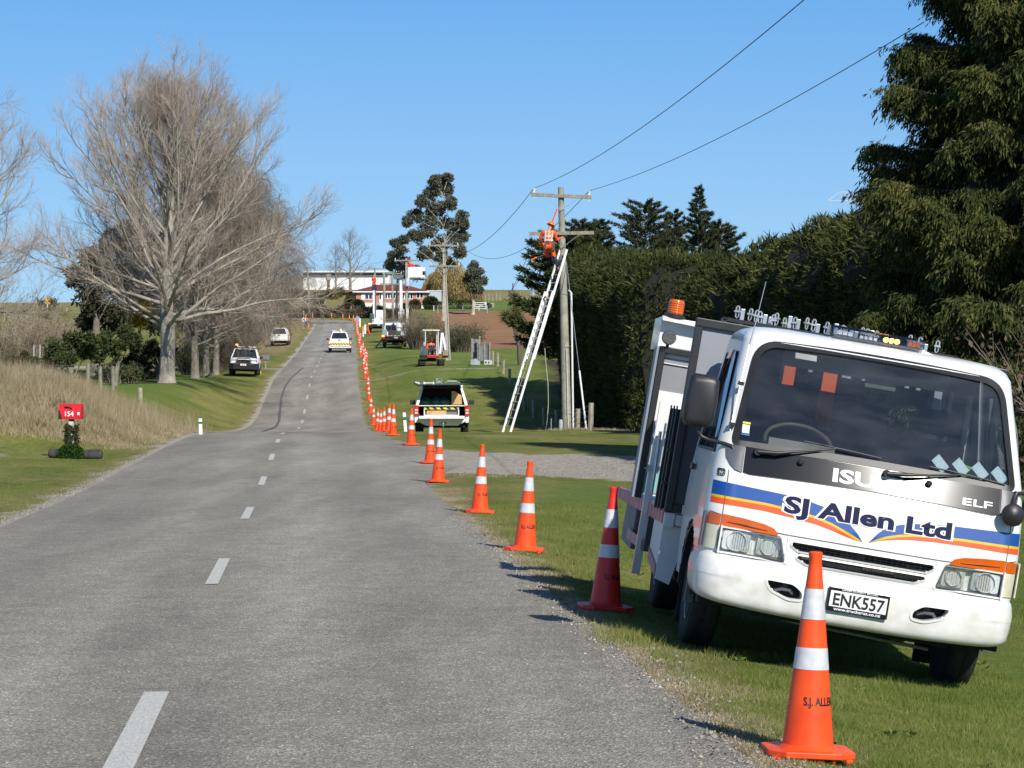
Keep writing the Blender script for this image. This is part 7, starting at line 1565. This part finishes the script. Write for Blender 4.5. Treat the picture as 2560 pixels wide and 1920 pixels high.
mb = MB(); mb.box(bx0, bx1, -1.4, -.5, bz0, bz1); mb.box(bx1, bx1+.28, -1.2, -.8, bz0+.75, bz1-.05); mb.box(bx1, bx1+.25, -1.2, -.8, bz0+.1, bz0+.35); mb.build('work_bucket', WHITE, t3_, bevel=.03)
mb = MB(); mb.box(bx0+.2, bx1-.1, -1.42, -1.40, bz0+.02, bz0+.12); mb.bar((-.1, -.2, zt+.1), (bx1+.3, -.5, bz0-.08), .12, .16); mb.build('upper_boom', GREYP, t3_)
p = t3_.location+Vector((bx0+.38, -.95, bz0+.08)); person('worker in red-orange leaning in the raised white bucket', p, dict(stand, head=(-.22, -.1, 1.55), neck=(-.12, -.05, 1.42), ell=(-.42, -.1, 1.2), hal=(-.5, -.3, 1.5), face=(-1, -.2, 0)), jacket=HIRED, trousers=HIRED, bands=False, scale=1.0)
# stack of cones leaning on the boom truck, markers, sign back
cs = empty('cone_stack', on(924, 282), (R(0), R(-16), 0), 'stack of orange cones leaning on the left of the boom truck', 'cone stack')
for k in range(4):
    mb = MB(); mb.lathe([(.19, .30*k*.5+.02), (.19, .05+.15*k), (.115, .06+.15*k), (.028, .90+.15*k), (.0, .91+.15*k)], 18, cap=False); mb.build('stacked_cone', ORANGEP, cs, smooth=40)
mb = MB(); mb.lathe([(.058, 1.08), (.045, 1.2)], 18, cap=False); mb.build('reflective_collar', WHT, cs)
for px, Z, lab, a in ((913, 285, 'tall white marker board left of the boom truck', 0), (900, 318, 'short white marker post beside the grey diamond sign', 0)):
    mb = MB(); h = 1.15; mb.box(-.10, .10, -.02, .02, 0, h); o = mb.build('marker_board', WHITED, None, bevel=.004); o.location = on(px, Z); tag(o, lab, 'marker post')
hm = empty('hazard_marker', on(908, 272), label='orange and white striped hazard marker standing left of the boom truck', cat='marker post')
mb = MB(); mb.box(-.10, .10, -.02, .02, .62, 1.2); mb.build('striped_panel', M('orange_white_stripe', (.80, .28, .02), .5, var=.1), hm); mb = MB(); mb.box(-.07, .07, -.015, .015, .0, .62); mb.build('post', WHITED, hm)
dm = empty('diamond_sign', on(895, 322), label='back of a grey diamond road sign beside the top of the cone line', cat='road sign')
mb = MB(); mb.prism([(-.42, .95), (0, .53), (.42, .95), (0, 1.37)], 0, .02, axis='y'); mb.build('sign_board', STEEL, dm); mb = MB(); mb.tube([(0, .04, 0), (0, .04, .9)], .02, 6); mb.tube([(-.25, .25, 0), (0, .04, .7), (.25, .25, 0)], .02, 6); mb.build('sign_stand', STEEL, dm)
def diamond(px, Z, lab):
    root = empty('warning_sign', on(px, Z), label=lab, cat='road sign'); om = M('orange_sign_face', (.80, .33, .01), .5, var=.04)
    mb = MB(); mb.box(-.05, .05, -.02, .02, 0, 1.9); mb.build('sign_post', WHITED, root); mb = MB(); mb.prism([(-.47, 2.15), (0, 1.68), (.47, 2.15), (0, 2.62)], -.05, -.03, axis='y'); mb.build('diamond_board', om, root)
    mb = MB(); mb.box(-.38, .38, -.05, -.03, 1.28, 1.6); mb.build('lower_plate', om, root); mb = MB(); mb.tube([(.10, -.06, 1.95), (.06, -.06, 2.1), (-.10, -.06, 2.28)], .035, 6); mb.lathe([(.05, -.065), (.05, -.055)], 10, c=(.1, 0, 2.3), axis='y'); mb.build('symbol', BLACKT, root); return root
diamond(119, 390, 'orange diamond roadworks sign on a white post on the far left hill')
def marker(px, Z, lab, lean=0, h=.95, band=True):
    root = empty('edge_marker_post', on(px, Z), (0, R(lean), 0), lab, 'marker post', 'white edge marker posts'); mb = MB(); mb.box(-.05, .05, -.01, .01, -.1, h); mb.build('post', WHITET, root, bevel=.003)
    if band: mb = MB(); mb.box(-.052, .052, -.014, -.011, h*.66, h*.80); mb.build('green_band', M('green_reflector', (.01, .16, .06), .4, var=0), root)
marker(1015, 81, 'white marker post with a green band left of the open ute', -4.5, .78); marker(502, 69, 'white marker post with a green band in the dry grass on the left', -2, .46)
mb = MB(); mb.box(-.06, .06, -.02, .02, 0, 1.05); o = mb.build('edge_marker_post', WHITET); o.location = on(759.5, 363.5); tag(o, 'white marker post on the bend just above the speed sign', 'marker post', 'white edge marker posts')

# ---------------- letterboxes ----------------
lx = empty('letterbox', on(179, 51.2), (0, 0, R(-4)), 'red letterbox numbered 154 on a white post with ivy', 'letterbox')
RM = M('red_letterbox_paint', (.62, .012, .018), .35, var=.06, scale=5, coat=.4)
mb = MB(); sec_ = [(-.11, .84), (-.12, 1.02), (-.10, 1.10), (-.05, 1.155), (.0, 1.17), (.05, 1.155), (.10, 1.10), (.12, 1.02), (.11, .84)]
mb.loft([[(x, y, z) for y, z in sec_] for x in (-.255, .235)]); mb.build('box_shell', RM, lx, smooth=30)
mb = MB(); mb.add([(-.258, -.122, .845), (-.17, -.1225, .845), (-.232, -.1235, 1.03), (-.258, -.1235, 1.03)], [(0, 1, 2, 3)]); mb.box(-.262, -.256, -.11, .11, .84, 1.03); mb.build('box_door', BLACKP, lx)
mb = MB(); mb.tube([(-.13, -.108, 1.09), (-.10, -.125, 1.105), (-.02, -.125, 1.10), (.02, -.115, 1.075), (.045, -.12, 1.075)], [.012, .014, .015, .02, .016], 8); mb.build('box_handle', BLACKP, lx, smooth=50)
text_obj('number_lettering', '154', .15, WHITET, lx, lambda x, y, z: Vector((-.03+x, -.1235+(.0 if y < .1 else 0)-.002, .905+y)), .003, .95)
mb = MB(); mb.add([(.16, -.1245, .93), (.205, -.1245, .93), (.205, -.1245, .99), (.16, -.1245, .99)], [(0, 1, 2, 3)]); mb.build('small_label', WHITET, lx)
mb = MB(); mb.box(-.055, .055, -.05, .05, -.05, .80); mb.box(-.05, .05, -.045, .045, .80, .84, 1); mb.build('post', [M('flaking_white_paint', (.40, .38, .33), .8, var=.2, scale=14, c2=(.75, .74, .7)), BLACKP], lx)
g = np.random.default_rng(2); n = 900; a = g.uniform(0, 6.28, n); z = g.uniform(.22, .72, n); r = .06+.07*g.random(n); C = np.stack([r*np.cos(a)*1.1, r*np.sin(a), z], 1); iv = leafquads('climbing_ivy', C, np.stack([np.cos(a), np.sin(a), -.3+0*a], 1), .055, .8, leafmat('variegated_ivy', [(.012, .02, .008), (.035, .05, .015), (.09, .10, .04), (.5, .45, .15)]), lx, .6, 2, tri=False)
for px, w, lab in ((146, .42, 'left black half of the cut tyre edging at the red letterbox'), (228, .48, 'right black half of the cut tyre edging at the red letterbox')):
    mb = MB(); rg = []
    for x, rr in ((-w/2, .07), (-w/2+.03, .105), (w/2-.03, .105), (w/2, .075)): rg.append([(x, math.cos(a)*rr, .10+math.sin(a)*rr) for a in np.linspace(0, 2*math.pi, 16, endpoint=False)])
    mb.loft(rg); o = mb.build('cut_tyre', M('weathered_rubber', (.022, .022, .024), .85, var=.5, scale=8, c2=(.075, .068, .062)), None, smooth=40); o.location = on(px, 51.0); tag(o, lab, 'tyre')
g = np.random.default_rng(9); n = 2600; p_, d_ = blobpts((0, 0, .10), (.27, .22, .20), n, g, .6); p_ = p_[p_[:, 2] > -.02]; bu = empty('planter_bush', on(177, 50.9), label='small bright green bush at the foot of the red letterbox', cat='bush'); leafquads('foliage', p_, p_+[0, 0, .05], .045, .8, leafmat('box_leaves', [(.015, .035, .008), (.035, .08, .015), (.07, .14, .025)]), bu, .6, 3, tri=False)
gx = empty('letterbox', on(664, 168), (0, 0, R(10)), 'grey letterbox on a thin post by the left driveway', 'letterbox'); mb = MB(); mb.loft([[(x, y, z) for y, z in ((-.17, .62), (-.17, .82), (0, .95), (.17, .82), (.17, .62))] for x in (-.26, .26)]); mb.build('box_shell', M('grey_letterbox', (.13, .15, .18), .5, var=.1), gx); mb = MB(); mb.box(-.04, .04, -.04, .04, -.1, .62); mb.build('post', TIMB, gx); mb = MB(); mb.box(-.12, .10, -.1, .06, .90, .93); mb.build('red_flag', RM, gx)

# ---------------- buildings ----------------
BRICK = bpy.data.materials.new('pink_brick'); BRICK.use_nodes = True; _n = BRICK.node_tree; _b = _n.nodes.new('ShaderNodeTexBrick'); _b.inputs['Scale'].default_value = 1; _b.inputs['Brick Width'].default_value = .24; _b.inputs['Row Height'].default_value = .085; _b.inputs['Mortar Size'].default_value = .012
_b.inputs['Color1'].default_value = (.42, .13, .085, 1); _b.inputs['Color2'].default_value = (.50, .18, .12, 1); _b.inputs['Mortar'].default_value = (.40, .28, .22, 1); _t = _n.nodes.new('ShaderNodeTexCoord'); _m = _n.nodes.new('ShaderNodeMapping'); _m.inputs['Rotation'].default_value = (R(90), 0, 0); _n.links.new(_t.outputs['Object'], _m.inputs[0]); _n.links.new(_m.outputs[0], _b.inputs['Vector']); _n.links.new(_b.outputs[0], _n.nodes['Principled BSDF'].inputs['Base Color']); _n.nodes['Principled BSDF'].inputs['Roughness'].default_value = .9
hb = W(978, 770, 408); hb.z -= .1; hs = empty('brick_house', hb, (0, 0, R(1)), 'single storey brick house with a red hipped roof on the hill', 'house')
def hx(px): return WX(px, 408)-hb.x
def hz(py): return (W(0, py, 408)-hb).z
xl_, xr_ = hx(890), hx(1067); ze = hz(729); zr_ = hz(709)
mb = MB(); mb.box(xl_, xr_, 0, 8, -.5, hz(757)); mb.build('foundation', WHITED, hs); mb = MB(); mb.box(xl_+.02, xr_-.02, .02, 8, hz(757), ze); mb.box(xl_-1.9, xl_+.02, 2.4, 8, -.3, ze-.1); mb.build('wall', BRICK, hs)
RT = M('dark_red_tiles', (.17, .045, .032), .8, var=.2, scale=9, bump=.6, bscale=30)
o_ = .55; mb = MB(); mb.add([(xl_-o_, -o_, ze), (xr_+o_, -o_, ze), (xr_+o_, 8.5, ze), (xl_-o_, 8.5, ze), (xl_+3.6, 4, zr_), (xr_-3.8, 4, zr_), (xl_-2.6, 1.9, ze-.28), (xl_-2.6, 8.5, ze-.28)], [(0, 1, 5, 4), (1, 2, 5), (2, 3, 4, 5), (0, 4, 3), (0, 3, 2, 1), (6, 0, 4), (6, 4, 7), (4, 3, 7)]); mb.build('roof', RT, hs)
mb = MB(); mb.box(xl_-o_, xr_+o_, -o_-.06, -o_, ze-.16, ze+.03); mb.build('fascia', WHITET, hs)
for a, b_, t_, s_, nn in ((903, 931, 734, 749, 3), (962, 989, 733, 747, 4), (1004, 1032, 731, 748, 4), (1041, 1058, 729, 746, 2)):
    mb = MB(); x0, x1, z1_, z0_ = hx(a), hx(b_), hz(t_), hz(s_); mb.box(x0, x1, -.05, .0, z0_, z1_); wi = mb.build('window', WHITET, hs)
    for k in range(nn):
        w = (x1-x0)/nn
        if nn == 3 and k == 0: continue
        mb = MB(); mb.box(x0+w*k+.08, x0+w*(k+1)-.06, -.07, -.052, z0_+.12, z1_-.10); mb.build('pane', DGLASS, wi)
mb = MB(); mb.box(hx(948), hx(957), -.04, .0, hz(757), hz(731)); mb.build('door', WHITET, hs); mb = MB(); mb.box(hx(949), hx(953), -.06, -.042, hz(748), hz(733)); mb.build('door_glass', DGLASS, hs)
mb = MB(); mb.box(hx(933), hx(950), -1.6, 0, -.4, hz(757)); mb.build('porch', CONC, hs)
mb = MB(); mb.box(xl_-1.2, xl_-.3, 2.35, 2.4, .9, 2.2); mb.build('side_window', DGLASS, hs)
gs = empty('garden_shed', W(1086, 762, 412), label='small pale grey garden shed right of the brick house', cat='shed'); mb = MB(); mb.box(-1.5, 1.2, 0, 2.5, -.4, 2.4); mb.build('wall', M('pale_grey_sheeting', (.42, .46, .50), .6, var=.08), gs); mb = MB(); mb.box(-1.6, 1.3, -.1, 2.6, 2.4, 2.5); mb.build('roof', WHITED, gs)
sb = W(757, 718, 522); sh = empty('white_shed', sb, (0, 0, R(-2)), 'long white farm shed on the hilltop behind the bare trees', 'shed'); wS = 19.0; hS = 3.35
mb = MB(); mb.box(0, wS, 0, 7, -2.5, hS*.78); mb.build('wall', M('white_sheeting', (.74, .74, .73), .6, var=.04), sh); mb = MB(); mb.box(0.02, wS, .03, 7, hS*.78, hS*.95); mb.build('eave_shadow_band', M('painted_eave_shade', (.13, .12, .11), .8, var=.1), sh)  # dark band paints the shade under the eave
mb = MB(); mb.add([(-.3, -1.2, hS*.96), (wS+.2, -1.2, hS*.96), (wS+.2, 8, hS*1.12), (-.3, 8, hS*1.12), (-.3, -1.2, hS*.92), (wS+.2, -1.2, hS*.92), (wS+.2, 8, hS*.95), (-.3, 8, hS*.95)], [(0, 1, 2, 3), (4, 7, 6, 5), (0, 4, 5, 1), (1, 5, 6, 2), (2, 6, 7, 3), (3, 7, 4, 0)]); mb.build('roof', M('grey_iron_roof', (.40, .42, .46), .5, .3, var=.1), sh)
mb = MB(); mb.box(.0, wS, -.06, -.0, hS*1.0, hS*1.06); mb.build('gutter', WHITET, sh)
mb = MB(); mb.box(1.0, 3.0, -.05, -.01, 0, hS*.70); mb.build('roller_door', M('silver_roller_door', (.55, .56, .57), .5, .2, var=.08), sh)
for x in (4.1, 7.2, 10.4, 13.6, 16.5): mb = MB(); mb.box(x, x+.08, -.05, -.01, 0, hS*.78); mb.build('wall_joint', STEEL, sh)
mb = MB(); mb.add([(-.02, 0, -1), (-.02, 7, -1), (-.02, 7, hS), (-.02, 0, hS)], [(0, 1, 2, 3)]); mb.build('end_wall', M('dark_end_wall', (.06, .07, .08), .7, var=.1), sh)
gt = empty('green_tank_shed', W(735, 715, 520), label='low green shed left of the long white shed', cat='shed'); mb = MB(); mb.box(-1.6, 1.8, 0, 3, -1, 1.9); mb.build('wall', M('sage_green_sheeting', (.24, .30, .23), .7, var=.1), gt); mb = MB(); mb.box(-1.7, 1.9, -.1, 3, 1.9, 2.0); mb.build('roof', STEEL, gt)
wt = empty('water_tank', W(821, 716, 508), label='pale round water tank on a wooden stand before the white shed', cat='tank'); mb = MB(); mb.lathe([(.58, 1.3), (.6, 1.35), (.6, 2.55), (.55, 2.62)], 20); mb.build('tank', M('cream_tank', (.46, .46, .38), .6, var=.1), wt, smooth=40); mb = MB(); mb.box(-.3, .3, -.3, .3, -.3, 1.3); mb.build('stand', M('brown_stand', (.20, .12, .08), .8, var=.2), wt)
pf = empty('post_frame', W(709, 713, 515), label='rusty frame on posts at the far left of the sheds', cat='frame'); mb = MB(); [mb.box(x-.07, x+.07, -.1, .1, -1, 2.0) for x in (-.6, .6)]; mb.box(-.7, .7, -.1, .1, 1.9, 2.1); mb.box(-.6, .6, -.1, .1, .8, 1.0); mb.build('timber_frame', M('rusty_brown_timber', (.25, .13, .08), .8, var=.2), pf)

# ---------------- fences and yard ----------------
def fence(name, label, pts, h, sp, mat, wires=3, pr=.07, wm=None, cat='fence', sq=False):
    root = empty(name, pts[0], label=label, cat=cat); L0 = Vector(pts[0]); out = []
    for a, b in zip(pts, pts[1:]):
        a = Vector(a); b = Vector(b); n = max(1, round((b-a).length/sp))
        for k in range(n+(b == Vector(pts[-1]))):
            p = a.lerp(b, k/n); p.z = gB(p.x, p.y); out.append(p)
    for p in out:
        mb = MB(); q = p-L0; hh = h*random.uniform(.93, 1.05); mb.tube([q-Vector((0, 0, .2)), q+Vector((random.uniform(-.03, .03), 0, hh))], pr, 7); mb.build('fence_post', mat, root)
    for w in range(wires):
        mb = MB(); z = h*(.35+.6*w/max(1, wires-1)) if wires > 1 else h*.95; mb.tube([p-L0+Vector((0, -pr, z)) for p in out], .007 if wm is WIREM else .012, 4); mb.build('fence_wire', wm or STEEL, root)
    return root
POSTW = M('grey_post_timber', (.24, .215, .165), .9, var=.25, scale=5, c2=(.38, .35, .28))
fence('timber_fence', 'dark timber fence running beside the hedge to the ladder pole', [on(1232, 158), on(1290, 130), on(1392, 99), on(1476, 77)], .85, 7.5, POSTW, 4, .085, WIREM)
fence('batten_fence', 'pale batten fence climbing the bank left of the far parked ute', [on(606, 196), on(618, 222), on(634, 262), on(657, 326)], 1.2, 4.2, M('pale_green_battens', (.36, .40, .31), .9, var=.15), 4, .05)
fence('paling_fence', 'grey paling fence behind the ute with a bull bar', [on(540, 160), on(592, 164)], 1.25, .28, POSTW, 2, .05)
fence('wire_fence', 'wire fence with short posts behind the bank grass on the left', [on(-20, 88), on(94, 90), on(219, 92), on(283, 96)], 1.0, 2.6, M('pale_lichen_post', (.22, .21, .16), .9, var=.2), 3, .075, WIREM)
mb = MB(); mb.tube([(0, 0, -.1), (-.03, 0, .75)], .085, 8); o = mb.build('fence_post', POSTW); o.location = on(352, 86); tag(o, 'single leaning fence post left of the poplar trunk', 'post')
fence('paddock_fence', 'white post fence between the ploughed field and the green paddock', [Gp(-13, 396), Gp(2, 397), Gp(18, 398)], 1.0, 6.5, WHITED, 3, .07)
fence('house_fence', 'wire netting fence with pale posts around the brick house garden', [Gp(-46, 372), Gp(-26, 385), Gp(-12, 386), Gp(-4, 388)], 1.25, 5.0, M('pale_steel_post', (.45, .45, .42), .6, var=.1), 2, .045)
gt_ = empty('farm_gate', on(1201, 403), label='white timber gate at the right of the long garden hedge', cat='gate'); mb = MB()
for z in (.15, .5, .85, 1.15): mb.box(-.95, .95, -.03, .03, z-.05, z+.05)
for x in (-.95, .95): mb.box(x-.07, x+.07, -.05, .05, -.1, 1.25)
mb.bar((-.95, 0, .1), (.95, 0, 1.1), .06, .08); mb.build('gate_frame', WHITED, gt_)
for px, Z, nm, lab, x0, x1, h, mt in ((1218, 412, 'concrete_trough', 'pale concrete trough on the green paddock below the yards', -1.2, 1.2, .75, CONC), (1322, 400, 'timber_hut', 'small brown timber hut at the right of the paddock', -.9, .9, 1.8, M('brown_boards', (.24, .15, .09), .8, var=.25, scale=8)),
        (1332, 470, 'round_silo', 'dark round silo on the skyline beside the hedge', -.6, .6, 1.2, STEEL)):
    root = empty(nm, on(px, Z), label=lab, cat=nm.split('_')[-1]); mb = MB()
    if nm == 'round_silo': mb.lathe([(.6, 0), (.6, 1.0), (.2, 1.3)], 16); mb.build('shell', mt, root)
    else:
        mb.box(x0, x1, 0, 1.2, -.2, h); mb.build('walls', mt, root); mb = MB()
        if 'hut' in nm: mb.add([(x0-.2, -.3, h+.12), (x1+.2, -.3, h+.02), (x1+.2, 1.4, h+.02), (x0-.2, 1.4, h+.12), (x0-.2, -.3, h), (x1+.2, -.3, h-.1), (x1+.2, 1.4, h-.1), (x0-.2, 1.4, h)], [(0, 1, 2, 3), (4, 7, 6, 5), (0, 4, 5, 1), (1, 5, 6, 2), (2, 6, 7, 3), (3, 7, 4, 0)]); mb.build('roof', STEEL, root)
        else: mb.box(x0+.1, x1-.1, .1, 1.1, h-.02, h+.01); mb.build('water', DARK, root)
fence('yard_rails', 'grey timber stock yard rails on the skyline right of the gum tree', [on(1213, 430), on(1250, 438), on(1300, 445), on(1380, 450)], 1.5, 2.4, POSTW, 4, .09, M('weathered_rail', (.36, .34, .30), .9, var=.15))
ch = empty('chimney_post', on(1282, 470), label='tall dark post on the skyline above the stock yards', cat='post'); mb = MB(); mb.box(-.12, .12, -.12, .12, 0, 2.2); mb.box(-.18, .18, -.18, .18, 2.2, 2.3); mb.build('shaft', M('dark_post', (.10, .085, .08), .8, var=.2), ch); mb = MB(); mb.box(-.9, 1.8, -.5, .5, 0, .45); mb.build('base', M('rust_base', (.24, .12, .09), .8, var=.2), ch)
# tin panels and boxes left of the hedge fence
tp_ = empty('tin_gate_panels', on(1203, 163), label='old corrugated tin and timber gate panels behind the excavator pole', cat='gate'); TIN = M('old_galvanised_tin', (.20, .215, .23), .7, .2, var=.3, scale=6)
for x0, x1, z0, z1, y in ((-.62, -.12, .25, 1.55, .6), (-.28, .22, .05, 1.15, 0), (.24, .56, .1, 1.3, .1)):
    mb = MB(); xs_ = np.linspace(x0, x1, 17); mb.loft([[(x, y+.02*math.sin(i*1.9), z) for i, x in enumerate(xs_)] for z in (z0, z1)], closed=False, cap=False); mb.build('tin_panel', TIN, tp_, smooth=50)
mb = MB()
for x, z in ((-.62, 1.6), (-.1, 1.75), (.24, 1.35), (.58, 1.3)): mb.box(x-.06, x+.06, -.05, .07, -.1, z)
mb.build('timber_upright', M('whitened_timber', (.24, .22, .18), .9, var=.3), tp_)
mb = MB(); mb.prism([(-.33, .02), (.28, .0), (.30, .22), (.05, .40), (-.33, .36)], -.5, .4, axis='y'); o = mb.build('tipped_bin', M('blue_grey_steel_box', (.32, .37, .42), .5, var=.1), None, bevel=.01); o.location = on(1189, 155); tag(o, 'blue grey steel box lying tipped on the grass near the hedge fence', 'box')
mb = MB(); mb.box(-.25, .27, -.2, .2, 0, .30); mb.box(-.2, -.08, -.22, -.2, .08, .22, 1); mb.box(.0, .1, -.22, -.2, .08, .22, 1); o = mb.build('concrete_block', [M('pale_block', (.55, .54, .50), .9, var=.1), GREYP], None, bevel=.01); o.location = on(1220, 157); tag(o, 'pale concrete block at the foot of the tin gate panels', 'block')
# cabbage tree
cb = empty('cabbage_tree', on(1300, 157), label='cabbage tree with spiky heads in front of the ploughed field', cat='tree'); TRK = M('cabbage_trunk', (.10, .08, .065), .9, var=.3, scale=6)
def cz(py): return (W(0, py, 157)-cb.location).z
cx2 = lambda px: WX(px, 157)-cb.location.x
st = [([(0, 0, -.1), (cx2(1297), 0, cz(865)), (cx2(1290), 0, cz(840))], .16, .11), ([(cx2(1290), 0, cz(840)), (cx2(1285), 0, cz(822)), (cx2(1281), .1, cz(808))], .09, .05), ([(cx2(1290), 0, cz(840)), (cx2(1296), 0, cz(822)), (cx2(1298), -.1, cz(806)), (cx2(1293), 0, cz(775)), (cx2(1288), 0, cz(746))], .09, .03), ([(cx2(1281), .1, cz(808)), (cx2(1270), .1, cz(792))], .05, .04), ([(cx2(1284), .1, cz(812)), (cx2(1280), .2, cz(792))], .05, .04)]
mb = MB()
for p, r0, r1 in st: mb.tube(p, [r0+(r1-r0)*i/(len(p)-1) for i in range(len(p))], 8)
mb.build('trunk', TRK, cb, smooth=60)
g = np.random.default_rng(8); C = []; D = []
for px, py, r, n in ((1264, 790, .55, 260), (1281, 795, .5, 240), (1299, 805, .55, 260), (1290, 775, .4, 180), (1286, 742, .38, 180), (1295, 788, .4, 160)):
    c = np.array([cx2(px), 0, cz(py)]); d = g.normal(0, 1, (n, 3))+[0, 0, -.15]; C.append(c+d*0.02); D.append(d)
leafquads('foliage', np.concatenate(C), np.concatenate(D), .62, .075, leafmat('sword_leaves', [(.05, .06, .02), (.12, .13, .05), (.24, .22, .10)]), cb, .15, 5)
# farm cart and swing frame on the left, pylon on the right
ct = empty('farm_cart', on(26, 106), label='rusty red farm cart behind the fence at the far left', cat='cart'); RU = M('rusty_red_boards', (.16, .05, .035), .8, var=.4, scale=6)
mb = MB(); [mb.box(-1.1, .55, -.4, -.34, z, z+.14) for z in (.35, .58, .80)]; mb.box(-1.1, .5, .3, .36, .35, .95); mb.build('cart_boards', RU, ct); mb = MB(); mb.box(-1.1, .5, -.42, .4, .98, 1.02); mb.build('cart_rail', M('pale_rail', (.38, .35, .3), .8, var=.2), ct)
mb = MB(); pts = [(.45+.42*math.cos(a), -.3, .42+.42*math.sin(a)) for a in np.linspace(0, 2*math.pi, 21)]; mb.tube(pts, .04, 6, cap=False); [mb.bar((.45, -.3, .42), (.45+.4*math.cos(a), -.3, .42+.4*math.sin(a)), .03, .03) for a in np.linspace(0, 5.2, 6)]; mb.build('cart_wheel', RU, ct)
sw = empty('goal_frame', on(91, 118), label='slender white garden frame with a green cover behind the left fence', cat='frame'); mb = MB(); mb.tube([(-.16, 0, 0), (-.12, 0, 1.9)], .025, 6); mb.tube([(.16, 0, 0), (.18, 0, 1.9)], .025, 6); mb.build('uprights', M('pale_tube', (.5, .5, .5), .5, var=.1), sw); mb = MB(); mb.cbox((.05, 0, .85), (.35, .3, .1), (0, -.3, 0)); mb.build('green_cover', M('green_plastic', (.02, .38, .16), .5, var=.1), sw)
py_ = empty('transmission_pylon', W(2160, 640, 520)-Vector((0, 0, 12)), label='distant steel pylon arm showing above the near hedge beside the cypress', cat='pylon'); ztop = (W(0, 480, 520)-py_.location).z; mb = MB(); xa = WX(2070, 520)-py_.location.x; xb = WX(2300, 520)-py_.location.x
for z in (ztop, ztop-1.9): mb.bar((xa if z < ztop else xa+2.5, 0, z), (xb, 0, z), .16, .16)
mb.bar((xa, 0, ztop-1.9), (xa+2.5, 0, ztop), .14, .14)
for k in range(9): q = xa+2.5+k*1.6; mb.bar((q, 0, ztop), (q+.8, 0, ztop-1.9), .10, .10); mb.bar((q+.8, 0, ztop-1.9), (q+1.6, 0, ztop), .10, .10)
for s in (-1, 1): mb.bar((s*1.0, 0, ztop-1.9), (s*3, 0, 0), .2, .2)
mb.bar((xa+.6, 0, ztop-1.9), (xa+.6, 0, ztop-4.2), .08, .08); mb.bar((xa+4.6, 0, ztop-1.9), (xa+3.2, 0, ztop-4.2), .08, .08)
mb.build('lattice', M('pale_grey_steel', (.42, .45, .50), .6, var=.05), py_)
